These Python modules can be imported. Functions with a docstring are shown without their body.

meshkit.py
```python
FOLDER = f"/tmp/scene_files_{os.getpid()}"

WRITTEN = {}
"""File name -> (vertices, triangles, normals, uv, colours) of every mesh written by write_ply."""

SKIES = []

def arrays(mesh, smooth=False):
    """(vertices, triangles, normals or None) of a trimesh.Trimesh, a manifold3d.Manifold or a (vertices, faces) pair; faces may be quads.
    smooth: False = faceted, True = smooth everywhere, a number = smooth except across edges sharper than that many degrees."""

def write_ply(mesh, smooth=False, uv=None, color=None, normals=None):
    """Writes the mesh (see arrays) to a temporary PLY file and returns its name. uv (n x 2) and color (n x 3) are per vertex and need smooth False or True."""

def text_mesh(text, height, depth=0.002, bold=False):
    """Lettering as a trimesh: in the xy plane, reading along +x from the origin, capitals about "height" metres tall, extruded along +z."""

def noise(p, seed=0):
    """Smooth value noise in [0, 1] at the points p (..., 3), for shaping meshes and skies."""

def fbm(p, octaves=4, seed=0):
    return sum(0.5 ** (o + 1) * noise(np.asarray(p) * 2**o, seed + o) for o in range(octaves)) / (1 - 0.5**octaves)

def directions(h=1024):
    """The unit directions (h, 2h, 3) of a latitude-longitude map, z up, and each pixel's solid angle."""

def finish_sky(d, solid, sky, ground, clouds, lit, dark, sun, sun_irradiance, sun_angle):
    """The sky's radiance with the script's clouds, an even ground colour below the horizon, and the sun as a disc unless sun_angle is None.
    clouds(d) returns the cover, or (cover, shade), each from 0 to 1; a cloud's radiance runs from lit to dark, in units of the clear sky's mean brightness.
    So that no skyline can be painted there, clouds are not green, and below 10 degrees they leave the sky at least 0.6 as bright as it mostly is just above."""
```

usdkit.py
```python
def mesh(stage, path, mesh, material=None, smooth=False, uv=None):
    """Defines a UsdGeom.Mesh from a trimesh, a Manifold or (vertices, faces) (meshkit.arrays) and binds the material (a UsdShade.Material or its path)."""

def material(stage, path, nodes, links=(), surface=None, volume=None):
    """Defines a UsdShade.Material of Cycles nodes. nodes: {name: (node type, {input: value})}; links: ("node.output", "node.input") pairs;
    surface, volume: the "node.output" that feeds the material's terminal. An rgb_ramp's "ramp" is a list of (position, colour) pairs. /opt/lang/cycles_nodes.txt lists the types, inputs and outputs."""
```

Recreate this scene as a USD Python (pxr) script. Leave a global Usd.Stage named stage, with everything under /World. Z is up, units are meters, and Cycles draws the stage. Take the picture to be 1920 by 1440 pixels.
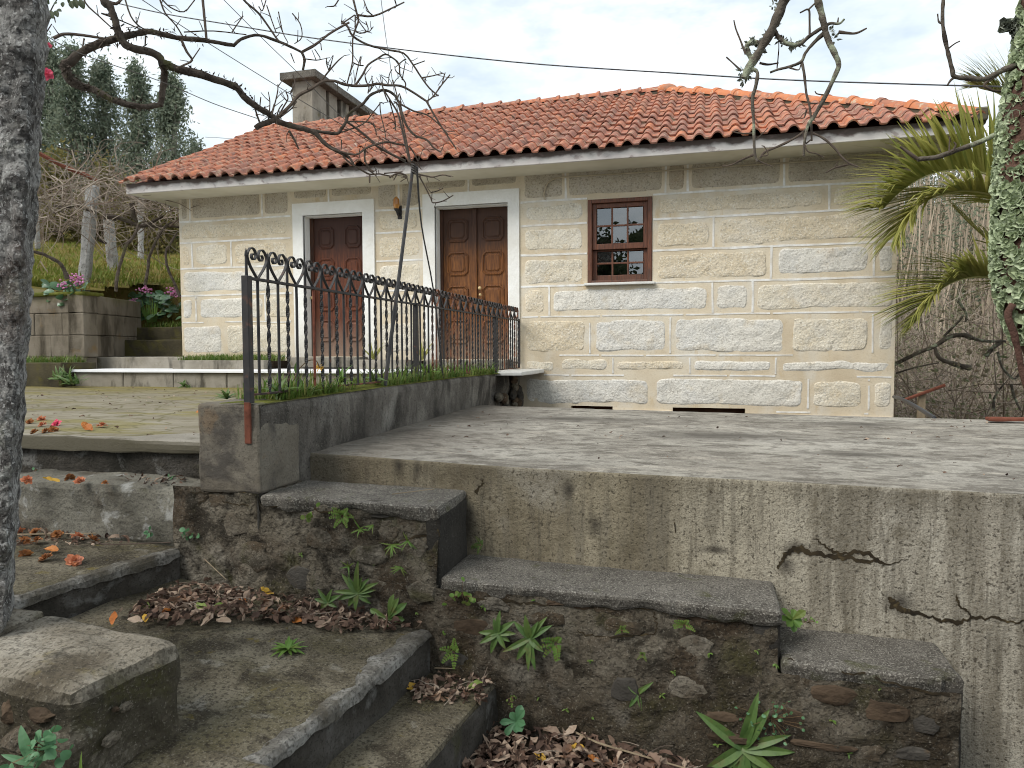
import math, random
import numpy as np
import trimesh
import shapely
from shapely.geometry import Polygon, box as sbox
import usdkit, meshkit
from pxr import Usd, UsdGeom, UsdShade, UsdLux, Gf, Sdf, Vt

R = random.Random(7)
NR = np.random.default_rng(7)
stage = Usd.Stage.CreateInMemory()
UsdGeom.SetStageUpAxis(stage, UsdGeom.Tokens.z)
UsdGeom.SetStageMetersPerUnit(stage, 1.0)
world = UsdGeom.Xform.Define(stage, '/World')
stage.SetDefaultPrim(world.GetPrim())
UsdGeom.Scope.Define(stage, '/World/Looks')

# ------------------------------------------------------------------ camera (eye at the origin, the house front parallel to X)
FPX = 1338.3
YAW, PITCH, ROLL = (math.radians(a) for a in (14.932, -2.72, -0.23))
_fw = np.array([-math.sin(YAW) * math.cos(PITCH), math.cos(YAW) * math.cos(PITCH), math.sin(PITCH)])
_r0 = np.array([math.cos(YAW), math.sin(YAW), 0.0])
_u0 = np.cross(_r0, _fw)
_rt = _r0 * math.cos(ROLL) + _u0 * math.sin(ROLL)
_up = -_r0 * math.sin(ROLL) + _u0 * math.cos(ROLL)
cam = UsdGeom.Camera.Define(stage, '/World/camera')
m = Gf.Matrix4d(1.0)
for i, row in enumerate((_rt, _up, -_fw)):
    m.SetRow(i, Gf.Vec4d(*row, 0))
cam.AddTransformOp().Set(m)
cam.CreateHorizontalApertureAttr(36.0)
cam.CreateVerticalApertureAttr(27.0)
cam.CreateFocalLengthAttr(36.0 * FPX / 1920)
cam.CreateClippingRangeAttr(Gf.Vec2f(0.05, 2000))
cam.CreateExposureAttr(0.98)

# ------------------------------------------------------------------ sky and sun (bright overcast)
SUN = np.array([-0.50, -0.62, 0.85]); SUN /= np.linalg.norm(SUN)
SUN_EL, SUN_ROT = math.asin(SUN[2]), math.atan2(SUN[0], SUN[1])
sky = UsdLux.DomeLight.Define(stage, '/World/sky')
sky.CreateIntensityAttr(1.0)
skymat = usdkit.material(stage, '/World/Looks/sky_look', {
    'tc': ('texture_coordinate', {}),
    'st': ('sky_texture', {'sky_type': 'single_scattering', 'sun_disc': False, 'sun_elevation': SUN_EL, 'sun_rotation': SUN_ROT, 'aerosol_density': 1.5}),
    'mp': ('mapping', {'scale': (1.0, 1.0, 2.6)}),
    'n1': ('noise_texture', {'scale': 2.6, 'detail': 7.0, 'roughness': 0.55, 'distortion': 0.4}),
    'rp': ('rgb_ramp', {'ramp': [(0.30, (0.55, 0.55, 0.55)), (0.48, (0.86, 0.86, 0.86)), (0.60, (1, 1, 1))]}),
    'n2': ('noise_texture', {'scale': 4.5, 'detail': 6.0, 'roughness': 0.6}),
    'cr': ('rgb_ramp', {'ramp': [(0.34, (3.9, 4.55, 5.05)), (0.50, (5.0, 5.5, 5.8)), (0.63, (6.9, 7.05, 7.1))]}),
    'mx': ('mix_color', {'use_clamp': False}),
    'bg': ('background_shader', {'strength': 0.10}),
}, [('tc.generated', 'mp.vector'), ('mp.vector', 'n1.vector'), ('mp.vector', 'n2.vector'), ('n1.fac', 'rp.fac'), ('n2.fac', 'cr.fac'),
    ('rp.color', 'mx.fac'), ('st.color', 'mx.a'), ('cr.color', 'mx.b'), ('mx.result', 'bg.color')], surface='bg.background')
UsdShade.MaterialBindingAPI.Apply(sky.GetPrim()).Bind(skymat)
sky.GetPrim().SetCustomDataByKey('kind', 'structure')
sun = UsdLux.DistantLight.Define(stage, '/World/sun')
sun.CreateIntensityAttr(0.4)
sun.CreateNormalizeAttr(True)
sun.CreateAngleAttr(28.0)
sun.CreateColorAttr(Gf.Vec3f(1.0, 0.965, 0.91))
_z = SUN; _x = np.cross([0, 0, 1.0], _z); _x /= np.linalg.norm(_x); _y = np.cross(_z, _x)
m = Gf.Matrix4d(1.0)
for i, row in enumerate((_x, _y, _z)):
    m.SetRow(i, Gf.Vec4d(*row, 0))
sun.AddTransformOp().Set(m)

# ------------------------------------------------------------------ measuring helpers: where the line of sight of a photo pixel meets a plane
def ray(px, py):
    return (px - 960) / FPX * _rt - (py - 720) / FPX * _up + _fw
def atY(px, py, Y):
    d = ray(px, py); return d * (Y / d[1])
def atZ(px, py, Z):
    d = ray(px, py); return d * (Z / d[2])
def atX(px, py, X):
    d = ray(px, py); return d * (X / d[0])
def mpp(P):                                                       # metres per photo pixel at a point
    return float(np.dot(P, _fw)) / FPX

# ------------------------------------------------------------------ prim helpers
_used = {}
def uniq(parent, name):
    k = (parent, name); n = _used.get(k, -1) + 1; _used[k] = n
    return f'{parent}/{name}' if n == 0 else f'{parent}/{name}_{n:03d}'
def tag(prim, label=None, cat=None, group=None, kind=None):
    for k, v in (('label', label), ('category', cat), ('group', group), ('kind', kind)):
        if v: prim.SetCustomDataByKey(k, v)
from scipy.sparse import coo_matrix
from scipy.sparse.csgraph import connected_components
RANDOM_MATS = set()
def scatter_values(path, mat_):                                   # a random value for each separate leaf, blade or flake of a mesh
    if str(mat_.GetPath()) not in RANDOM_MATS: return
    me = UsdGeom.Mesh.Get(stage, path); n = len(me.GetPointsAttr().Get()); f = np.array(me.GetFaceVertexIndicesAttr().Get()).reshape(-1, 3)
    a, b = np.concatenate([f[:, 0], f[:, 1]]), np.concatenate([f[:, 1], f[:, 2]])
    k, lab = connected_components(coo_matrix((np.ones(len(a)), (a, b)), shape=(n, n)), directed=False)
    r = np.random.default_rng(sum(map(ord, path)) * 131 % 99991).random(k)[lab]
    UsdGeom.PrimvarsAPI(me).CreatePrimvar('rnd', Sdf.ValueTypeNames.FloatArray, 'vertex').Set(Vt.FloatArray.FromNumpy(r.astype(np.float32)))
class Thing:
    def __init__(s, name, label=None, cat=None, loc=(0, 0, 0), group=None, kind=None, parent=None):
        s.o = np.zeros(3) if parent is not None else np.array(loc, float)
        s.base = parent.base if parent is not None else s.o
        s.path = uniq(parent.path if parent else '/World', name)
        x = UsdGeom.Xform.Define(stage, s.path)
        if parent is None and np.any(s.o != 0): x.AddTranslateOp().Set(Gf.Vec3d(*map(float, s.o)))
        s.prim = x.GetPrim(); tag(s.prim, label, cat, group, kind)
    def part(s, name, vf, mat, smooth=False, label=None, kind=None):
        v, f = arr(vf)
        p = uniq(s.path, name)
        usdkit.mesh(stage, p, (v - s.base, f), mat, smooth); scatter_values(p, mat)
        tag(stage.GetPrimAtPath(p), label, kind=kind)
        return Sub(p, s.base)
class Sub:
    def __init__(s, path, base): s.path, s.base = path, base
    part = Thing.part
def solo(name, vf, mat, label=None, cat=None, group=None, kind=None, smooth=False):
    v, f = arr(vf)
    p = uniq('/World', name)
    usdkit.mesh(stage, p, (v, f), mat, smooth); scatter_values(p, mat)
    tag(stage.GetPrimAtPath(p), label, cat, group, kind)
    return Sub(p, np.zeros(3))
def arr(m_):
    if hasattr(m_, 'to_mesh') or hasattr(m_, 'vertices'):
        v, f, _ = meshkit.arrays(m_); return v, f
    v, f = np.asarray(m_[0], float), np.asarray(m_[1], int)
    if f.shape[1] == 4: f = np.vstack([f[:, [0, 1, 2]], f[:, [0, 2, 3]]])
    return v, f
def cat(ms):
    vs, fs, n = [], [], 0
    for m_ in ms:
        v, f = arr(m_); vs.append(v); fs.append(f + n); n += len(v)
    return np.vstack(vs), np.vstack(fs)

# ------------------------------------------------------------------ shape helpers
def fbm(p, oc=4, seed=0): return meshkit.fbm(np.asarray(p), oc, seed)
def bx(x0, x1, y0, y1, z0, z1):
    v = np.array([[x, y, z] for x in (x0, x1) for y in (y0, y1) for z in (z0, z1)], float)
    f = np.array([[0, 1, 3, 2], [4, 6, 7, 5], [0, 4, 5, 1], [2, 3, 7, 6], [0, 2, 6, 4], [1, 5, 7, 3]])
    return v, f
def bbx(x0, x1, y0, y1, z0, z1, r=0.01):                          # a box with rounded edges
    return rough(x0, x1, y0, y1, z0, z1, 0, r, 0)
def gridbox(nx, ny, nz):
    idx, V, F = {}, [], []
    def vid(i, j, k):
        if (i, j, k) not in idx: idx[(i, j, k)] = len(V); V.append((i / nx, j / ny, k / nz))
        return idx[(i, j, k)]
    for a, b, fix, n, flip in ((nx, ny, 'z', nz, 0), (ny, nz, 'x', nx, 0), (nz, nx, 'y', ny, 0)):
        for s in (0, n):
            for i in range(a):
                for j in range(b):
                    c = [(i, j), (i + 1, j), (i + 1, j + 1), (i, j + 1)]
                    q = [{'z': (u, w, s), 'x': (s, u, w), 'y': (w, s, u)}[fix] for u, w in c]
                    q = [vid(*t) for t in q]
                    F.append(q if s else q[::-1])
    return np.array(V, float), np.array(F, int)
def rough(x0, x1, y0, y1, z0, z1, seg=0.06, r=0.02, amp=0.01, freq=6.0, seed=0, warp=None):
    L = np.array([x1 - x0, y1 - y0, z1 - z0])
    if seg: n = np.maximum(np.ceil(L / seg).astype(int), 1)
    else: n = np.array([1, 1, 1])
    n = n + 2
    V, F = gridbox(*n)
    r = min(r, L.min() * 0.45)
    for k in range(3):                                            # first and last rows lie within the rounding
        t = V[:, k] * n[k]
        inner = r + (t - 1) / (n[k] - 2) * (L[k] - 2 * r)
        V[:, k] = np.where(t < 0.5, 0, np.where(t > n[k] - 0.5, L[k], inner))
    c = np.clip(V, r, L - r)
    d = V - c; ln = np.linalg.norm(d, axis=1, keepdims=True); d = d / np.maximum(ln, 1e-9)
    P = np.where(ln > 1e-6, c + d * r, V)
    W = P + [x0, y0, z0]
    if amp: W = W + d * ((fbm(W * freq, 4, seed) - 0.5) * 2 * amp)[:, None]
    if warp is not None: W = warp(W)
    return W, F
def hexwarp(x0, x1, y0, y1, z0, z1, c):                           # c[ix][iy][iz] -> trilinear corners
    c = np.array(c, float)
    def w(P):
        t = (P - [x0, y0, z0]) / np.array([x1 - x0, y1 - y0, z1 - z0])
        out = 0
        for i in (0, 1):
            for j in (0, 1):
                for k in (0, 1):
                    out = out + (np.where(i, t[:, 0], 1 - t[:, 0]) * np.where(j, t[:, 1], 1 - t[:, 1]) * np.where(k, t[:, 2], 1 - t[:, 2]))[:, None] * c[i, j, k]
        return out
    return w
def sheet(fn, nu, nv):                                            # fn(u,v arrays in 0..1) -> points
    u, v = np.meshgrid(np.linspace(0, 1, nu + 1), np.linspace(0, 1, nv + 1), indexing='ij')
    P = fn(u.ravel(), v.ravel())
    i, j = np.meshgrid(np.arange(nu), np.arange(nv), indexing='ij'); a = (i * (nv + 1) + j).ravel()
    return P, np.stack([a, a + nv + 1, a + nv + 2, a + 1], 1)
def spline(pts, n=4):
    p = np.asarray(pts, float)
    if len(p) < 3: return p
    q = np.vstack([2 * p[0] - p[1], p, 2 * p[-1] - p[-2]]); out = []
    for i in range(1, len(q) - 2):
        for t in np.linspace(0, 1, n, endpoint=False):
            out.append(0.5 * (2 * q[i] + (q[i + 1] - q[i - 1]) * t + (2 * q[i - 1] - 5 * q[i] + 4 * q[i + 1] - q[i + 2]) * t * t + (3 * q[i] - 3 * q[i + 1] + q[i + 2] - q[i - 1]) * t ** 3))
    return np.vstack([out, p[-1]])
def tube(pts, rad, sides=6, gnarl=0.0, seed=0, caps=True, sq=None):
    p = np.asarray(pts, float); n = len(p)
    rad = np.interp(np.linspace(0, 1, n), np.linspace(0, 1, len(np.atleast_1d(rad))), np.atleast_1d(rad))
    t = np.gradient(p, axis=0); t /= np.maximum(np.linalg.norm(t, axis=1, keepdims=True), 1e-9)
    up = np.array([0.13, 0.31, 0.94]) if abs(t[0, 2]) < 0.9 else np.array([1.0, 0.1, 0])
    a = np.cross(up, t[0]); a /= np.linalg.norm(a); V = []
    ang = np.arange(sides) / sides * 2 * math.pi
    for i in range(n):
        a = a - t[i] * a.dot(t[i]); a /= max(np.linalg.norm(a), 1e-9); b = np.cross(t[i], a)
        rr = np.full(sides, rad[i])
        ring = p[i] + np.outer(np.cos(ang) * rr, a) + np.outer(np.sin(ang) * rr, b)
        if gnarl: ring = p[i] + (ring - p[i]) * (1 + gnarl * 2 * (fbm(ring * 9 / max(rad[0] * 14, .25), 3, seed) - 0.5))[:, None]
        V.append(ring)
    V = np.vstack(V); F = []
    for i in range(n - 1):
        for k in range(sides):
            k2 = (k + 1) % sides
            F.append([i * sides + k, i * sides + k2, (i + 1) * sides + k2, (i + 1) * sides + k])
    F = np.array(F); F = np.vstack([F[:, [0, 1, 2]], F[:, [0, 2, 3]]])
    if caps:
        V = np.vstack([V, p[0], p[-1]]); c0, c1 = len(V) - 2, len(V) - 1
        F = np.vstack([F, [[c0, (k + 1) % sides, k] for k in range(sides)], [[c1, (n - 1) * sides + k, (n - 1) * sides + (k + 1) % sides] for k in range(sides)]])
    return V, F
def flat_poly(poly, depth, frame):                                # polygon extruded; frame: (origin, ax, ay, an)
    o, ax, ay, an = (np.asarray(q, float) for q in frame)
    ms = [trimesh.creation.extrude_polygon(g, depth, engine='earcut') for g in getattr(poly, 'geoms', [poly])]
    v, f = cat(ms)
    return o + v[:, :1] * ax + v[:, 1:2] * ay + v[:, 2:] * an, f
def ico(sub=1):
    s = trimesh.creation.icosphere(subdivisions=sub); return np.array(s.vertices), np.array(s.faces)
_I1, _I2, _I3 = ico(1), ico(2), ico(3)
def blob(c, r, seed=0, amp=0.3, freq=1.5, lv=2):
    V, F = (_I1, _I2, _I3)[lv - 1]
    d = V * (1 + amp * 2 * (fbm(V * freq + seed * 3.7, 3, seed) - 0.5))[:, None]
    return np.asarray(c) + d * np.asarray(r), F
def unit(a):
    a = np.asarray(a, float); return a / max(np.linalg.norm(a), 1e-9)
def blades(n, base, h, w, lean=0.4, seed=0):                      # n grass blades; base(rng,n)-> points
    g = np.random.default_rng(seed); P = base(g, n)
    H = h * g.uniform(0.45, 1.15, n); a = g.uniform(0, 2 * math.pi, n); l = H * lean * g.uniform(0.1, 1.6, n)
    d = np.stack([np.cos(a), np.sin(a), 0 * a], 1); s = np.stack([-np.sin(a), np.cos(a), 0 * a], 1); W = w * g.uniform(.6, 1.4, n)
    b0, b1 = P - s * W[:, None] / 2, P + s * W[:, None] / 2
    mid = P + d * (l * .35)[:, None] + np.stack([0 * a, 0 * a, H * .6], 1)
    m0, m1 = mid - s * W[:, None] * .4, mid + s * W[:, None] * .4
    tip = P + d * l[:, None] + np.stack([0 * a, 0 * a, H * g.uniform(.7, 1, n)], 1)
    V = np.stack([b0, b1, m1, m0, tip], 1).reshape(-1, 3); k = np.arange(n)[:, None] * 5
    return V, np.vstack([k + [0, 1, 2], k + [0, 2, 3], k + [3, 2, 4]])
def leaf_cards(P, D, L, W, seed=0, fold=0.25):                    # many small leaves: centre points, directions
    g = np.random.default_rng(seed); n = len(P)
    D = D / np.maximum(np.linalg.norm(D, axis=1, keepdims=True), 1e-9)
    s = np.cross(D, g.normal(size=(n, 3))); s /= np.maximum(np.linalg.norm(s, axis=1, keepdims=True), 1e-9)
    nn = np.cross(D, s); L = L * g.uniform(.6, 1.3, n)[:, None]; W = W * g.uniform(.6, 1.3, n)[:, None]
    a, t = P, P + D * L; c = P + D * L * .45 - nn * W * fold
    l, r = P + D * L * .45 - s * W / 2, P + D * L * .45 + s * W / 2
    V = np.stack([a, l, c, r, t], 1).reshape(-1, 3); k = np.arange(n)[:, None] * 5
    return V, np.vstack([k + [0, 2, 1], k + [0, 3, 2], k + [1, 2, 4], k + [2, 3, 4]])
def strap(base, d, n, L, W, droop=0.5, k=6, shape='lance', fold=.2, wav=0, seed=0):   # one curved leaf
    d, n = unit(d), unit(n); s = unit(np.cross(d, n)); n = np.cross(s, d)
    P = []; p = np.asarray(base, float); ang = 0
    g = np.random.default_rng(seed)
    for i in range(k + 1):
        t = i / k
        w = {'lance': math.sin(math.pi * min(1, .12 + .88 * t) ** .8) ** .8, 'spoon': (.25 + .75 * math.sin(math.pi * (t ** 1.8)) ) if t < 1 else 0.05, 'oval': math.sin(math.pi * min(max(t, .04), .97)) ** .6, 'blade': 1 - t ** 2 * .95}[shape] * W / 2
        dd = d * math.cos(ang) - n * math.sin(ang); nn = n * math.cos(ang) + d * math.sin(ang)
        e = (g.uniform(-1, 1) * wav * W) if wav else 0
        P += [p - s * w + nn * (fold * w + e), p, p + s * w + nn * (fold * w - e)]
        p = p + dd * L / k; ang += droop / k
    F = []
    for i in range(k):
        a = i * 3; F += [[a, a + 1, a + 4, a + 3], [a + 1, a + 2, a + 5, a + 4]]
    return np.array(P), np.array(F)

# ------------------------------------------------------------------ materials
def mat(name, base, layers=(), bumps=(), rough_=0.9, spec=0.3, trans=None, rnd=None):
    """base: (scale, [(pos, colour) ...], stretch). layers: (kind, scale, stretch, lo, hi, colour, amount). bumps: (scale, strength, distance)."""
    N = {'g': ('geometry', {}), 'p': ('principled_bsdf', {'roughness': rough_, 'specular_ior_level': spec})}
    Lk = []
    sc, ramp, st = base
    def vec(i, s):
        if s is None: return 'g.position'
        N[f'm{i}'] = ('mapping', {'scale': s}); Lk.append(('g.position', f'm{i}.vector')); return f'm{i}.vector'
    N['nb'] = ('noise_texture', {'scale': sc, 'detail': 8.0, 'roughness': 0.62}); Lk.append((vec('b', st), 'nb.vector'))
    N['rb'] = ('rgb_ramp', {'ramp': ramp}); Lk += [('nb.fac', 'rb.fac')]
    cur = 'rb.color'
    for i, (kind, sc, st, lo, hi, col, amt) in enumerate(layers):
        if kind in ('noise', 'fine'):
            N[f'n{i}'] = ('noise_texture', {'scale': sc, 'detail': 6.0 if kind == 'noise' else 2.0, 'roughness': 0.6, 'distortion': 0.3}); src = f'n{i}.fac'
            Lk.append((vec(i, st), f'n{i}.vector'))
        elif kind == 'voro':
            N[f'n{i}'] = ('voronoi_texture', {'scale': sc, 'randomness': 1.0}); src = f'n{i}.distance'; Lk.append((vec(i, st), f'n{i}.vector'))
        elif kind == 'edge':
            N[f'n{i}'] = ('voronoi_texture', {'scale': sc, 'feature': 'distance_to_edge', 'randomness': 1.0}); src = f'n{i}.distance'; Lk.append((vec(i, st), f'n{i}.vector'))
        elif kind in ('x', 'y', 'z'):
            N[f'n{i}'] = ('separate_xyz', {}); Lk.append(('g.position', f'n{i}.vector')); src = f'n{i}.{kind}'
            if sc:
                N[f'q{i}'] = ('noise_texture', {'scale': sc, 'detail': 5.0}); N[f'k{i}'] = ('math', {'math_type': 'multiply_add', 'value2': st or 0.3})
                Lk += [('g.position', f'q{i}.vector'), (f'q{i}.fac', f'k{i}.value1'), (src, f'k{i}.value3')]; src = f'k{i}.value'
        elif kind == 'spot':                                      # a soft stain round a point; sc = centre, st = radii
            N[f'u{i}'] = ('vector_math', {'math_type': 'subtract', 'vector2': sc}); N[f'w{i}'] = ('vector_math', {'math_type': 'multiply', 'vector2': tuple(1 / q for q in st)})
            N[f'n{i}'] = ('vector_math', {'math_type': 'length'}); N[f'q{i}'] = ('noise_texture', {'scale': .35 / min(st), 'detail': 5.0}); N[f'k{i}'] = ('math', {'math_type': 'multiply_add', 'value2': 1.5})
            Lk += [('g.position', f'u{i}.vector1'), (f'u{i}.vector', f'w{i}.vector1'), (f'w{i}.vector', f'n{i}.vector1'), ('g.position', f'q{i}.vector'), (f'q{i}.fac', f'k{i}.value1'), (f'n{i}.value', f'k{i}.value3')]; src = f'k{i}.value'
        elif kind == 'up':
            N[f'n{i}'] = ('separate_xyz', {}); Lk.append(('g.normal', f'n{i}.vector')); src = f'n{i}.z'
        elif kind in ('isl', 'rnd'):
            N[f'n{i}'] = ('attribute', {'attribute': 'rnd'}); src = f'n{i}.fac'; RANDOM_MATS.add(f'/World/Looks/{name}')
        N[f'r{i}'] = ('map_range', {'from_min': lo, 'from_max': hi, 'to_min': 0.0, 'to_max': amt, 'clamp': True})
        N[f'x{i}'] = ('mix_color', {'b': col})
        Lk += [(src, f'r{i}.value'), (f'r{i}.result', f'x{i}.fac'), (cur, f'x{i}.a')]; cur = f'x{i}.result'
    Lk.append((cur, 'p.base_color'))
    prev = None
    for i, (sc, strength, dist) in enumerate(bumps):
        N[f'bn{i}'] = ('noise_texture', {'scale': abs(sc), 'detail': 5.0, 'roughness': 0.65}) if sc > 0 else ('voronoi_texture', {'scale': abs(sc), 'randomness': 1.0})
        N[f'bp{i}'] = ('bump', {'strength': strength, 'distance': dist})
        Lk += [('g.position', f'bn{i}.vector'), (f'bn{i}.' + ('fac' if sc > 0 else 'distance'), f'bp{i}.height')]
        if prev: Lk.append((prev, f'bp{i}.normal'))
        prev = f'bp{i}.normal'
    if prev: Lk.append((prev, 'p.normal'))
    out = 'p.BSDF'
    if trans:
        N['tr'] = ('translucent_bsdf', {}); N['mc'] = ('mix_closure', {'fac': trans}); Lk += [(cur, 'tr.color'), ('p.BSDF', 'mc.closure1'), ('tr.BSDF', 'mc.closure2')]; out = 'mc.closure'
    return usdkit.material(stage, f'/World/Looks/{name}', N, Lk, surface=out)
def two(a, b, lo=.35, hi=.65): return [(lo, a), (hi, b)]

MOSS = (0.055, 0.058, 0.014); BLACK = (0.022, 0.02, 0.017)
M = {}
def granite(name, a, b, c, grey):
    return mat(name, (2.2, [(.3, a), (.5, b), (.7, c)], None),
    [('noise', 1.3, None, .50, .66, (.60, .595, .57), grey), ('noise', 2.6, None, .56, .70, (.58, .46, .28), .55), ('fine', 34, None, .54, .67, (.30, .265, .21), .5), ('fine', 48, None, .55, .68, (.84, .81, .72), .6), ('fine', 90, None, .56, .69, (.20, .175, .145), .4), ('noise', 1.1, None, .64, .74, (.50, .33, .15), .35)],
    [(40, .6, .022), (18, .35, .025)], .93, .15)
M['granite_block'] = granite('granite_block', (.58, .52, .41), (.69, .62, .49), (.74, .685, .58), .45)
M['granite_tan'] = granite('granite_tan', (.56, .47, .335), (.66, .565, .41), (.71, .63, .50), .2)
M['granite_grey'] = granite('granite_grey', (.60, .565, .49), (.68, .645, .57), (.74, .71, .645), .6)
M['granite_shade'] = mat('granite_shade', (2.0, [(.3, (.36, .31, .235)), (.55, (.47, .41, .315)), (.72, (.52, .475, .41))], None),  # browner top-course stone, with some of the eave shade put into its colour
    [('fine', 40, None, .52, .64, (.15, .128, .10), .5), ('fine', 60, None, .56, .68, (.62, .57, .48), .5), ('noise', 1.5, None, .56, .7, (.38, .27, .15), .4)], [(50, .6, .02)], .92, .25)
M['mortar'] = mat('mortar', (1.3, [(.3, (.52, .425, .295)), (.52, (.63, .54, .40)), (.72, (.68, .615, .49))], None),
    [('noise', 2.6, (1, 1, .5), .50, .66, (.63, .60, .53), .65), ('noise', .9, None, .56, .7, (.46, .375, .25), .4), ('noise', 5, (1.5, 1, .5), .60, .70, (.50, .355, .17), .5), ('fine', 40, None, .55, .7, (.42, .345, .23), .4)],
    [(45, .25, .012), (6, .25, .02)], .92, .2)
M['white_line'] = mat('white_line', (9, two((.60, .56, .49), (.80, .79, .76)), None), [], [(60, .3, .01)], .9, .2)
M['stucco_white'] = mat('stucco_white', (3, two((.72, .70, .64), (.82, .81, .77)), None), [('z', 3.0, .5, .55, -.15, (.42, .37, .28), .75), ('noise', 4, None, .6, .75, (.55, .50, .40), .3)], [(28, .35, .02)], .9, .2)
M['soffit'] = mat('soffit', (1.5, two((.60, .56, .44), (.70, .66, .55)), None), [('noise', 1.2, None, .55, .7, (.45, .42, .30), .4)], [(40, .1, .01)], .9, .2)
M['fascia'] = mat('fascia', (3, two((.50, .46, .44), (.64, .61, .57)), (1, 1, 2)), [('z', 4.0, .16, 2.525, 2.56, (.085, .062, .052), .92), ('noise', 5, (1, 1, 2), .55, .62, (.22, .165, .155), .6)], [(40, .2, .01)], .9, .2)
def tile_mat(name, a, b, wear=.78):
    return mat(name, (5, two(a, b), None), [('noise', 5.5, None, .46, .58, (.27, .135, .10), .85 * wear), ('noise', 8, None, .50, .60, (.150, .092, .078), .8 * wear), ('noise', 15, None, .55, .63, (.46, .38, .27), .75 * wear), ('noise', 1.7, None, .56, .70, (.36, .22, .15), .55 * wear), ('noise', 21, None, .60, .66, (.09, .075, .062), .6 * wear), ('noise', 4, None, .66, .72, (.52, .50, .44), .7 * wear)], [(70, .3, .008), (18, .2, .01)], .9, .2)
M['tile_a'] = tile_mat('tile_a', (.38, .148, .088), (.46, .182, .108))
M['tile_b'] = tile_mat('tile_b', (.33, .138, .092), (.41, .168, .11))
M['tile_c'] = tile_mat('tile_c', (.44, .16, .080), (.51, .195, .105), .7)
M['tile_d'] = tile_mat('tile_d', (.27, .13, .095), (.33, .155, .11))
M['tile_clean'] = mat('tile_clean', (6, two((.46, .165, .075), (.54, .215, .105)), None), [('noise', 6, None, .52, .64, (.30, .17, .12), .8), ('noise', 14, None, .60, .66, (.5, .45, .33), .7), ('noise', 3, None, .6, .7, (.38, .33, .26), .6)], [(60, .3, .008)], .88, .25)
M['wood_dark'] = mat('wood_dark', (9, two((.030, .015, .010), (.062, .027, .016)), (6, 6, .5)), [('noise', 16, (5, 5, .35), .45, .62, (.115, .045, .022), .65), ('z', 2.0, .35, .62, -.05, (.20, .155, .12), .85)], [(60, .25, .006)], .62, .28)
M['wood_mid'] = mat('wood_mid', (9, two((.095, .034, .011), (.235, .092, .026)), (6, 6, .5)), [('noise', 18, (5, 5, .35), .5, .64, (.045, .02, .012), .7), ('z', 2.0, .35, 1.42, 1.75, (.040, .020, .014), .85), ('z', 2.0, .35, .62, -.05, (.22, .175, .135), .85)], [(60, .25, .006)], .62, .28)
M['wood_red'] = mat('wood_red', (9, two((.082, .024, .012), (.165, .050, .020)), (6, 6, .5)), [('noise', 18, (5, 5, .35), .5, .64, (.035, .014, .01), .7), ('z', 2.0, .35, 1.45, 1.75, (.040, .019, .014), .85), ('z', 2.0, .35, .70, .05, (.22, .165, .125), .85)], [(60, .25, .006)], .62, .28)
M['wood_window'] = mat('wood_window', (9, two((.095, .034, .018), (.17, .062, .030)), (5, 5, .6)), [('noise', 14, (4, 4, .5), .5, .64, (.05, .025, .017), .7), ('z', 3.0, .3, 1.25, .85, (.085, .06, .045), .7)], [(60, .25, .006)], .5, .4)
M['brass'] = mat('brass', (9, two((.45, .32, .14), (.6, .45, .22)), None), [], [], .35, .8)
M['marble'] = mat('marble', (2, two((.72, .73, .74), (.82, .82, .83)), None), [], [], .4, .5)
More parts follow.
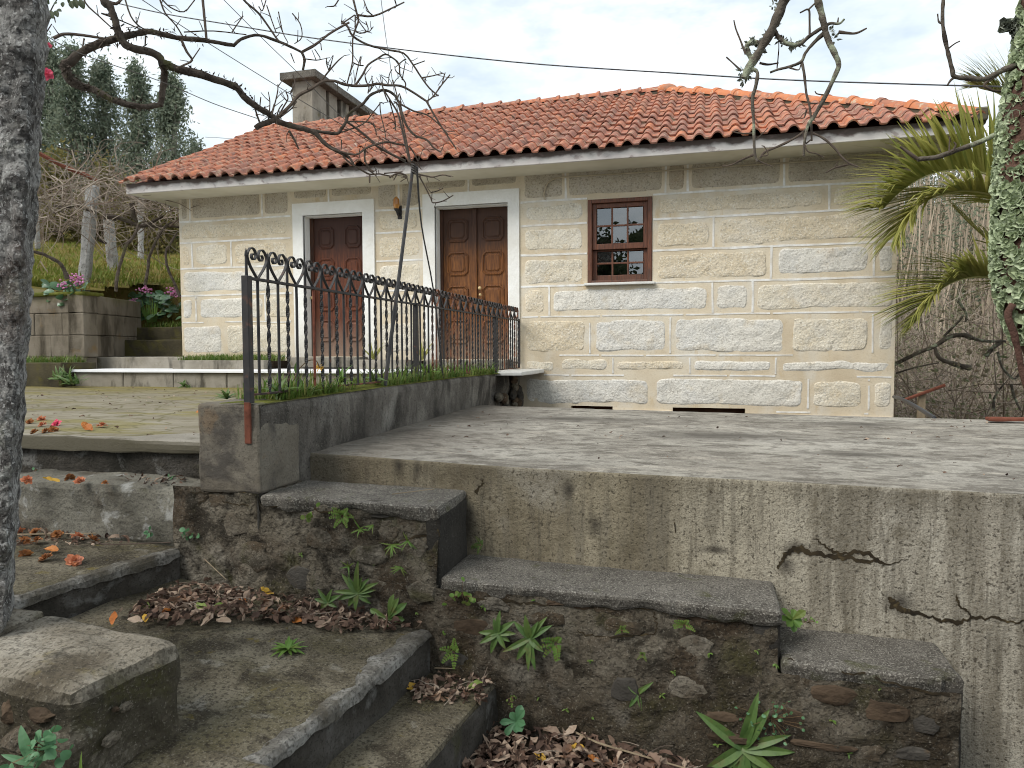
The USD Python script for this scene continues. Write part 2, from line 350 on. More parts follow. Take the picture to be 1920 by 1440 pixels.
M['stone_sill'] = mat('stone_sill', (5, two((.55, .54, .50), (.68, .67, .63)), None), [], [(60, .2, .01)], .8, .3)
M['black_inside'] = mat('black_inside', (2, two((.010, .009, .008), (.018, .015, .012)), None), [], [], .95, .1)
M['vent_dark'] = mat('vent_dark', (5, two((.035, .018, .012), (.06, .03, .02)), None), [], [], .9, .1)
M['iron'] = mat('iron', (14, two((.012, .012, .013), (.030, .026, .024)), None), [('noise', 18, None, .60, .70, (.13, .050, .025), .65)], [(90, .3, .004)], .62, .4)
M['iron_rusty'] = mat('iron_rusty', (14, two((.022, .018, .017), (.05, .033, .025)), None), [('noise', 10, None, .46, .6, (.18, .065, .03), .8)], [(90, .3, .004)], .75, .3)
M['rust'] = mat('rust', (18, two((.12, .042, .026), (.19, .065, .04)), None), [('noise', 30, None, .55, .7, (.07, .03, .02), .6)], [(80, .3, .006)], .9, .2)
M['pole_metal'] = mat('pole_metal', (10, two((.035, .035, .037), (.075, .072, .07)), (3, 3, .5)), [('noise', 12, None, .58, .7, (.11, .055, .03), .5)], [(60, .2, .005)], .6, .4)
M['conduit'] = mat('conduit', (9, two((.40, .33, .22), (.50, .43, .32)), None), [], [], .6, .3)
M['amber_glass'] = mat('amber_glass', (10, two((.32, .12, .02), (.48, .22, .05)), None), [], [], .2, .6)
M['concrete_top'] = mat('concrete_top', (1.1, [(.30, (0.201, 0.180, 0.148)), (.5, (0.301, 0.279, 0.236)), (.68, (0.391, 0.366, 0.316))], (.8, 1.1, 1)),
    [('noise', .9, (.8, 1.15, 1), .48, .62, (.15, .132, .108), .65), ('noise', 4.5, (.9, 1.2, 1), .52, .60, (.10, .087, .071), .6), ('noise', 8, (.7, 1.5, 1), .53, .59, (.085, .074, .06), .6), ('noise', 13, (.7, 1.6, 1), .57, .62, (.42, .39, .33), .5), ('noise', 3.4, (.8, 1.2, 1), .57, .70, (.47, .425, .35), .6), ('noise', 16, None, .57, .68, (.115, .10, .082), .5), ('x', 1.2, 1.6, -.3, -1.8, (.078, .064, .052), .75), ('fine', 70, None, .54, .68, (.09, .08, .068), .5), ('fine', 110, None, .58, .7, (.52, .49, .42), .4)]
    + [('spot', c, r, 1.75, 1.0, (.075, .066, .055), .8) for c, r in (((.2, 5.6, -.66), (.75, .32, .5)), ((-1.2, 6.4, -.65), (.8, .35, .5)), ((1.3, 6.6, -.65), (.7, .2, .5)), ((.9, 4.9, -.67), (.5, .14, .5)))],
    [(70, .5, .012), (9, .3, .02)], .93, .15)
def _sp(px, py, rx, rz): p = atY(px, py, 3.86); return (float(p[0]), 3.86, float(p[2])), (rx, .3, rz)
STN = [_sp(1115, 985, .062, .085), _sp(1066, 918, .045, .07), _sp(1345, 1033, .085, .03), _sp(870, 990, .07, .22), _sp(735, 880, .05, .10), _sp(772, 885, .04, .09), _sp(1500, 1030, .12, .05), _sp(1690, 1130, .09, .07), _sp(1475, 1060, .05, .06)]
M['concrete_front'] = mat('concrete_front', (1.5, [(.3, (.19, .158, .106)), (.5, (.295, .255, .178)), (.7, (.39, .35, .262))], (1.6, 1.6, .6)),
    [('x', 1.2, 1.2, .2, 1.5, (.47, .44, .37), .75), ('noise', 3.2, (1.6, 1, .16), .48, .60, (.125, .106, .076), .58), ('noise', 11, (1.4, 1, .12), .52, .62, (.165, .146, .112), .55), ('noise', 24, (1.3, 1, .10), .56, .64, (.10, .088, .068), .5), ('noise', 1.4, None, .54, .68, (.46, .435, .375), .55), ('noise', 5, None, .56, .66, (.10, .082, .05), .5), ('z', 2.5, .35, -.66, -.44, (.10, .083, .055), .6), ('fine', 55, None, .58, .66, (.035, .029, .022), .75), ('fine', 130, None, .50, .64, (.105, .086, .058), .6), ('x', 1.5, .9, -.2, -1.6, (.12, .098, .066), .5)]
    + [('spot', c, r, 1.75, .9, (.042, .036, .029), .85) for c, r in STN],
    [(60, .7, .014), (14, .35, .025)], .94, .15)
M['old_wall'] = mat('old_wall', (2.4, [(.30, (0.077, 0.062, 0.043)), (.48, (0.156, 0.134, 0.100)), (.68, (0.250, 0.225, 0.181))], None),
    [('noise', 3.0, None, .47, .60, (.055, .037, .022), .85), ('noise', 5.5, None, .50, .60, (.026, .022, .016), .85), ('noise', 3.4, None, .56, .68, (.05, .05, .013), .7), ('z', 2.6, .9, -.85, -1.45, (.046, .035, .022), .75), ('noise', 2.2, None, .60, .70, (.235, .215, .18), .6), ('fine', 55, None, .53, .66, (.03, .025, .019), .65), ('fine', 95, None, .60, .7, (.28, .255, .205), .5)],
    [(42, 1.0, .03), (14, .9, .05)], .95, .15)
M['coping'] = mat('coping', (2.4, [(.3, (0.074, 0.066, 0.055)), (.5, (0.132, 0.120, 0.102)), (.7, (0.186, 0.170, 0.146))], None),
    [('noise', 2.4, None, .50, .64, (.045, .040, .033), .75), ('noise', 7, None, .52, .64, (.06, .054, .045), .6), ('fine', 70, None, .50, .62, (.035, .030, .026), .7), ('fine', 120, None, .54, .66, (.36, .34, .29), .65), ('noise', 6, None, .60, .68, MOSS, .5), ('noise', 9, None, .63, .7, (.27, .255, .22), .5)], [(60, .8, .014), (16, .3, .02)], .94, .2)
M['coping_dark'] = mat('coping_dark', (2.4, [(.3, (.014, .013, .011)), (.6, (.045, .041, .035))], None), [('fine', 90, None, .6, .7, (.12, .11, .10), .5)], [(50, .6, .02)], .95, .15)  # shade on the right-facing step ends, put into the colour
M['wall_render'] = mat('wall_render', (2.0, [(.3, (0.062, 0.055, 0.046)), (.5, (0.129, 0.116, 0.099)), (.7, (0.213, 0.197, 0.168))], (1.2, 1.2, .7)),
    [('noise', 3.0, (1, 1, .45), .46, .58, (.032, .028, .024), .85), ('noise', 1.6, None, .60, .72, (.28, .265, .235), .55), ('noise', 8, (1.3, 1.3, .3), .55, .66, (.04, .036, .03), .6), ('fine', 60, None, .58, .68, (.02, .018, .016), .7), ('fine', 95, None, .58, .7, (.24, .225, .19), .4)], [(50, .7, .015), (13, .4, .025)], .93, .2)
M['pier'] = mat('pier', (1.9, [(.3, (0.071, 0.061, 0.047)), (.5, (0.128, 0.111, 0.086)), (.7, (0.174, 0.158, 0.128))], None),
    [('noise', 3.3, None, .52, .62, (.05, .045, .04), .8), ('noise', 4.6, None, .62, .7, (.20, .13, .07), .4), ('fine', 85, None, .57, .68, (.05, .04, .032), .6)], [(50, .5, .014), (14, .3, .02)], .93, .2)
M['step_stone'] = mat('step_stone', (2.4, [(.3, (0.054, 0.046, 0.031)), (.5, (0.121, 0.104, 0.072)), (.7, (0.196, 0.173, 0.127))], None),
    [('noise', 2.0, None, .48, .62, (.062, .054, .020), .55), ('noise', 4.6, None, .51, .62, (.030, .024, .016), .8), ('noise', 9, None, .56, .66, (.055, .046, .032), .6), ('noise', 6, None, .62, .70, (.25, .235, .20), .6), ('fine', 60, None, .50, .62, (.026, .021, .015), .7), ('fine', 110, None, .56, .70, (.26, .235, .185), .45), ('noise', 11, None, .64, .70, (.13, .10, .018), .6)],
    [(55, .9, .016), (14, .5, .03)], .95, .15)
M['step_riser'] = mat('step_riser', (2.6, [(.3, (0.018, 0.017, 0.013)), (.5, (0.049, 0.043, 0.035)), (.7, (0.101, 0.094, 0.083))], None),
    [('noise', 5, None, .55, .64, (.19, .185, .172), .6), ('fine', 70, None, .56, .68, (.02, .018, .014), .7), ('noise', 3.0, None, .58, .7, MOSS, .4)], [(50, .8, .025), (14, .6, .03)], .95, .2)
M['step_edge'] = mat('step_edge', (7, [(.32, (.055, .049, .040)), (.5, (.15, .14, .122)), (.66, (.27, .26, .235))], None), [('noise', 4, None, .50, .62, (.07, .06, .042), .8), ('fine', 60, None, .5, .64, (.05, .045, .038), .7)], [(60, .9, .02)], .95, .15)
M['granite_step'] = mat('granite_step', (2.8, [(.3, (0.068, 0.064, 0.051)), (.5, (0.138, 0.129, 0.104)), (.7, (0.206, 0.196, 0.161))], None),
    [('noise', 3.1, None, .54, .66, (.075, .062, .045), .8), ('fine', 75, None, .52, .64, (.055, .05, .045), .6), ('noise', 6, None, .58, .66, (.36, .36, .34), .6), ('noise', 2.2, None, .6, .72, MOSS, .5)], [(55, .6, .018), (16, .5, .025)], .94, .2)
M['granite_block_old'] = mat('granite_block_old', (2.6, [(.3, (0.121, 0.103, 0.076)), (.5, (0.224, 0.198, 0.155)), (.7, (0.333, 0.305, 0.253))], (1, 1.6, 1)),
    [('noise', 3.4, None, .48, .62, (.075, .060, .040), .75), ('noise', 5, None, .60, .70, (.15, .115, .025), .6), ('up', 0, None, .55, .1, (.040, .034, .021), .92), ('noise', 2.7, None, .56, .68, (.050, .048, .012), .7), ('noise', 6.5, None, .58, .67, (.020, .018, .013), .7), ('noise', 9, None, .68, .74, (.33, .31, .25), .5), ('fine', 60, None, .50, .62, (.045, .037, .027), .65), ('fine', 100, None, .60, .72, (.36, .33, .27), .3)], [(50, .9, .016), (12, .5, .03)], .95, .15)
M['granite_post'] = mat('granite_post', (4.5, [(.3, (.14, .134, .124)), (.5, (.28, .272, .253)), (.7, (.42, .412, .39))], None),
    [('noise', 11, None, .48, .60, (.060, .054, .049), .85), ('noise', 3, None, .58, .70, (.155, .165, .105), .55), ('fine', 42, None, .52, .62, (.035, .032, .030), .7), ('fine', 60, None, .57, .66, (.60, .59, .56), .6), ('noise', 1.8, None, .56, .68, (.135, .09, .07), .5), ('noise', 7, None, .64, .70, (.46, .47, .42), .7)], [(34, 1.0, .05), (13, .8, .06)], .95, .15)
M['vine_post'] = mat('vine_post', (1.5, [(.3, (.22, .21, .19)), (.6, (.36, .35, .33))], (2, 2, .6)), [('noise', 3, None, .56, .68, (.11, .09, .07), .6), ('fine', 28, None, .55, .66, (.09, .085, .08), .6), ('x', 0, None, 0, 1, (0, 0, 0), 0)], [(22, .8, .04)], .95, .2)
M['paving'] = mat('paving', (1.2, [(.3, (0.130, 0.113, 0.074)), (.5, (0.204, 0.179, 0.130)), (.7, (0.261, 0.236, 0.183))], (.7, 1.5, 1)),
    [('noise', 1.6, (.5, 1.6, 1), .50, .62, (.17, .145, .038), .7), ('y', 1.6, .9, 7.4, 8.6, (.17, .135, .02), .75), ('edge', 5.5, (.55, 1.2, 1), .06, .01, (.095, .085, .035), .7), ('noise', 4, None, .58, .68, (.11, .09, .05), .6)], [(40, .4, .015), (6, .3, .03)], .94, .2)
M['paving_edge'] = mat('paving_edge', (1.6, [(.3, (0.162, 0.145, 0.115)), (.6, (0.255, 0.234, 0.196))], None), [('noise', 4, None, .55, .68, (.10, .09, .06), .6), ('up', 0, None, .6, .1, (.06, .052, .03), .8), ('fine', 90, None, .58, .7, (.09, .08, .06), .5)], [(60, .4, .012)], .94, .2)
M['kerb'] = mat('kerb', (2.4, [(.3, (.17, .15, .115)), (.6, (.28, .255, .21))], None), [('noise', 2.4, (1.6, 1, .5), .52, .64, (.045, .04, .03), .85), ('noise', 3, None, .6, .7, (.10, .085, .03), .6)], [(50, .4, .015)], .94, .2)
M['block_grey'] = mat('block_grey', (2.2, [(.3, (.115, .095, .068)), (.6, (.205, .175, .135))], (1.4, 1.4, .6)), [('noise', 1.6, (1.6, 1.6, .5), .50, .62, (.045, .036, .024), .85), ('noise', 2.4, None, .58, .68, (.17, .10, .03), .55), ('z', 1.5, .5, 1.0, 1.25, (.10, .095, .02), .7)], [(45, .5, .02)], .95, .2)
M['mossy_dark'] = mat('mossy_dark', (3, [(.3, (.030, .026, .017)), (.6, (.075, .064, .038))], None), [('noise', 5, None, .52, .64, (.085, .075, .022), .7)], [(45, .5, .02)], .95, .15)
M['soil'] = mat('soil', (4, [(.3, (0.014, 0.010, 0.007)), (.6, (0.040, 0.029, 0.019))], None), [('noise', 12, None, .55, .66, (.09, .055, .033), .6)], [(35, .9, .03)], .97, .1)
M['rubble_brown'] = mat('rubble_brown', (4, [(.3, (.036, .026, .018)), (.6, (.092, .064, .042))], (1, 1, 3)), [('noise', 6, (1, 1, 4), .54, .66, (.035, .024, .015), .7), ('noise', 9, None, .6, .7, (.16, .105, .06), .4)], [(40, .6, .02)], .95, .15)
M['rubble_grey'] = mat('rubble_grey', (3, [(.3, (.085, .070, .050)), (.5, (.150, .130, .10)), (.7, (.215, .195, .16))], None), [('noise', 3.6, None, .48, .60, (.065, .046, .028), .8), ('noise', 6, None, .52, .62, (.033, .028, .02), .7), ('fine', 60, None, .53, .66, (.035, .03, .023), .6), ('fine', 95, None, .6, .7, (.30, .275, .225), .45), ('noise', 4.6, None, .58, .68, (.05, .048, .015), .5)], [(50, .9, .02), (16, .6, .03)], .95, .15)
M['rubble_dark'] = mat('rubble_dark', (4, [(.3, (.028, .025, .021)), (.6, (.075, .068, .058))], None), [('noise', 8, None, .57, .68, (.11, .07, .035), .5)], [(50, .7, .02)], .95, .15)
M['crack'] = mat('crack', (14, [(.3, (.016, .013, .010)), (.6, (.045, .034, .02))], None), [('noise', 18, None, .58, .68, (.12, .09, .045), .6)], [], .97, .1)
M['stain'] = mat('stain', (20, [(.35, (.030, .028, .026)), (.6, (.065, .06, .053))], None), [], [(60, .4, .01)], .95, .15)
M['bark_vine'] = mat('bark_vine', (16, [(.3, (.035, .026, .020)), (.6, (.095, .076, .060))], (1, 1, 1)), [('noise', 7, None, .56, .66, (.085, .088, .028), .6), ('noise', 30, None, .55, .66, (.018, .014, .012), .6)], [(55, .9, .012)], .95, .15)
M['bark_twig'] = mat('bark_twig', (20, [(.3, (.050, .036, .027)), (.6, (.105, .080, .062))], None), [('noise', 14, None, .58, .68, (.15, .14, .11), .5)], [], .9, .2)
M['bark_lichen'] = mat('bark_lichen', (9, [(.3, (.055, .045, .036)), (.6, (.15, .128, .10))], None), [('noise', 9, None, .52, .6, (.34, .38, .26), .75), ('noise', 14, None, .58, .66, (.03, .024, .02), .7)], [(40, .9, .015)], .95, .15)
M['bark_red'] = mat('bark_red', (6, [(.3, (.055, .028, .022)), (.6, (.135, .075, .055))], None), [('noise', 8, None, .58, .68, (.21, .19, .15), .6)], [(30, .9, .02)], .95, .15)
M['lichen'] = mat('lichen', (14, [(.3, (.33, .39, .235)), (.6, (.50, .56, .38))], None), [('isl', 0, None, .55, 1.0, (.26, .31, .16), .7)], [(60, .4, .006)], .95, .1, trans=.12)
M['lichen_grey'] = mat('lichen_grey', (18, [(.3, (.13, .14, .11)), (.6, (.32, .34, .28))], None), [], [], .95, .1)
M['palm_leaf'] = mat('palm_leaf', (2, [(.3, (.22, .235, .055)), (.6, (.38, .365, .10))], None), [('isl', 0, None, .6, 1.0, (.15, .19, .045), .7), ('isl', 0, None, .35, 0.0, (.46, .42, .14), .5)], [], .5, .4, trans=.4)
M['palm_rib'] = mat('palm_rib', (4, two((.30, .29, .10), (.42, .40, .17)), None), [], [], .5, .3)
M['palm_trunk'] = mat('palm_trunk', (5, two((.07, .05, .035), (.15, .11, .08)), None), [], [(12, .8, .05)], .95, .1)
def leafmat(name, a, b, c=None, tr=.3, rg=.5):
    return mat(name, (3.0, two(a, b), None), [('isl', 0, None, .5, 1.0, c or a, .8)], [], rg, .35, trans=tr)
M['weed'] = mat('weed', (16, two((.055, .115, .028), (.105, .175, .048)), None), [('rnd', 0, None, .3, 1, (.12, .17, .04), .6), ('noise', 14, None, .55, .66, (.15, .125, .045), .6), ('noise', 40, None, .58, .68, (.04, .075, .022), .5)], [(60, .3, .004)], .5, .4, trans=.25)
M['weed_bright'] = leafmat('weed_bright', (.085, .175, .03), (.15, .25, .05), (.14, .16, .04))
M['weed_blue'] = leafmat('weed_blue', (.075, .19, .085), (.13, .26, .13), (.06, .15, .06))
M['weed_stem'] = mat('weed_stem', (9, two((.09, .06, .03), (.16, .10, .05)), None), [], [], .7, .2)
M['grass'] = leafmat('grass', (.075, .15, .022), (.155, .22, .045), (.21, .19, .06))
M['grass_field'] = mat('grass_field', (.9, [(.32, (.105, .16, .022)), (.5, (.18, .195, .035)), (.66, (.27, .175, .06))], None), [('isl', 0, None, .55, 1.0, (.11, .16, .025), .75), ('isl', 0, None, .2, 0.0, (.34, .27, .10), .7)], [], .7, .2, trans=.25)
M['field_soil'] = mat('field_soil', (.8, [(.3, (.095, .085, .025)), (.5, (.15, .125, .035)), (.7, (.20, .12, .05))], None), [('noise', 5, None, .55, .68, (.06, .06, .018), .7)], [(14, .8, .05)], .97, .1)
M['moss'] = mat('moss', (12, two((.065, .075, .014), (.14, .14, .03)), None), [], [(70, .8, .02)], .97, .1)
M['bergenia_leaf'] = mat('bergenia_leaf', (5, two((.040, .10, .042), (.085, .165, .075)), None), [('isl', 0, None, .5, 1.0, (.10, .15, .09), .6)], [], .35, .5, trans=.12)
M['pink_flower'] = mat('pink_flower', (14, two((.50, .16, .34), (.68, .33, .52)), None), [], [], .7, .2, trans=.25)
M['camellia_pink'] = mat('camellia_pink', (22, two((.62, .07, .14), (.74, .16, .24)), None), [], [], .6, .3, trans=.25)
M['camellia_fade'] = mat('camellia_fade', (16, [(.3, (.40, .095, .045)), (.5, (.50, .20, .10)), (.7, (.62, .26, .19))], None), [('isl', 0, None, .55, 1.0, (.30, .10, .04), .8)], [], .7, .2, trans=.2)
M['camellia_brown'] = mat('camellia_brown', (16, [(.3, (.17, .06, .025)), (.6, (.40, .17, .06))], None), [('isl', 0, None, .6, 1.0, (.12, .05, .025), .8)], [], .75, .2, trans=.2)
M['litter'] = mat('litter', (9, [(.3, (.075, .044, .032)), (.5, (.13, .080, .057)), (.7, (.19, .125, .09))], None), [('isl', 0, None, .55, .98, (.38, .29, .215), .95), ('isl', 0, None, .42, .05, (.036, .023, .018), .95), ('noise', 3, None, .60, .66, (.22, .10, .04), .5), ('noise', 40, None, .55, .7, (.09, .05, .032), .5)], [], .8, .2, trans=.1)
M['leaf_yellow'] = mat('leaf_yellow', (14, two((.48, .27, .035), (.60, .38, .06)), None), [('noise', 30, None, .6, .7, (.30, .15, .03), .6)], [], .6, .3, trans=.2)
M['leaf_orange'] = mat('leaf_orange', (14, two((.36, .11, .025), (.46, .18, .04)), None), [('noise', 30, None, .6, .7, (.2, .07, .03), .6)], [], .6, .3, trans=.2)
M['leaf_pale'] = mat('leaf_pale', (14, two((.25, .18, .125), (.38, .30, .23)), None), [], [], .8, .2, trans=.1)
M['leaf_green'] = mat('leaf_green', (14, two((.13, .20, .04), (.22, .27, .07)), None), [], [], .6, .3, trans=.2)
M['camellia_leaf'] = mat('camellia_leaf', (5, two((.045, .065, .03), (.09, .105, .055)), None), [], [], .65, .2, trans=.15)
M['eucalyptus'] = mat('eucalyptus', (.5, two((.12, .155, .105), (.19, .22, .155)), None), [('isl', 0, None, .5, 1.0, (.28, .30, .215), .8), ('isl', 0, None, .3, 0.0, (.07, .10, .065), .8)], [], .6, .3, trans=.3)
M['eucalyptus_trunk'] = mat('eucalyptus_trunk', (2, two((.16, .14, .12), (.30, .27, .24)), None), [], [], .9, .1)
M['bush_dark'] = mat('bush_dark', (.8, two((.028, .045, .020), (.060, .078, .034)), None), [('isl', 0, None, .55, 1.0, (.09, .105, .045), .8)], [], .7, .2, trans=.2)
M['bush_olive'] = mat('bush_olive', (.8, two((.115, .105, .035), (.19, .165, .06)), None), [('isl', 0, None, .55, 1.0, (.23, .19, .065), .8)], [], .8, .2, trans=.25)
M['bush_scrub'] = mat('bush_scrub', (.3, two((.135, .125, .075), (.20, .175, .11)), None), [('isl', 0, None, .6, 1.0, (.13, .165, .075), .8), ('isl', 0, None, .3, 0.0, (.24, .18, .125), .8)], [], .8, .2, trans=.2)
M['twig_grey'] = mat('twig_grey', (2, two((.18, .14, .11), (.29, .24, .19)), None), [('isl', 0, None, .6, 1.0, (.30, .26, .21), .7), ('isl', 0, None, .3, 0.0, (.095, .06, .045), .8)], [], .9, .1)
M['far_trunk'] = mat('far_trunk', (.3, two((.27, .21, .15), (.39, .32, .24)), None), [('isl', 0, None, .5, 1.0, (.16, .14, .105), .8)], [], .95, .1)
M['far_ground'] = mat('far_ground', (.12, [(.3, (.105, .095, .06)), (.5, (.15, .13, .085)), (.7, (.125, .13, .075))], None), [('noise', .6, None, .54, .66, (.075, .085, .05), .6)], [(3, .8, .3)], .97, .1)
M['far_leaf'] = mat('far_leaf', (.2, two((.13, .15, .10), (.19, .20, .135)), None), [('isl', 0, None, .5, 1.0, (.19, .165, .11), .7)], [], .8, .1, trans=.2)
M['cable'] = mat('cable', (4, two((.05, .05, .055), (.10, .10, .105)), None), [], [], .6, .3)
M['wire'] = mat('wire', (8, two((.06, .055, .05), (.13, .115, .10)), None), [('noise', 3, None, .6, .7, (.16, .08, .04), .5)], [], .6, .3)
M['hose'] = mat('hose', (4, two((.012, .012, .014), (.025, .025, .03)), None), [], [], .45, .4)
M['timber'] = mat('timber', (8, two((.17, .13, .085), (.30, .24, .16)), (1, 1, .3)), [], [(40, .4, .01)], .9, .2)
M['glass'] = usdkit.material(stage, '/World/Looks/glass', {'f': ('fresnel', {'IOR': 1.9}), 'k': ('math', {'math_type': 'add', 'value2': 0.13}), 't': ('transparent_bsdf', {'color': (.75, .78, .78)}), 'gl': ('glossy_bsdf', {'color': (.82, .83, .83), 'roughness': 0.01}), 'm': ('mix_closure', {})},
    [('f.fac', 'k.value1'), ('k.value', 'm.fac'), ('t.BSDF', 'm.closure1'), ('gl.BSDF', 'm.closure2')], surface='m.closure')

# ================================================================== THE SETTING
YF = 9.6                                                          # plane of the house front
def lerp(a, b, t): return a + (b - a) * t
# court: the lowest ground, where the photographer stands
def court(u, v):
    x, y = lerp(-6, 60, u ** 2.2), lerp(-40, 13.0, v)
    z = -1.95 + 0.05 * (fbm(np.stack([x, y, 0 * x], 1) * 1.3, 3, 2) - .5)
    z = z - np.clip((x - .75) * .5, 0, .65) - np.clip((x - 3.6) * .28, 0, 2.0)
    return np.stack([x, y, z], 1)
solo('ground', sheet(court, 60, 110), M['soil'], kind='structure')
# valley floor and the far wooded hillside on the right
def valley_z(x, y):
    d = np.hypot(x, y)
    z = -4.4 + np.clip((d - 13) / 27, 0, 1) * 2.0 + np.clip(d - 42, 0, 75) * 0.292 + np.clip(d - 117, 0, 400) * .02
    return z + 3.0 * (fbm(np.stack([x, y, 0 * x], 1) / 16, 3, 5) - .5) * np.clip((d - 20) / 40, 0.05, 1)
def valley(u, v):
    a = np.radians(lerp(-4, 75, u)); d = 11.5 + 200 * v ** 1.5
    x, y = np.sin(a) * d + 1.5, np.cos(a) * d + 1.4
    return np.stack([x, y, valley_z(x, y)], 1)
solo('far_hillside', sheet(valley, 90, 90), M['far_ground'], kind='structure', smooth=True)
# grassy slope on the left, above the retaining wall
def slope_z(x, y):
    d = np.hypot(x, y)
    z = np.interp(d, [9, 12.5, 16, 21, 28, 36, 60, 120, 300], [.72, .86, 1.45, 2.35, 3.9, 5.6, 9.0, 14, 20])
    return z + .30 * (fbm(np.stack([x, y, 0 * x], 1) / 1.7, 4, 9) - .5) * np.clip((d - 10) / 5, .1, 1)
def slope(u, v):
    a = np.radians(lerp(-75, -14, u)); d = lerp(9.0, 300, v ** 2.4)
    x, y = np.sin(a) * d, np.cos(a) * d
    y = np.maximum(y, 8.95 + .02 * x)
    x = np.where((y < 18) & (x > -8.0), np.minimum(x, -8.02), x)
    return np.stack([x, y, slope_z(x, y)], 1)
def cut_slope():
    V, F = sheet(slope, 160, 150); c = V[F].mean(1); return V, F[~((c[:, 0] > -9.5) & (c[:, 1] < 11.4))]
solo('grassy_slope', cut_slope(), M['field_soil'], kind='structure', smooth=True)

# upper terrace (paving in front of the doors)
def pave(u, v):
    x, y = lerp(-16, -2.74, u), lerp(3.74, 8.22, v)
    return np.stack([x, y, lerp(-.565, -.485, (y - 3.74) / 4.5) + .018 * (fbm(np.stack([x * 1.2, y * 2, 0 * x], 1), 3, 3) - .5) * (y > 3.9)], 1)
solo('upper_terrace', sheet(pave, 120, 70), M['paving'], kind='structure')
solo('terrace_underside', bx(-16, -2.75, 3.9, 8.9, -1.9, -.62), M['soil'], kind='structure')
_e = Thing('terrace_edge_slab', 'pale smooth concrete slab edging the upper paving above the top stair riser', 'edging slab', (-3.2, 3.8, -.6))
def edgewarp(W):
    x, y, z = W.T
    back = np.interp(x, [-3.9, -3.62, -3.35, -3.0, -2.76], [.05, .10, .30, .52, .62])
    return np.stack([x, 3.72 + (y - 3.72) * back / .6, z], 1)
_e.part('slab', rough(-4.75, -2.765, 3.72, 4.32, -.64, -.550, .06, .03, .014, 5, 3, edgewarp), M['paving_edge'])

# ------------------------------------------------------------------ concrete terrace (the big flat slab in front of the house)
ter = Thing('concrete_terrace', 'large stained flat concrete terrace filling the middle right in front of the stone house', 'terrace', (1.0, 5.5, -.7))
def slab_z(x, y):
    tl = np.clip((x + 2.4) / 3.8, 0, 1); tf = np.clip((y - 3.9) / 3.3, 0, 1)
    return lerp(lerp(-.648, -.695, tl), lerp(-.612, -.632, tl), tf)
def slab_fy(x): return np.interp(x, [-2.5, -2.35, -1.9, -1.3, -.6, 4], [4.03, 4.01, 3.97, 3.90, 3.87, 3.87])
def slab(u, v):
    x = lerp(-2.46, 4.2, u); y = lerp(slab_fy(x) + .012, np.interp(x, [-2.5, -1.0, 4.2], [7.6, 7.42, 7.05]), v)
    z = slab_z(x, y) + .010 * (fbm(np.stack([x, y * 1.6, 0 * x], 1) * 2, 3, 4) - .5)
    return np.stack([x, y, z], 1)
ter.part('top_slab', sheet(slab, 130, 70), M['concrete_top'])
def front(u, v):
    x = lerp(-2.46, 4.2, u); fy = slab_fy(x); vv = v
    top = slab_z(x, fy)
    z = np.where(vv < .04, top - .0 - .012 * (vv / .04) ** 2, lerp(top - .012, -2.9, (vv - .04) / .96))
    y = fy + np.where(vv < .04, .012 * (1 - vv / .04), 0) + .022 * (fbm(np.stack([x * 2, z * 2, 0 * x], 1), 4, 6) - .5) * np.clip(vv * 8, 0, 1)
    return np.stack([x, y, z], 1)
ter.part('front_wall', sheet(lambda u, v: front(u, 1 - v), 260, 70), M['concrete_front'])
ter.part('back_wall', bx(-2.46, 4.2, 7.02, 7.05, -2.6, -.70), M['concrete_front'])
ter.part('end_wall', bx(4.17, 4.2, 3.9, 7.0, -2.6, -.72), M['concrete_front'])
FY = 3.87
def ribbon(pxs, widths, Y, mat_, owner, name, off=.004, seed=0):
    g = np.random.default_rng(seed)
    P = np.array([atY(px, py, Y) for px, py in pxs]); P = spline(P, 12)
    w = np.interp(np.linspace(0, 1, len(P)), np.linspace(0, 1, len(widths)), widths) * (.25 + .85 * fbm(np.stack([np.arange(len(P)) * .31, 0 * P[:, 0] + seed, 0 * P[:, 0]], 1), 3, seed)) * mpp(P[0])
    t = np.gradient(P, axis=0); nrm = np.stack([-t[:, 2], 0 * t[:, 0], t[:, 0]], 1); nrm /= np.linalg.norm(nrm, axis=1, keepdims=True)
    P = P + nrm * ((fbm(np.stack([np.arange(len(P)) * .42, 0 * P[:, 0] + seed, 0 * P[:, 0]], 1), 4, seed + 9) - .5) * .030)[:, None]
    a, b = P + nrm * w[:, None] / 2, P - nrm * w[:, None] / 2
    V = np.concatenate([a, b]); V[:, 1] = Y - off - .022 * .0; n = len(P)
    V[:, 1] = (Y + .022 * (fbm(np.stack([V[:, 0] * 2, V[:, 2] * 2, 0 * V[:, 0]], 1), 4, 6) - .5) if owner is ter else wall_y(V[:, 0], V[:, 2])) - .003
    F = np.array([[i, n + i, n + i + 1, i + 1] for i in range(n - 1)])
    owner.part(name, (V, F), mat_)
for i, (pp, ww) in enumerate([
    ([(1458, 1066), (1472, 1042), (1496, 1031), (1540, 1041), (1582, 1046), (1622, 1050), (1662, 1057), (1704, 1050)], [10, 12, 16, 10, 12, 10, 4, 1]),
    ([(1524, 1008), (1545, 1022), (1570, 1037), (1612, 1036), (1650, 1048), (1658, 1062)], [2, 6, 8, 12, 6, 2]),
    ([(1668, 1118), (1675, 1132), (1696, 1143), (1740, 1155), (1782, 1165), (1815, 1160), (1855, 1157), (1890, 1165), (1930, 1164)], [6, 26, 12, 10, 12, 7, 6, 6, 4]),
    ([(1788, 1116), (1802, 1136), (1820, 1158)], [3, 7, 4]),
    ([(1262, 980), (1266, 1000)], [3, 2]), ([(892, 925), (905, 905), (908, 900)], [9, 6, 3])]):
    ribbon(pp, ww, FY, M['crack'], ter, 'crack', seed=i)

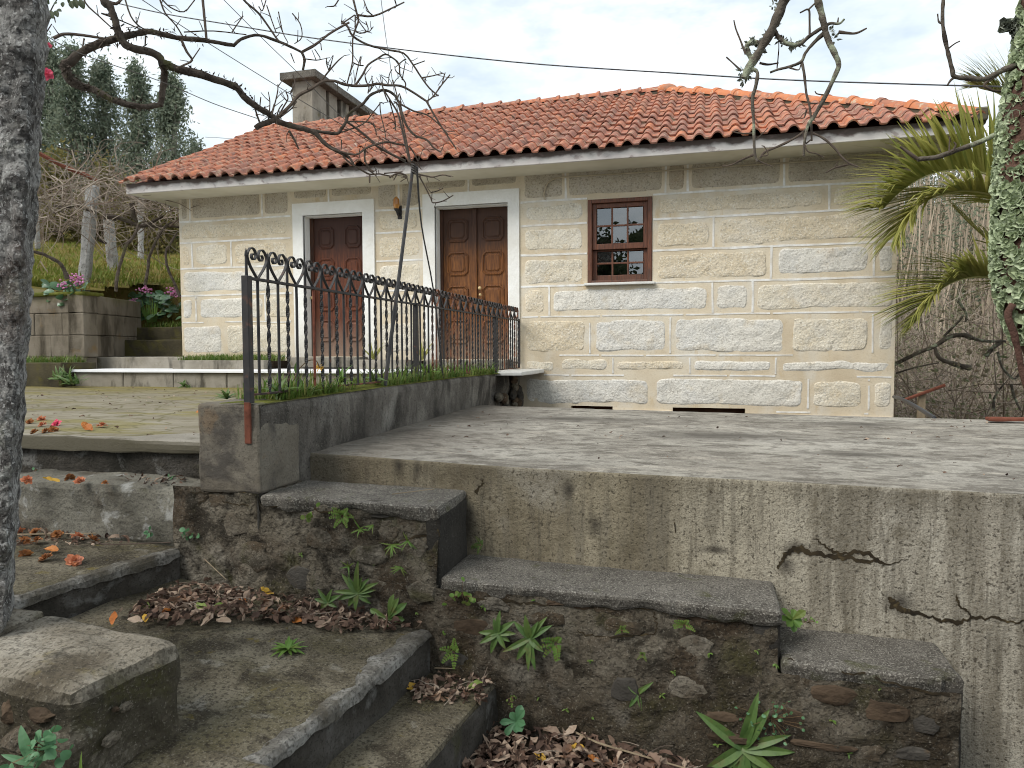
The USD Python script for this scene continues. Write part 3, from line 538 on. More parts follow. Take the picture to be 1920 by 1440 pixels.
# ------------------------------------------------------------------ low wall under the railing, with the pier at its near end
lw = Thing('terrace_wall', 'low blackened rendered wall that carries the iron railing, with a square pier at its near end', 'low wall', (-2.6, 6.0, -.6))
def face(u, v):                                                   # right-hand face
    y = lerp(3.46, 9.55, u); z = lerp(-1.0, -.292, v)
    top = np.interp(y, [3.4, 4.4, 6.8, 8.4, 9.6], [-.299, -.285, -.272, -.285, -.29])
    z = lerp(-1.0, top, v)
    x = -2.36 - np.clip(-.30 - z, 0, .4) * .10 + .03 * (fbm(np.stack([y * 1.6, z * 2.2, 0 * y], 1), 4, 8) - .5) - .02 * np.clip((v - .93) / .07, 0, 1) ** 2
    r = np.clip((y - 7.9) / .3, 0, 1); x = x - r * .16 * fbm(np.stack([y * 3.4, z * 4.4, 0 * y], 1), 3, 21)
    return np.stack([x, y, z], 1)
lw.part('render_face', sheet(face, 150, 26), M['wall_render'])
def topf(u, v):
    y = lerp(3.46, 9.55, v); x = lerp(-2.79, -2.372, u)
    z = np.interp(y, [3.4, 4.4, 6.8, 8.4, 9.6], [-.299, -.285, -.272, -.285, -.29]) + .03 * np.sin(u * math.pi) * (y > 3.9) + .02 * (fbm(np.stack([x * 6, y * 5, 0 * x], 1), 3, 5) - .5) * np.sin(u * math.pi)
    return np.stack([x, y, z - .002], 1)
lw.part('top', sheet(topf, 12, 110), M['moss'])
lw.part('back_face', bx(-2.80, -2.785, 3.9, 9.55, -1.0, -.31), M['wall_render'])
lw.part('pier', rough(-2.775, -2.372, 3.452, 3.86, -.80, -.296, .04, .016, .016, 6, 12), M['pier'])
# rubble stones showing at the far, broken end of the wall
g = np.random.default_rng(31)
for i in range(16):
    yy, zz = g.uniform(8.35, 9.45), g.uniform(-.74, -.36)
    lw.part('stone', blob((-2.40, yy, zz), (.05, g.uniform(.06, .12), g.uniform(.04, .09)), i, .22, 1.4), M[['rubble_brown', 'rubble_grey', 'rubble_dark'][i % 3]])
br = Thing('stone_ledge', 'pale stone ledge bridging from the railing foot to the house corner of the wall', 'ledge', (-2.4, 9.0, -.27))
br.part('slab', rough(-2.62, -2.10, 8.35, 9.585, -.315, -.262, .1, .015, .01, 5, 5), M['stone_sill'])

# ------------------------------------------------------------------ stepped stone wall flanking the stairs
YW = 3.45
sw = Thing('stepped_wall', 'mossy rubble wall with three stepped copings going down beside the stairs', 'stepped wall', (-.8, 3.6, -1.5))
TOPS = [(-2.40, -1.325, -.815), (-1.325, .362, -1.205), (.362, 1.118, -1.455)]
def wtop(x):
    z = np.full_like(x, -.775)
    for a, b, t in TOPS: z = np.where(x >= a, t - .02, z)
    return z
def wall_y(x, z):
    p = np.stack([x, z, 0 * x], 1)
    return YW + .012 - .085 * (fbm(p * 3.2, 4, 14) - .5) - .05 * np.abs(fbm(p * 7.5, 3, 15) - .5) - .03 * np.clip((-1.35 - z) / .6, 0, 1)
def wface(x0, x1, zt, n):
    def fn(u, v):
        x = lerp(x0, x1, u); z = lerp(-2.75, zt, v)
        return np.stack([x, wall_y(x, z), z], 1)
    return sheet(fn, int((x1 - x0) / .018), n)
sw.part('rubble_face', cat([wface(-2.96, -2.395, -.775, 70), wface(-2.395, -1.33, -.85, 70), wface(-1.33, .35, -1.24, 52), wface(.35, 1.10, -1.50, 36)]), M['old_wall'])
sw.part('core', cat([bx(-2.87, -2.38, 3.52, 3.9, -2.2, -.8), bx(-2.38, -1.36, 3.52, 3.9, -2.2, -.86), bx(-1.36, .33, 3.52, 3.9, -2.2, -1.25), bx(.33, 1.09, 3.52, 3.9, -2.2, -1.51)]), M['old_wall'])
def cope(x0, x1, zt, th, seed, ys=(3.425, 3.93)):
    def w(W):
        x, y, z = W.T
        bot = np.clip((zt - z) / th, 0, 1)
        y = y + np.where(y < 3.5, bot * .03 + .030 * (fbm(np.stack([x * 7, z * 7, 0 * x], 1), 3, seed) - .5) * bot, 0)
        chip = np.clip(fbm(np.stack([x * 9, 0 * x + seed, 0 * x], 1), 3, seed + 8) - .52, 0, 1) * np.clip((3.475 - y) / .05, 0, 1)
        y = y + chip * .16; z = z - chip * .10 * (1 - bot)
        z = z - bot * .05 * (fbm(np.stack([x * 5, y * 3, 0 * x], 1), 4, seed + 3) - .5) * 2 - (x - x0) * .010
        return np.stack([x, y, z], 1)
    return rough(x0, x1, ys[0], ys[1], zt - th, zt, .028, .022, .008, 8, seed, w)
sw.part('coping', cope(-2.385, -1.318, -.800, .075, 3), M['coping'], label='upper coping slab of the stepped wall')
sw.part('coping', cope(-1.318, .366, -1.187, .085, 5), M['coping'], label='long middle coping slab of the stepped wall')
sw.part('coping', cope(.366, 1.122, -1.437, .10, 7), M['coping'], label='lowest dark grey coping slab of the stepped wall')
sw.part('step_end', rough(-1.40, -1.316, 3.47, 3.93, -1.25, -.86, .05, .012, .012, 6, 8), M['coping_dark'])
sw.part('step_end', rough(.28, .3635, 3.47, 3.93, -1.52, -1.24, .05, .012, .012, 6, 9), M['coping_dark'])
sw.part('step_end', rough(1.04, 1.119, 3.47, 3.9, -2.75, -1.50, .05, .012, .012, 6, 10), M['coping_dark'])
stones = [  # px centre, size, material
    (1085, 1137, 90, 20, 'rubble_brown'), (1040, 1131, 40, 12, 'rubble_brown'), (885, 1176, 88, 34, 'rubble_brown'), (925, 1133, 66, 28, 'rubble_grey'), (1010, 1160, 110, 30, 'rubble_grey'),
    (1150, 1146, 80, 26, 'rubble_grey'), (1212, 1128, 70, 14, 'rubble_dark'), (1166, 1178, 84, 30, 'rubble_grey'), (1265, 1148, 52, 22, 'rubble_grey'), (1320, 1160, 60, 20, 'rubble_brown'), (1300, 1215, 70, 44, 'rubble_grey'),
    (1370, 1190, 84, 40, 'rubble_grey'), (1432, 1180, 44, 52, 'rubble_dark'), (1215, 1250, 86, 40, 'rubble_grey'), (1130, 1215, 60, 50, 'rubble_grey'), (1390, 1260, 90, 44, 'rubble_grey'), (1290, 1290, 80, 46, 'rubble_grey'),
    (1172, 1290, 56, 50, 'rubble_dark'), (1060, 1270, 70, 50, 'rubble_grey'), (1352, 1340, 70, 20, 'rubble_brown'), (1395, 1382, 120, 18, 'rubble_brown'), (1545, 1392, 110, 14, 'rubble_brown'), (1620, 1405, 70, 40, 'rubble_grey'),
    (1560, 1300, 90, 40, 'rubble_brown'), (1660, 1330, 84, 46, 'rubble_brown'), (1735, 1350, 60, 60, 'rubble_dark'), (1700, 1410, 90, 30, 'rubble_dark'), (1500, 1290, 40, 22, 'rubble_grey'), (1478, 1345, 60, 40, 'rubble_brown'),
    (772, 985, 76, 44, 'rubble_grey'), (722, 1000, 50, 44, 'rubble_grey'), (740, 963, 40, 22, 'rubble_dark'), (706, 958, 64, 9, 'rubble_brown'), (705, 969, 60, 8, 'rubble_dark'), (700, 946, 70, 8, 'rubble_dark'), (668, 949, 16, 11, 'rubble_brown'),
    (606, 953, 24, 14, 'rubble_grey'), (632, 948, 14, 10, 'rubble_grey'), (770, 1030, 60, 34, 'rubble_grey'), (690, 1040, 80, 40, 'rubble_grey'), (600, 1010, 60, 40, 'rubble_grey'), (700, 1100, 70, 30, 'rubble_grey'), (790, 1110, 60, 44, 'rubble_grey'),
    (560, 1085, 60, 50, 'rubble_dark'), (470, 1045, 90, 60, 'rubble_grey'), (430, 985, 80, 50, 'rubble_grey'), (400, 942, 60, 34, 'rubble_grey'), (850, 1235, 60, 30, 'rubble_dark'), (965, 1230, 70, 34, 'rubble_grey')]
def face_stone(c, w, h, seed, y):
    g = np.random.default_rng(seed); k = 11; th = np.arange(k) / k * 2 * math.pi + g.uniform(0, .5); rr = g.uniform(.80, 1.12, k)
    cx, cz = np.cos(th), np.sin(th); e = (np.abs(cx) ** 3.2 + np.abs(cz) ** 3.2) ** (-1 / 3.2)
    V = []
    for sc, yy in ((1.04, .035), (1.0, -.003), (.88, -.014), (.45, -.017)):
        for q in range(k): V.append((c[0] + cx[q] * e[q] * rr[q] * w / 2 * sc, y + yy + g.uniform(-.004, .004), c[2] + cz[q] * e[q] * rr[q] * h / 2 * sc))
    V.append((c[0], y - .016, c[2])); F = []
    for r in range(3):
        for q in range(k): a_, b_ = r * k + q, r * k + (q + 1) % k; F += [[a_, b_, b_ + k], [a_, b_ + k, a_ + k]]
    F += [[3 * k + q, 3 * k + (q + 1) % k, 4 * k] for q in range(k)]
    return np.array(V), np.array(F)
for i, (px, py, w, h, mm) in enumerate(stones):
    if mm == 'rubble_grey' and i % 2 and py > 1180: continue
    c = atY(px, py, YW); s_ = mpp(c); y = float(wall_y(np.array([c[0]]), np.array([c[2]]))[0])
    sw.part('stone', face_stone(c, w * s_, h * s_, i + 40, y + .010), M[mm], smooth=30)
for i, (pp, ww) in enumerate([([(350, 925), (400, 925), (445, 922), (482, 918)], [4, 6, 4, 5]), ([(368, 948), (385, 935), (420, 945), (460, 950)], [4, 6, 4, 2]), ([(500, 950), (600, 958), (660, 968)], [5, 6, 3]),
    ([(1080, 1190), (1110, 1195), (1180, 1196), (1228, 1192)], [4, 5, 5, 3]), ([(1225, 1150), (1230, 1172), (1225, 1192)], [3, 5, 3]), ([(770, 972), (800, 960), (812, 985), (820, 1010)], [4, 6, 7, 3]), ([(738, 1020), (780, 1010), (815, 1002)], [4, 6, 3]),
    ([(850, 1122), (940, 1128), (1020, 1135), (1100, 1128), (1180, 1140), (1260, 1150), (1340, 1158), (1400, 1150), (1460, 1160)], [5, 9, 6, 10, 6, 6, 5, 7, 4]), ([(1475, 1240), (1520, 1250), (1545, 1262), (1600, 1262), (1680, 1280), (1780, 1300)], [5, 9, 10, 6, 7, 5])]):
    ribbon(pp, ww, YW - .012, M['crack'], sw, 'crack', off=.03, seed=60 + i)

# ------------------------------------------------------------------ the stone stairs
st = Thing('stone_staircase', 'worn mossy stone staircase turning from the court up to the paved terrace', 'staircase', (-2, 2.9, -1.5))
def hexrough(c8, seed, amp=.010, seg=.05, r=.02, freq=5):        # corners [x][y][z]
    c8 = np.array(c8, float)
    w = hexwarp(0, 1, 0, 1, 0, 1, c8)
    L = [np.linalg.norm(c8[1, 0, 0] - c8[0, 0, 0]), np.linalg.norm(c8[0, 1, 0] - c8[0, 0, 0]), np.linalg.norm(c8[0, 0, 1] - c8[0, 0, 0])]
    V, F = rough(0, L[0], 0, L[1], 0, L[2], seg, r, amp, freq, seed)
    return w(V / L), F
def hexstep(name, c8, seed, mt): return st.part(name, hexrough(c8, seed), mt)
# lowest tread, landing, S3 tread (edges run along Y)
def slabcorners(xl0, xl1, xr0, xr1, y0, y1, zl, zr, th):          # left edge x at y0/y1, right edge x at y0/y1
    return [[[(xl0, y0, zl - th), (xl0, y0, zl)], [(xl1, y1, zl - th), (xl1, y1, zl)]], [[(xr0, y0, zr - th), (xr0, y0, zr)], [(xr1, y1, zr - th), (xr1, y1, zr)]]]
hexstep('tread', slabcorners(-1.62, -1.50, -1.165, -1.012, 1.9, 3.47, -1.70, -1.70, .3), 1, M['step_stone'])
hexstep('tread', slabcorners(-3.05, -3.0, -1.545, -1.385, 2.05, 3.47, -1.31, -1.474, .42), 2, M['step_stone'])
hexstep('tread', slabcorners(-4.4, -4.4, -3.13, -2.925, 2.33, 3.50, -1.10, -1.146, .4), 3, M['step_stone'])
def riser(x0, y0, x1, y1, zb0, zb1, zt0, zt1, seed, mt, th=.025):
    P = np.array([x0, y0]); Q = np.array([x1, y1]); n = int(np.linalg.norm(Q - P) / .022); nrm = np.array([(Q - P)[1], -(Q - P)[0]]); nrm /= np.linalg.norm(nrm)
    def fn(u, v):
        b = P + np.outer(u, Q - P); z = lerp(lerp(zb0, zb1, u), lerp(zt0, zt1, u), v)
        d = th * (.4 + 1.3 * (fbm(np.stack([b[:, 0] * 5, b[:, 1] * 5, z * 6], 1), 4, seed) - .5)) - th * 1.6 * np.clip((v - .86) / .14, 0, 1) ** 2
        b = b + nrm * d[:, None]
        return np.stack([b[:, 0], b[:, 1], z], 1)
    return sheet(fn, n, 12)
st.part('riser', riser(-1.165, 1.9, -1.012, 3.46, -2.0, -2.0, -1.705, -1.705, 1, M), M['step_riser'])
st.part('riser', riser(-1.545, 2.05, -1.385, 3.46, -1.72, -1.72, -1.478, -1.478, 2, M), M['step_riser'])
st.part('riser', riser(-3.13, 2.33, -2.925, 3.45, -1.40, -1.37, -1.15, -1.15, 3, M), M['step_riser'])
def nosing(x0, y0, x1, y1, z, w, seed):
    P, Q = np.array([x0, y0, z]), np.array([x1, y1, z]); L = np.linalg.norm(Q - P); d = (Q - P) / L; nrm = np.array([d[1], -d[0], 0])
    def fn(u, v):
        rag = w * (.15 + 1.7 * np.clip(fbm(np.stack([u * L * 6, 0 * u + seed, 0 * u], 1), 4, seed) - .22, 0, 1))
        low = .02 + .05 * fbm(np.stack([u * L * 9, 0 * u + seed, 0 * u], 1), 3, seed + 2)
        off = np.interp(v, [0, .3, .42, 1], [.030, .026, .010, 0]); off = np.where(v > .42, .010 - (v - .42) / .58 * rag, off)
        zz = np.where(v < .3, -low + (low - .014) * v / .3, np.where(v < .42, -.014 + .018 * (v - .3) / .12, .0045))
        zz = zz + .010 * (fbm(np.stack([u * L * 14, v * 3, 0 * u + seed], 1), 3, seed + 5) - .5) * np.where(v > .95, 0, 1)
        return P + np.outer(u * L, d) + off[:, None] * nrm + zz[:, None] * [0, 0, 1]
    return sheet(fn, int(L / .016), 14)
st.part('nosing', nosing(-1.535, 2.12, -1.385, 3.44, -1.471, .085, 4), M['step_edge'])
st.part('nosing', nosing(-3.125, 2.36, -2.93, 3.44, -1.143, .08, 5), M['step_edge'])
# the two steps that turn towards the house
st.part('tread', rough(-4.6, -2.865, 3.475, 3.82, -1.16, -.792, .04, .045, .030, 5, 21), M['granite_step'], label='pale rough granite step below the top riser')
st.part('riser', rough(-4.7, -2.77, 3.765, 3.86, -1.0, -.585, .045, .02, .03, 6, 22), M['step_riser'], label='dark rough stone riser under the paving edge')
# near-side kerb beside the stairs
st.part('kerb_stone', hexrough([[[(-1.93, 1.55, -1.9), (-1.93, 1.55, -1.425)], [(-1.93, 2.19, -1.9), (-1.93, 2.19, -1.425)]], [[(-.9, 1.5, -1.9), (-.9, 1.5, -1.45)], [(-.95, 2.06, -1.9), (-.95, 2.06, -1.45)]]], 23, .014, .03, .03, 4), M['step_stone'])
# parapet of big granite blocks that the granite post stands on
pb = Thing('granite_parapet', 'thick block of weathered granite at the bottom left carrying the leaning post', 'parapet', (-2.4, 2.05, -1.6))
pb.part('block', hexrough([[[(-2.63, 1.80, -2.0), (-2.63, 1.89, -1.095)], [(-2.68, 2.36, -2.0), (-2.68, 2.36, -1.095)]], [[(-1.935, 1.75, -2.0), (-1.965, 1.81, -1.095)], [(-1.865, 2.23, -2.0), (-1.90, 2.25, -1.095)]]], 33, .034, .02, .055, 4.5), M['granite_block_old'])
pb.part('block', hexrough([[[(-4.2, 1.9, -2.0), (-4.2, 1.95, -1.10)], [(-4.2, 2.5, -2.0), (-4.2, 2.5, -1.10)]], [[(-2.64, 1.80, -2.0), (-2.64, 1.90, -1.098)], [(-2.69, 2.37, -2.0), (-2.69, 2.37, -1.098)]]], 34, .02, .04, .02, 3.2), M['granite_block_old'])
for i, (px, py, w, h, mm, Y) in enumerate([(235, 1325, 20, 22, 'rubble_grey', 0), (217, 1330, 8, 12, 'rubble_brown', 0), (90, 1335, 70, 36, 'rubble_brown', 1.84), (30, 1330, 44, 60, 'rubble_brown', 1.86), (40, 1390, 60, 60, 'rubble_grey', 1.8), (210, 1385, 30, 30, 'rubble_grey', 0)]):
    c = atX(px, py, -1.925) if not Y else atY(px, py, Y); s = mpp(c); a = (.014, w * s * .7, h * s * .4) if not Y else (w * s * .5, .045, h * s * .45)
    pb.part('stone', blob(c, a, i + 90, .45, 2.1, 2), M[mm])

# ================================================================== THE HOUSE
hs = Thing('stone_house', 'single-storey stone house with tiled roof, two brown doors and a sash window', 'house', (-3, 9.6, -.8))
XL, XR = -7.965, 2.262
JZ = [2.024, 1.701, 1.295, .873, .455, -.076, -.343, -.775]        # joint heights, top to bottom
WT = 2.42                                                         # soffit level
D1 = (-5.775, -4.80, -.085, 2.014)                                  # door openings x0,x1,z0,z1 on the front plane
D2 = (-3.68, -2.605, -.125, 2.034)
WN = (-1.502, -.648, .895, 2.004)
def px2(px, py): p = atY(px, py, YF); return p[0], p[2]
v1 = [(-1.73, -1.16), (-.372, .537)]
def holed_wall(x0, x1, z0, z1, y0, y1, holes):
    xs = sorted({x0, x1, *[h[0] for h in holes], *[h[1] for h in holes]}); zs = sorted({z0, z1, *[h[2] for h in holes], *[h[3] for h in holes]})
    solid = {(i, j): not any(h[0] - 1e-6 <= (xs[i] + xs[i + 1]) / 2 <= h[1] + 1e-6 and h[2] <= (zs[j] + zs[j + 1]) / 2 <= h[3] for h in holes) for i in range(len(xs) - 1) for j in range(len(zs) - 1)}
    V, F = [], []
    def quad(*p): F.append(list(range(len(V), len(V) + 4))); V.extend(p)
    for (i, j), on in solid.items():
        if not on: continue
        a, b, c, d = xs[i], xs[i + 1], zs[j], zs[j + 1]
        quad((a, y0, c), (b, y0, c), (b, y0, d), (a, y0, d)); quad((b, y1, c), (a, y1, c), (a, y1, d), (b, y1, d))
        if not solid.get((i - 1, j)): quad((a, y1, c), (a, y0, c), (a, y0, d), (a, y1, d))
        if not solid.get((i + 1, j)): quad((b, y0, c), (b, y1, c), (b, y1, d), (b, y0, d))
        if not solid.get((i, j - 1)): quad((a, y1, c), (b, y1, c), (b, y0, c), (a, y0, c))
        if not solid.get((i, j + 1)): quad((a, y0, d), (b, y0, d), (b, y1, d), (a, y1, d))
    return np.array(V), np.array(F)
hs_wall = hs.part('wall', holed_wall(XL, XR, -2.3, WT + .15, YF, YF + .42, [D1, D2, WN] + [(a, b, -.98, -.762) for a, b in v1]), M['mortar'])
hs.part('wall', cat([bx(XL, XL + .4, YF + .43, 16.0, -2.3, WT + .15)]), M['granite_shade'], label='left end wall, hidden behind the corner')
hs.part('wall', cat([bx(XR - .4, XR, YF + .43, 16.0, -2.3, WT + .15)]), M['granite_shade'], label='right end wall beyond the corner')
hs.part('wall', bx(XL, XR, 16.0, 16.4, -2.3, WT + .15), M['granite_shade'], label='rear wall')
hs.part('floor', bx(XL + .4, XR - .4, YF + .42, 16.0, -2.2, -2.1), M['black_inside'])
hs.part('ceiling', bx(XL + .4, XR - .4, YF + .42, 16.0, 2.30, 2.36), M['black_inside'])
for a, b in v1: hs.part('vent', bx(a - .05, b + .05, YF + .12, YF + .2, -1.0, -.72), M['vent_dark'])

# rough-faced granite stones, each its own part, with pale pointing lines between
COURSES = [
    (WT, JZ[0], [[-7.96, -7.76, -6.47, -5.35, -4.23, -3.18, -1.80, -.48, -.20, .97, 2.25]], 0),
    (JZ[0], JZ[1], [[-7.96, -5.99], [-4.60, -3.87], [-2.43, -1.51], [-.64, 1.49, 2.02, 2.25]], 1),
    (JZ[1], JZ[2], [[-7.96, -7.74, -7.03, -5.99], [-4.60, -3.87], [-2.43, -1.51], [-.64, .12, 2.25]], 1),
    (JZ[2], JZ[3], [[-7.96, -5.99], [-4.60, -3.87], [-2.43, -1.51], [-.64, .83, 2.01, 2.25]], 1),
    (JZ[3], JZ[4], [[-7.96, -7.69, -6.45, -5.99], [-4.60, -3.87], [-2.43, -2.03, .12, .61, 2.25]], 1),
    (JZ[4], JZ[5], [[-7.96, -7.2, -5.99], [-4.60, -3.87], [-2.43, -1.47, -.41, 1.04, 2.01, 2.25]], 1),
    (JZ[5], JZ[6], [[-2.43, -1.92, -1.16, -.16, .90, 2.25]], 1),
    (JZ[6], JZ[7], [[-2.43, -.64, 1.29, 1.98, 2.25]], 1)]
TOPCUT = [(-5.99 + .02, -4.60 - .02, 2.20), (-3.86 + .0, -2.44, 2.22)]   # white door surrounds reach into the top course
def stone_panel(x0, x1, z0, z1, mx, mz, seed, depth, seg=.034, amp=.014, irr=1.0):
    g = np.random.default_rng(seed)
    a0, a1 = x0 + mx * g.uniform(.75, 1.5), x1 - mx * g.uniform(.75, 1.5); b0, b1 = z0 + mz * g.uniform(.8, 1.5), z1 - mz * g.uniform(.8, 1.5)
    if x0 <= -7.9: a0 = x0 + .01
    if x1 >= 2.2: a1 = x1 - .004
    if a1 - a0 < .06: return None
    nx, nz = max(int((a1 - a0) / seg), 3), max(int((b1 - b0) / seg), 3)
    def fn(u, v):
        x, z = lerp(a0, a1, u), lerp(b0, b1, v)
        w, h = a1 - a0, b1 - b0
        rr = min(.09, h * .4, w * .4)
        cx, cz = np.clip(x, a0 + rr, a1 - rr), np.clip(z, b0 + rr, b1 - rr)
        dx, dz = x - cx, z - cz; dd = np.maximum(np.hypot(dx, dz), 1e-9); mxn = np.maximum(np.abs(dx), np.abs(dz))
        x2, z2 = cx + dx / dd * mxn, cz + dz / dd * mxn
        edge = np.minimum.reduce([u * w, (1 - u) * w, v * h, (1 - v) * h])
        p = np.stack([x, z, 0 * x + seed], 1)
        onb = np.clip(1 - edge / .09, 0, 1)
        x2 = x2 + onb * irr * .10 * (fbm(p * 3.4, 4, seed) - .5); z2 = z2 + onb * irr * .085 * (fbm(p * 3.0 + 9, 4, seed + 1) - .5)
        x2 = np.clip(x2, x0 + .012, x1 - .004)
        y = -depth * np.clip(edge / .06, 0, 1) ** .8 - np.clip(edge / .03, 0, 1) * (amp * 2 * (fbm(p * 9, 4, seed) - .5) + depth * .8 * (fbm(p * 2.2, 2, seed + 5) - .5))
        y = np.where(edge < 1e-6, .012, y)
        return np.stack([x2, YF + y, z2], 1)
    return sheet(fn, nx, nz)
sid = 0
lines = []
for ci, (zt, zb, runs, rg) in enumerate(COURSES):
    for run in runs:
        for x0, x1 in zip(run[:-1], run[1:]):
            sid += 1
            if rg == 0:
                top = zt - .0
                cut = [c for c in TOPCUT if x0 < c[1] - .05 and x1 > c[0] + .05]
                zz0 = max([zb] + [c[2] for c in cut]) if cut else zb
                segs = [(x0, x1, zz0)]
                if cut: segs = [(x0, max(x0, cut[0][0] - .02), zb)] + [(max(x0, cut[0][0]), min(x1, cut[0][1]), cut[0][2] + .02)] + [(min(x1, cut[0][1] + .02), x1, zb)]
                for q0, q1, qz in segs:
                    if q1 - q0 < .1: continue
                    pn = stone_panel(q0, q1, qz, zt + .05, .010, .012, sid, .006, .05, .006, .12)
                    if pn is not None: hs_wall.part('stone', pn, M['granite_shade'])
            else:
                z0 = zb - (.0 if ci < 7 else -.0)
                mz = .034 if zt - zb > .3 else .045
                pn = stone_panel(x0, x1, z0, zt, .040, mz, sid, .009, .034, .011)
                if pn is not None: hs_wall.part('stone', pn, M[(['granite_tan', 'granite_tan', 'granite_block'] if ci <= 2 else ['granite_block', 'granite_grey', 'granite_tan', 'granite_block', 'granite_grey'])[(sid * 7 + ci) % (3 if ci <= 2 else 5)]])
    for run in runs:
        g = np.random.default_rng(ci * 7 + len(run))
        if ci > 0: lines.append((run[0], run[-1], zt, zt, 1.0 if ci <= 4 else .55, ci))
        for x in run[1:-1]:
            lines.append((x, x, zb, min(zt, WT - .0), 1.0 if ci <= 4 else .8, ci))
lines.append((-7.8, -6.0, JZ[4] - .02, JZ[4] - .02, .5, 5)); lines.append((-7.7, -6.0, JZ[5], JZ[5], .3, 5)); lines.append((.9, 2.0, -.80, -.80, .7, 7))
seen = set()
for k, (x0, x1, z0, z1, cov, ci) in enumerate(lines):
    key = (round(x0, 2), round(x1, 2), round(z0, 2), round(z1, 2))
    if key in seen: continue
    seen.add(key)
    g = np.random.default_rng(k + 500)
    L = abs(x1 - x0) + abs(z1 - z0); t = 0.0; ms = []
    while t < L - .02:
        l = L - t if cov >= 1 and ci <= 3 else min(g.uniform(.25, 1.1), L - t)
        if cov >= 1 and ci <= 3 or g.random() < cov:
            n = max(int(l / .06), 2); q = np.linspace(t + (.012 if cov < 1 else 0), t + l - (.0 if cov >= 1 else .02), n + 1)
            w = (.0125 if ci <= 4 else .0095) * (0.8 + .5 * fbm(np.stack([q * 7, 0 * q + k, 0 * q], 1), 2, k)); off = .006 * (fbm(np.stack([q * 3, 0 * q + k, 0 * q + 5], 1), 2, k) - .5) * 2
            if x0 == x1: A = np.stack([x0 + off - w, 0 * q, min(z0, z1) + q], 1); Bq = np.stack([x0 + off + w, 0 * q, min(z0, z1) + q], 1)
            else: A = np.stack([x0 + q, 0 * q, z0 + off + w], 1); Bq = np.stack([x0 + q, 0 * q, z0 + off - w], 1)
            if x0 == x1: A[0, 2] += .014; Bq[0, 2] += .014; A[-1, 2] -= .013; Bq[-1, 2] -= .013
            yy = YF - .0045 - .0015 * (x0 == x1)
            A[:, 1] = yy; Bq[:, 1] = yy; C = A + [0, .008, 0]; D = Bq + [0, .008, 0]
            V = np.concatenate([A, Bq, C, D]); m_ = n + 1; F = []
            for i in range(n): F += [[i, m_ + i, m_ + i + 1, i + 1], [i, i + 1, 2 * m_ + i + 1, 2 * m_ + i], [m_ + i, 3 * m_ + i, 3 * m_ + i + 1, m_ + i + 1]]
            hs_wall.part('pointing_line', (V, np.array(F)), M['white_line'])
        t += l
# mortar plinth lip between the vents, patches
hs_wall.part('plinth', rough(-1.15, -.378, YF - .03, YF + .01, -.98, -.805, .06, .012, .008, 6, 5), M['mortar'])
hs_wall.part('plinth', rough(.543, 2.25, YF - .03, YF + .01, -.98, -.835, .06, .012, .008, 6, 6), M['mortar'])

# door surrounds of white stucco, with reveals
def surround(o, op, bottom):
    ring = sbox(o[0], bottom, o[1], o[2]).difference(sbox(op[0] - 0, bottom - 1, op[1] + 0, op[3]))
    s = hs.part('door_surround', flat_poly(ring, .05, ((0, YF - .026, 0), (1, 0, 0), (0, 0, 1), (0, 1, 0))), M['stucco_white'])
    t = .014
    s.part('reveal', bx(op[0], op[0] + t, YF + .024, YF + .21, bottom, op[3]), M['stucco_white'])
    s.part('reveal', bx(op[1] - t, op[1], YF + .024, YF + .21, bottom, op[3]), M['stucco_white'])
    s.part('reveal', bx(op[0] + t, op[1] - t, YF + .024, YF + .21, op[3] - t, op[3]), M['stucco_white'])
surround((-5.945, -4.615, 2.195), D1, -.12)
surround((-3.86, -2.445, 2.212), D2, -.16)

def octagon(w, h, c): return Polygon([(-w / 2 + c, -h / 2), (w / 2 - c, -h / 2), (w / 2, -h / 2 + c), (w / 2, h / 2 - c), (w / 2 - c, h / 2), (-w / 2 + c, h / 2), (-w / 2, h / 2 - c), (-w / 2, -h / 2 + c)])
def moulding(w, h, c, y0):                                        # raised octagonal frame of rounded section
    rings = [(0, 0), (.008, .018), (.020, .020), (.028, .008), (.034, .0)]
    V = []
    for ins, hh in rings:
        o = octagon(w - 2 * ins, h - 2 * ins, c - ins * .58)
        for x, z in list(o.exterior.coords)[:-1]: V.append((x, y0 - hh, z))
    F = [[r * 8 + k, r * 8 + (k + 1) % 8, (r + 1) * 8 + (k + 1) % 8, (r + 1) * 8 + k] for r in range(len(rings) - 1) for k in range(8)]
    return np.array(V), np.array(F)
def raised(w, h, c, y0, d=.016):
    V = []
    for ins, hh in ((0, 0), (.022, d), (.03, d)):
        for x, z in list(octagon(w - 2 * ins, h - 2 * ins, c - ins * .58).exterior.coords)[:-1]: V.append((x, y0 - hh, z))
    F = [[r * 8 + k, r * 8 + (k + 1) % 8, (r + 1) * 8 + (k + 1) % 8, (r + 1) * 8 + k] for r in range(2) for k in range(8)]
    F = np.vstack([np.array(F)[:, [0, 1, 2]], np.array(F)[:, [0, 2, 3]], [[16, 16 + k, 17 + k] for k in range(1, 7)]])
    return np.array(V), F
def leaf_door(x0, x1, z0, z1, cols, wood, yl, label, pw, ph, zs):
    d = hs.part('door', bbx(x0, x1, yl, yl + .045, z0, z1, .004), wood, label=label)
    for cx in cols:
        for cz in zs:
            V, F = moulding(pw, ph, .055, yl + .001); d.part('panel_moulding', (V + [cx, 0, cz], F), wood)
            V, F = raised(pw - .10, ph - .10, .035, yl + .001); d.part('panel', (V + [cx, 0, cz], F), wood)
    return d
yl = YF + .17
zs1 = [.306, .766, 1.230, 1.700]
d1 = leaf_door(D1[0] + .075, D1[1] - .016, -.085, D1[3] - .015, (-5.50, -5.055), M['wood_red'], yl, 'dark red-brown single door with eight octagonal panels', .275, .335, zs1)
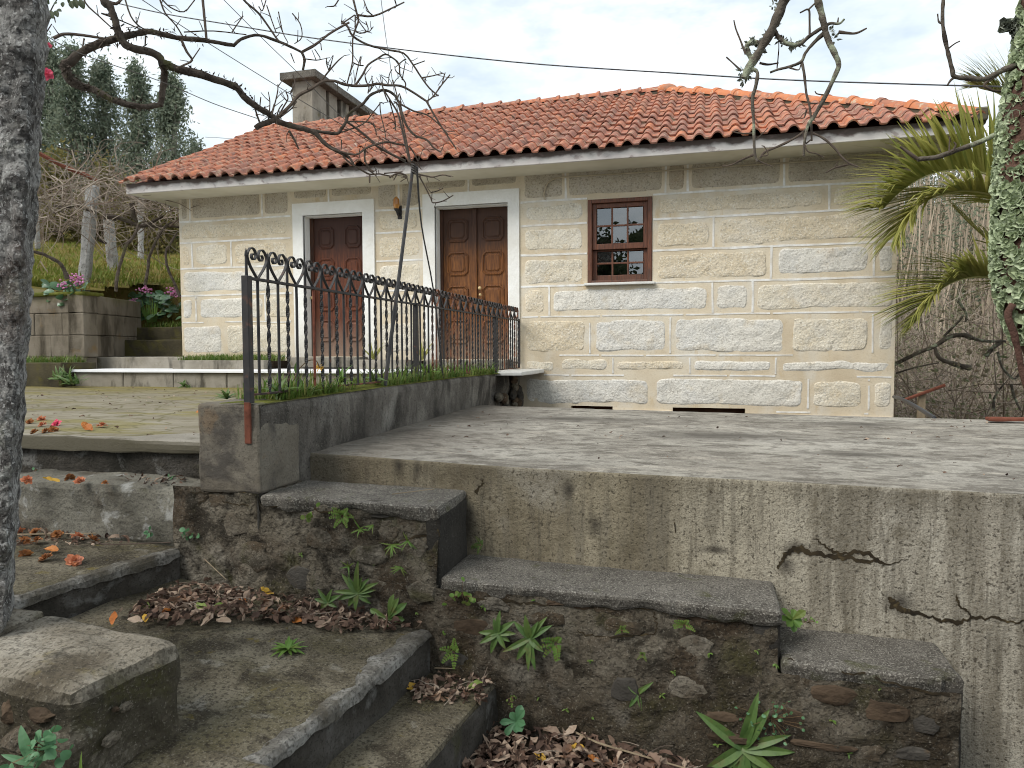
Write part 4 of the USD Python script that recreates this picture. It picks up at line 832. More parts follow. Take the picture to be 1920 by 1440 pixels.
hs.part('door_frame', cat([bx(D1[0] + .016, D1[0] + .073, yl - .02, yl + .04, -.09, D1[3] - .015)]), M['wood_dark'])
zs2 = [.268, .758, 1.238, 1.716]
dl = leaf_door(D2[0] + .06, -3.143, -.125, D2[3] - .016, (-3.405,), M['wood_mid'], yl, 'left leaf of the brown double door', .33, .345, zs2)
dr = leaf_door(-3.133, D2[1] - .016, -.125, D2[3] - .016, (-2.875,), M['wood_mid'], yl, 'right leaf of the brown double door', .33, .345, zs2)
dr.part('cover_strip', bbx(-3.175, -3.11, yl - .028, yl - .002, -.12, D2[3] - .02, .008), M['wood_mid'])
hs.part('door_frame', bx(D2[0] + .016, D2[0] + .058, yl - .02, yl + .04, -.13, D2[3] - .016), M['wood_dark'])
for d, px, py, r in ((dr, 899.5, 540, .026), (dr, 900.5, 552.5, .021), (d1, 585, 558, .026)):
    p = atY(px, py, yl - .05); d.part('door_knob', blob(p, (r, r, r), 1, .02), M['brass'], smooth=True)
for i, (x0, x1, z) in enumerate(((D1[0] + .02, D1[1] - .02, -.085), (D2[0] + .02, D2[1] - .02, -.125))):
    hs.part('door_sill', rough(x0 - .08, x1 + .08, YF - .35, YF + .25, z - .16, z - .004, .08, .012, .004, 6, 40 + i), M['kerb'])

# window: frame, two sashes of 3 x 2 panes
yw = YF + .02
w = Thing('window', parent=hs)
tag(w.prim, 'brown wooden sash window with twelve panes')
def frame4(x0, x1, z0, z1, b, y0, y1, bt=None, bb=None):
    bt, bb = bt or b, bb or b
    return cat([bbx(x0, x0 + b, y0, y1, z0, z1, .005), bbx(x1 - b, x1, y0, y1, z0, z1, .005), bbx(x0 + b, x1 - b, y0 + .001, y1, z1 - bt, z1, .005), bbx(x0 + b, x1 - b, y0 + .001, y1, z0, z0 + bb, .005)])
X0, X1, Z0, Z1 = WN
w.part('frame', frame4(X0 + .004, X1 - .004, Z0, Z1 - .003, .055, YF - .02, YF + .14, .05, .03), M['wood_window'])
zm = 1.395
w.part('upper_sash', frame4(X0 + .062, X1 - .062, zm - .055, Z1 - .055, .055, yw, yw + .04, .06, .075), M['wood_window'])
w.part('lower_sash', frame4(X0 + .062, X1 - .062, Z0 + .031, zm - .056, .055, yw + .05, yw + .09, .02, .075), M['wood_window'])
for (a0, a1, b0, b1, yy) in ((X0 + .117, X1 - .117, zm + .02, Z1 - .115, yw), (X0 + .117, X1 - .117, Z0 + .106, zm - .076, yw + .05)):
    pw_, ph_ = (a1 - a0), (b1 - b0)
    for k in (1, 2): w.part('glazing_bar', bbx(a0 + pw_ * k / 3 - .012, a0 + pw_ * k / 3 + .012, yy + .004, yy + .034, b0, b1, .004), M['wood_window'])
    w.part('glazing_bar', bbx(a0, a1, yy + .006, yy + .032, b0 + ph_ / 2 - .012, b0 + ph_ / 2 + .012, .004), M['wood_window'])
    for i in range(3):
        for j in range(2):
            q0, q1, r0, r1 = a0 + pw_ * i / 3 + .008, a0 + pw_ * (i + 1) / 3 - .008, b0 + ph_ * j / 2 + .008, b0 + ph_ * (j + 1) / 2 - .008
            tl = R.uniform(-.004, .004); tx = R.uniform(-.004, .004)
            w.part('pane', (np.array([[q0, yy + .02, r0], [q1, yy + .02 + tx, r0], [q1, yy + .02 + tx + tl, r1], [q0, yy + .02 + tl, r1]]), np.array([[0, 1, 2, 3]])), M['glass'])
w.part('sill', bbx(X0 - .035, X1 + .04, YF - .07, YF + .02, Z0 - .035, Z0 - .003, .006), M['stone_sill'])
hs.part('dark_room', cat([bx(X0 - .5, X1 + .5, YF + 1.4, YF + 1.42, Z0 - .6, Z1 + .3)]), M['black_inside'])

# eaves
EY, EZ0 = 9.03, 2.375
EXL, EXR = -8.40, 2.86
sof = hs.part('soffit', cat([bx(EXL, EXR, EY + .02, YF + .02, EZ0 + .003, EZ0 + .05), bx(XR - .02, EXR, YF + .02, 16.2, EZ0 + .003, EZ0 + .05), bx(EXL, XL + .02, YF + .02, 16.2, EZ0 + .003, EZ0 + .05)]), M['soffit'])
sof.part('fascia', bbx(EXL - .02, EXR + .02, EY, EY + .035, EZ0, EZ0 + .15, .006), M['fascia'])
sof.part('fascia', bbx(EXR - .015, EXR + .02, EY + .04, 16.2, EZ0, EZ0 + .16, .006), M['fascia'])
sof.part('fascia', bbx(EXL - .02, EXL + .015, EY + .04, 16.2, EZ0, EZ0 + .16, .006), M['fascia'])

# roof
rf = Thing('roof', parent=hs); tag(rf.prim, 'weathered orange clay tile roof')
RY0, RZ0, RY1, RZ1 = 8.965, 2.508, 12.5, 4.33
sl = np.array([0, RY1 - RY0, RZ1 - RZ0]); SL = np.linalg.norm(sl); sl = sl / SL; sn = np.array([0, -sl[2], sl[1]])
RXL, RXR, AX = -8.46, 2.96, -.62
rf.part('underlay', (np.array([[RXL, RY0 + .1, RZ0 - .02], [RXR - .05, RY0 + .1, RZ0 - .02], [AX, RY1, RZ1 - .07], [RXL, RY1, RZ1 - .07]]), np.array([[0, 1, 2, 3]])), M['tile_d'])
rf.part('back_slope', (np.array([[RXL, RY1, RZ1 - .03], [AX, RY1, RZ1 - .03], [RXR, 16.1, RZ0], [RXL, 16.1, RZ0]]), np.array([[0, 1, 2, 3]])), M['tile_d'])
rf.part('gable', (np.array([[XL - .1, RY0 + .7, RZ0], [XL - .1, 16.0, RZ0], [XL - .1, RY1, RZ1 - .1]]), np.array([[0, 1, 2]])), M['stucco_white'])
TWD, TROW = .2115, 12
EXP = SL / TROW
prof = np.array([(-.02, .014), (.05, .002), (.20, 0), (.36, .002), (.42, .020), (.50, .044), (.60, .060), (.70, .065), (.80, .060), (.90, .044), (.98, .020), (1.04, .006)])
def tile_mesh(L):
    V = []
    for u, lift in ((0, .025), (.5, .011), (1, 0)):
        for a, h in prof: V.append((a * TWD, u * L, h + lift))
    n = len(prof)
    for a, h in prof: V.append((a * TWD, .004, h + .025 - .021))
    F = [[r * n + k, r * n + k + 1, (r + 1) * n + k + 1, (r + 1) * n + k] for r in range(2) for k in range(n - 1)] + [[3 * n + k, 3 * n + k + 1, k + 1, k] for k in range(n - 1)]
    return np.array(V), np.array(F)
TM = tile_mesh(EXP + .06)
def tri(F): return np.vstack([F[:, [0, 1, 2]], F[:, [0, 2, 3]]])
tiles = []
ncol = int(round((RXR + .1 - RXL) / TWD))
g = np.random.default_rng(77)
for c in range(ncol):
    x = RXL + c * TWD
    for r in range(TROW):
        u0 = r * EXP - .02
        V = TM[0] + [g.uniform(-.004, .004), g.uniform(-.010, .010), g.uniform(-.004, .006)]
        rz = g.uniform(-.012, .012); V = np.stack([V[:, 0] - V[:, 1] * rz, V[:, 1] + V[:, 0] * rz, V[:, 2]], 1)
        sag = .012 * math.sin(x * 1.3 + r * .5) 
        W = np.array([x, RY0, RZ0]) + V[:, :1] * [1, 0, 0] + (V[:, 1:2] + u0) * sl + (V[:, 2:] + sag) * sn
        F = tri(TM[1])
        # cut along the hip on the right
        hipx = lambda Y: RXR - (Y - RY0) * (RXR - AX) / (RY1 - RY0)
        d = W[:, 0] - hipx(W[:, 1])
        if d.min() > 0: continue
        if d.max() > 0.02:
            nrm = np.array([-1, -(RXR - AX) / (RY1 - RY0), 0.0])
            t = trimesh.intersections.slice_mesh_plane(trimesh.Trimesh(W, F, process=False), nrm, [RXR, RY0, 0])
            W, F = np.array(t.vertices), np.array(t.faces)
            if len(F) < 4: continue
        tiles.append((float(np.linalg.norm(W.mean(0))), W, F))
tiles.sort(key=lambda t: t[0])
TMATS = [M['tile_a'], M['tile_b'], M['tile_c'], M['tile_d'], M['tile_a'], M['tile_b']]
for i, (d, W, F) in enumerate(tiles[:300]): rf.part('tile', (W, F), TMATS[int(g.integers(6))], smooth=40)
rest = tiles[300:]
for k in range(1): rf.part('far_tiles', cat([(W, F) for _, W, F in rest]), M['tile_a'], smooth=40, kind='stuff')
# ridge and hip tiles
def ridge_tile(P, Q, r0, r1, lip):
    d = unit(np.asarray(Q) - P); s = unit(np.cross(d, [0, 0, 1.0])); n = np.cross(s, d); L = np.linalg.norm(np.asarray(Q) - P)
    V = []
    rows = [(0, r0), (L * .86, r1), (L * .87, r1 + lip), (L, r1 + lip + .006)]
    k = 9
    for u, r in rows:
        for i in range(k):
            a = math.pi * i / (k - 1); V.append(P + d * u + s * (-math.cos(a) * r * 1.25) + n * (math.sin(a) * r))
    for i in range(k):
        a = math.pi * i / (k - 1); V.append(P + d * L + s * (-math.cos(a) * (r1 - .012) * 1.25) + n * (math.sin(a) * (r1 - .012)))
    F = [[r * k + i, r * k + i + 1, (r + 1) * k + i + 1, (r + 1) * k + i] for r in range(len(rows)) for i in range(k - 1)]
    return np.array(V), np.array(F)
def ridge_run(P, Q, n, mats, name, z0=0):
    P, Q = np.array(P, float), np.array(Q, float)
    for i in range(n):
        a, b = P + (Q - P) * (i / n), P + (Q - P) * ((i + 1.12) / n)
        jig = np.array([g.uniform(-.008, .008), 0, g.uniform(-.006, .006)])
        V, F = ridge_tile(a + jig, b + jig + [0, 0, .016], .085, .092, .012)
        rf.part(name, (V, F), mats[int(g.integers(len(mats)))], smooth=45)
HIPA, HIPB = np.array([AX, RY1, RZ1 - .005]), np.array([RXR - .02, RY0 + .04, RZ0 + .035])
ridge_run([RXL - .02, RY1, RZ1 - .02], [AX - .1, RY1, RZ1 - .005], 22, [M['tile_a'], M['tile_b'], M['tile_c']], 'ridge_tile')
ridge_run(HIPB, HIPA, 13, [M['tile_clean'], M['tile_c'], M['tile_clean']], 'hip_tile')
rf.part('ridge_cap', blob(HIPA + [0.0, 0, .02], (.19, .17, .11), 3, .10), M['tile_clean'], smooth=True)
mb = unit(HIPA - HIPB); side = unit(np.cross(mb, [0, 0, 1]))
rf.part('hip_mortar', tube([HIPB + [0, 0, -.03], (HIPA + HIPB) / 2 + [0, 0, -.03], HIPA + [0, 0, -.03]], [.105, .105, .105], 8), M['paving_edge'])
rf.part('ridge_mortar', tube([[RXL, RY1, RZ1 - .05], [AX, RY1, RZ1 - .05]], [.10, .10], 8), M['paving_edge'])
rf.part('hip_end_cap', rough(RXR - .10, RXR + .02, RY0 - .03, RY0 + .1, RZ0 - .03, RZ0 + .115, .05, .02, .006, 6, 4), M['paving_edge'])
# chimney behind the ridge
ch = Thing('chimney', parent=hs); tag(ch.prim, 'plastered chimney with a flat concrete cap')
cy0 = 12.95
c0, c1 = atY(548, 200, cy0), atY(586, 200, cy0)
cz = atY(548, 152, cy0)[2]
cx0, cx1 = c0[0], c1[0]
ch.part('shaft', bbx(cx0, cx1, cy0, cy0 + .55, 2.5, cz - .02, .01), M['kerb'])
for k in range(3): ch.part('pillar', bbx(cx0 + .01, cx1 - .004, cy0 + .68 + k * .52, cy0 + 1.02 + k * .52, 2.5, cz - .02, .01), M['kerb'])
ch.part('back', bx(cx0 + .02, cx0 + .1, cy0 + .5, cy0 + 2.7, 2.5, cz - .04), M['mossy_dark'])
ka, kb = atY(524, 140, cy0 - .15), atY(591, 133, cy0 - .15)
ch.part('cap', rough(ka[0], kb[0], cy0 - .15, cy0 + 2.9, cz - .02, ka[2] + .04, .12, .015, .008, 4, 3), M['coping'])

# fittings on the house front
cond = [atY(px, py, YF - .02) for px, py in [(1022, 374), (1020, 366), (1023, 352), (1029, 342), (1038, 336), (1050, 333), (1075, 331), (1160, 326), (1247, 320), (1400, 310), (1560, 300), (1660, 294), (1676, 296), (1681, 300)]]
solo('conduit', tube(spline(cond, 3), .0105, 6), M['conduit'], 'thin tan pipe running under the eaves and bending down above the left of the window', 'pipe', smooth=True)
lp = Thing('wall_lamp', 'small amber lantern fixed to the wall between the two doors', 'lamp', tuple(atY(745, 385, YF)))
p = atY(743, 380, YF - .09); q = atY(748, 393, YF - .03)
lp.part('lantern', tube([p + [0, 0, -.085], p + [0, 0, -.03], p + [0, 0, .05], p + [0, 0, .085]], [.035, .05, .042, .012], 8), M['amber_glass'])
lp.part('base', tube([p + [0, 0, -.115], p + [0, 0, -.085]], [.02, .04], 8), M['iron'])
lp.part('bracket', tube(spline([p + [0, 0, -.11], q + [0, -.03, -.09], q + [0, .02, -.05], q + [0, .03, .02]], 3), .012, 6), M['iron'])
lp.part('wall_plate', bbx(q[0] - .03, q[0] + .035, YF - .016, YF - .001, q[2] - .13, q[2] + .06, .004), M['iron'])
ib = Thing('iron_bracket', 'black wrought iron hook bracket under the eave at the right corner of the house', 'bracket', tuple(atY(1690, 315, YF)))
def pts(l, Y): return [atY(a, b, Y) for a, b in l]
ib.part('arm', tube(pts([(1666, 313), (1690, 314), (1716, 313)], YF - .05), .012, 6), M['iron'])
ib.part('scroll', tube(spline(pts([(1672, 315), (1669, 323), (1671, 333), (1678, 342), (1690, 346)], YF - .05), 4), .013, 6), M['iron'])
ib.part('hook', tube(spline(pts([(1700, 313), (1700, 306), (1693, 303), (1690, 306)], YF - .05), 4), .008, 6), M['iron'])

# ------------------------------------------------------------------ step along the house front
es = Thing('entrance_step', 'long low step with a white marble tread in front of the house doors', 'step', (-5.5, 8.4, -.5))
xs = np.linspace(-8.63, -2.8, 8)
for i in range(7):
    es.part('riser_stone', rough(xs[i] + .004, xs[i + 1] - .004, 8.2 + R.uniform(0, .015), 8.6, -.56, -.292, .07, .015, .010, 6, i), M['kerb'])
es.part('tread', bbx(-8.66, -2.8, 8.165, 8.98, -.288, -.252, .006), M['marble'])
es.part('upper_riser', rough(-9.2, -7.38, 8.93, 9.75, -.3, -.082, .08, .014, .008, 5, 3), M['kerb'])
es.part('flower_bed_kerb', rough(-7.42, -5.9, 8.72, 8.86, -.27, -.128, .08, .012, .006, 5, 4), M['kerb'])
es.part('flower_bed_kerb', rough(-4.65, -3.85, 8.95, 9.1, -.27, -.125, .08, .012, .006, 5, 5), M['kerb'])
es.part('flower_bed_soil', bx(-7.4, -5.9, 8.86, 9.59, -.3, -.145), M['soil'])
es.part('flower_bed_soil', bx(-4.65, -3.85, 9.1, 9.59, -.3, -.145), M['soil'])
def strip(x0, x1, y0, y1, z): return lambda g, n: np.stack([g.uniform(x0, x1, n), g.uniform(y0, y1, n), np.full(n, z)], 1)
solo('grass', blades(1500, strip(-7.4, -5.95, 8.8, 9.5, -.15), .13, .010, .6, 1), M['grass'], 'short green grass growing along the foot of the house wall beside the left door', 'grass', kind='stuff')

# garden steps and retaining wall left of the house
gs = Thing('garden_steps', 'dark mossy steps climbing beside the left corner of the house', 'garden steps', (-8.6, 9.9, 0))
gs.part('step', rough(-9.35, -7.9, 9.72, 10.2, -.2, .192, .08, .02, .014, 5, 1), M['mossy_dark'])
gs.part('step', rough(-9.5, -7.9, 10.12, 10.6, -.1, .415, .08, .02, .014, 5, 2), M['mossy_dark'])
rw = Thing('retaining_wall', 'stained concrete block retaining wall below the grassy slope, left of the house', 'retaining wall', (-9.6, 8.75, -.4))
def block_run(P, Q, zb, hts, lens, th, seed):
    P, Q = np.array(P, float), np.array(Q, float); L = np.linalg.norm(Q - P); d = (Q - P) / L; nn = np.array([-d[1], d[0]]); gg = np.random.default_rng(seed)
    z = zb
    for r, h in enumerate(hts):
        t = -gg.uniform(0, .3) if r % 2 else 0.0
        while t < L:
            l = lens * gg.uniform(.9, 1.1); a, b = max(t, 0), min(t + l, L); t += l
            if b - a < .06: continue
            V, F = rough(a + .004, b - .004, 0, th, z + .003, z + h - .003, .09, .012, .010, 6, int(gg.integers(999)))
            V[:, 1] += gg.uniform(-.006, .006)
            W = np.column_stack([P[0] + d[0] * V[:, 0] + nn[0] * V[:, 1], P[1] + d[1] * V[:, 0] + nn[1] * V[:, 1], V[:, 2]])
            rw.part('block', (W, F), M['block_grey'])
        z += h
block_run((-12.0, 8.72), (-8.86, 8.62), -.42, [.34, .33, .33, .28], .52, .25, 3)
block_run((-8.86, 8.63), (-9.36, 10.3), -.42, [.34, .33, .33, .28], .52, .25, 4)
rw.part('top_moss', cat([rough(-12.0, -8.83, 8.60, 8.99, .84, .892, .08, .02, .02, 6, 2)]), M['moss'])
kb_ = Thing('planter_kerb', 'dark concrete planter kerb in front of the retaining wall, left end of the marble step', 'planter', (-9.2, 8.1, -.4))
kb_.part('kerb', rough(-12, -8.66, 8.02, 8.18, -.56, -.152, .08, .012, .010, 5, 7), M['mossy_dark'])
kb_.part('kerb_end', rough(-8.80, -8.655, 8.185, 8.62, -.56, -.155, .08, .012, .010, 5, 9), M['mossy_dark'])
kb_.part('soil', bx(-12, -8.8, 8.19, 8.61, -.5, -.18), M['soil'])
solo('grass', blades(1400, strip(-11, -8.8, 8.2, 8.6, -.18), .14, .012, .6, 2), M['grass'], 'green grass filling the planter in front of the retaining wall', 'grass', kind='stuff')

# ================================================================== IRON RAILING
rl = Thing('iron_railing', 'black wrought iron railing with heart scrolls along the low terrace wall', 'railing', (-2.44, 6.5, -.29))
RX, RT, RB = -2.44, .405, -.245
Y0, Y1 = 3.46, 9.56
def rbar(y0, y1, z0, z1, w=.008): return bbx(RX - w, RX + w, y0, y1, z0, z1, .002)
rl.part('top_rail', rbar(Y0, Y1, RT - .008, RT + .008, .012), M['iron'])
rl.part('bottom_rail', rbar(Y0, Y1, RB - .006, RB + .006, .010), M['iron_rusty'])
def twisted(y, z0, z1, w=.0105, t=.004, half=.088):
    n = int((z1 - z0) / .012); V = []
    for i in range(n + 1):
        z = z0 + (z1 - z0) * i / n; k = np.clip(min(z - z0, z1 - z) / .05, 0, 1)
        a = math.pi * (z - z0) / half + y * 3; c, s = math.cos(a), math.sin(a)
        for sx, sy in ((-1, -1), (1, -1), (1, 1), (-1, 1)):
            ww = t + (w - t) * max(k, .55); V.append((RX + c * sx * ww - s * sy * t * 1.3, y + s * sx * ww + c * sy * t * 1.3, z))
    F = [[r * 4 + k, r * 4 + (k + 1) % 4, (r + 1) * 4 + (k + 1) % 4, (r + 1) * 4 + k] for r in range(n) for k in range(4)]
    return np.array(V), np.array(F)
def flat2(pts2, y, z, wx=.0085, th=.003):
    p = spline(np.array([(0, a, b) for a, b in pts2]), 3)[:, 1:]; t = np.gradient(p, axis=0); t /= np.linalg.norm(t, axis=1, keepdims=True); nn = np.stack([-t[:, 1], t[:, 0]], 1) * th
    V = []
    for q, s in zip(p, nn):
        for sx, sn_ in ((-1, -1), (1, -1), (1, 1), (-1, 1)): V.append((RX + sx * wx, y + q[0] + sn_ * s[0], z + q[1] + sn_ * s[1]))
    n = len(p); F = [[r * 4 + k, r * 4 + (k + 1) % 4, (r + 1) * 4 + (k + 1) % 4, (r + 1) * 4 + k] for r in range(n - 1) for k in range(4)]
    return np.array(V), np.array(F)
HALF = [(0.002, .0), (.030, .028), (.062, .062), (.086, .098), (.090, .126), (.076, .152), (.052, .168), (.025, .160), (.011, .134), (.020, .110), (.040, .105), (.052, .119), (.046, .135), (.034, .132)]
def spear(y, z0): return tube([(RX, y, z0), (RX, y, z0 + .115), (RX, y, z0 + .125), (RX, y, z0 + .165)], [.0095, .0085, .012, .001], 4)
k = 0; POSTS = (3.46, 5.87, 8.37)
y = Y0
while y < Y1 - .05:
    r = np.random.default_rng(int(y * 100)); im = M['iron'] if y < 6.2 else (M['iron_rusty'] if r.random() < .5 else M['iron'])
    if y + .2 < Y1:
        rl.part('plain_bar', tube([(RX, y + .1, RB), (RX, y + .1, RT)], [.0085, .0085], 6), M['rust'] if k == 3 else im)
        rl.part('heart_scroll', cat([flat2(HALF, y + .1, RT + .004), flat2([(-a, b) for a, b in HALF], y + .1, RT + .004)]), im)
    if all(abs(y - p) > .07 for p in POSTS):
        rl.part('twisted_bar', twisted(y, RB, RT), im)
    rl.part('spear_tip', spear(y, RT), im)
    y += .2008; k += 1
for i, p in enumerate(POSTS):
    w_ = .021
    rl.part('post', bbx(RX - w_, RX + w_, p - w_, p + w_, -.29, RT + .012, .003), M['iron'])
rl.part('post_foot', bbx(RX - .019, RX + .019, 3.437, 3.452, -.515, -.284, .003), M['rust'], label='rusty red flat iron foot of the near post')
rl.part('end_bar', rbar(Y1 - .02, Y1, RB, RT + .02, .010), M['iron'])

# support pole and rod for the vine
PT = np.array(atY(775, 312, 5.15))
pole_foot = np.array([-2.405, 5.15, -.272])
pl = Thing('support_pole', 'leaning dark metal pole standing against the railing and holding up the grapevine', 'pole', tuple(pole_foot))
pl.part('pole', tube([pole_foot, pole_foot * .5 + PT * .5, PT + [0, 0, .02]], [.017, .015, .013], 8), M['pole_metal'], smooth=40)
pl.part('wire_binding', cat([tube([PT + [0, 0, -.05 + .018 * i], PT + [.004, .002, -.042 + .018 * i]], [.024, .024], 8) for i in range(4)]), M['wire'])
rod_foot = atZ(836, 772, -.612)
rod = solo('guy_rod', tube(spline([PT + [.02, .02, .0], atY(790, 420, 5.55), atY(812, 540, 5.95), atY(826, 660, 6.3), rod_foot], 4), [.010, .007, .007, .009, .008], 6), M['pole_metal'],
    'thin dark rod running from the pole top down to the concrete terrace', 'rod')

# ================================================================== THE GRAPEVINE OVERHEAD
def vy(px): return np.interp(px, [0, 250, 500, 770, 900], [3.5, 3.9, 4.6, 5.15, 5.3])
def P2(l, dy=0.0): return np.array([atY(a, b, vy(a) + dy) for a, b in l])
gv = Thing('grapevine', 'bare twisted grapevine hanging across the sky from the left to the pole top', 'grapevine', tuple(PT))
def limb(name, l, r0, r1, dy=0, mt='bark_vine', owner=gv, sides=8, gn=.35, f=None, sub=5):
    P = spline((f or P2)(l, dy), sub); s = mpp(P[0])
    k = .86 if owner is gv and name != 'twig' else 1.0
    return owner.part(name, tube(P, [r0 * s * k, r1 * s * k], sides, gn, int(l[0][0])), M[mt], smooth=50 if sides > 5 else False)
limb('main_branch', [(190, -60), (195, 0), (205, 10), (215, 35), (222, 60), (232, 80), (250, 91), (285, 99), (300, 110), (306, 123)], 8, 8.5)
limb('main_branch', [(303, 118), (335, 130), (370, 138), (400, 148), (440, 162), (462, 186), (485, 203), (505, 214), (519, 226)], 9.5, 6.5)
limb('main_branch', [(305, 121), (308, 140), (305, 165), (303, 186), (300, 198)], 8, 5.5, .05)
limb('branch', [(301, 196), (270, 200), (235, 195), (205, 184), (180, 170), (155, 162), (133, 153), (126, 137), (121, 123)], 5.5, 10, .05)
limb('branch', [(120, 122), (133, 115), (150, 100), (180, 85), (225, 70), (262, 62), (282, 60), (330, 70), (385, 76), (420, 82), (440, 85)], 10, 4, .05)
limb('stub', [(122, 124), (116, 119)], 9, 7, .05)
limb('branch', [(438, 85), (455, 72), (485, 66), (520, 77), (550, 90), (566, 98)], 3.6, 2.6, .05)
limb('branch', [(566, 98), (571, 112), (568, 131)], 3.2, 2.6, .05)
limb('branch', [(515, 224), (500, 231), (485, 236), (480, 240)], 6.5, 5.5)
limb('branch', [(517, 226), (545, 236), (575, 243), (590, 249), (605, 265), (617, 275), (637, 285), (656, 296)], 6.5, 4.2)
limb('branch', [(575, 243), (600, 247), (632, 250), (641, 240), (649, 228), (655, 213), (680, 195), (695, 178), (720, 169), (738, 177), (748, 192)], 3.8, 3)
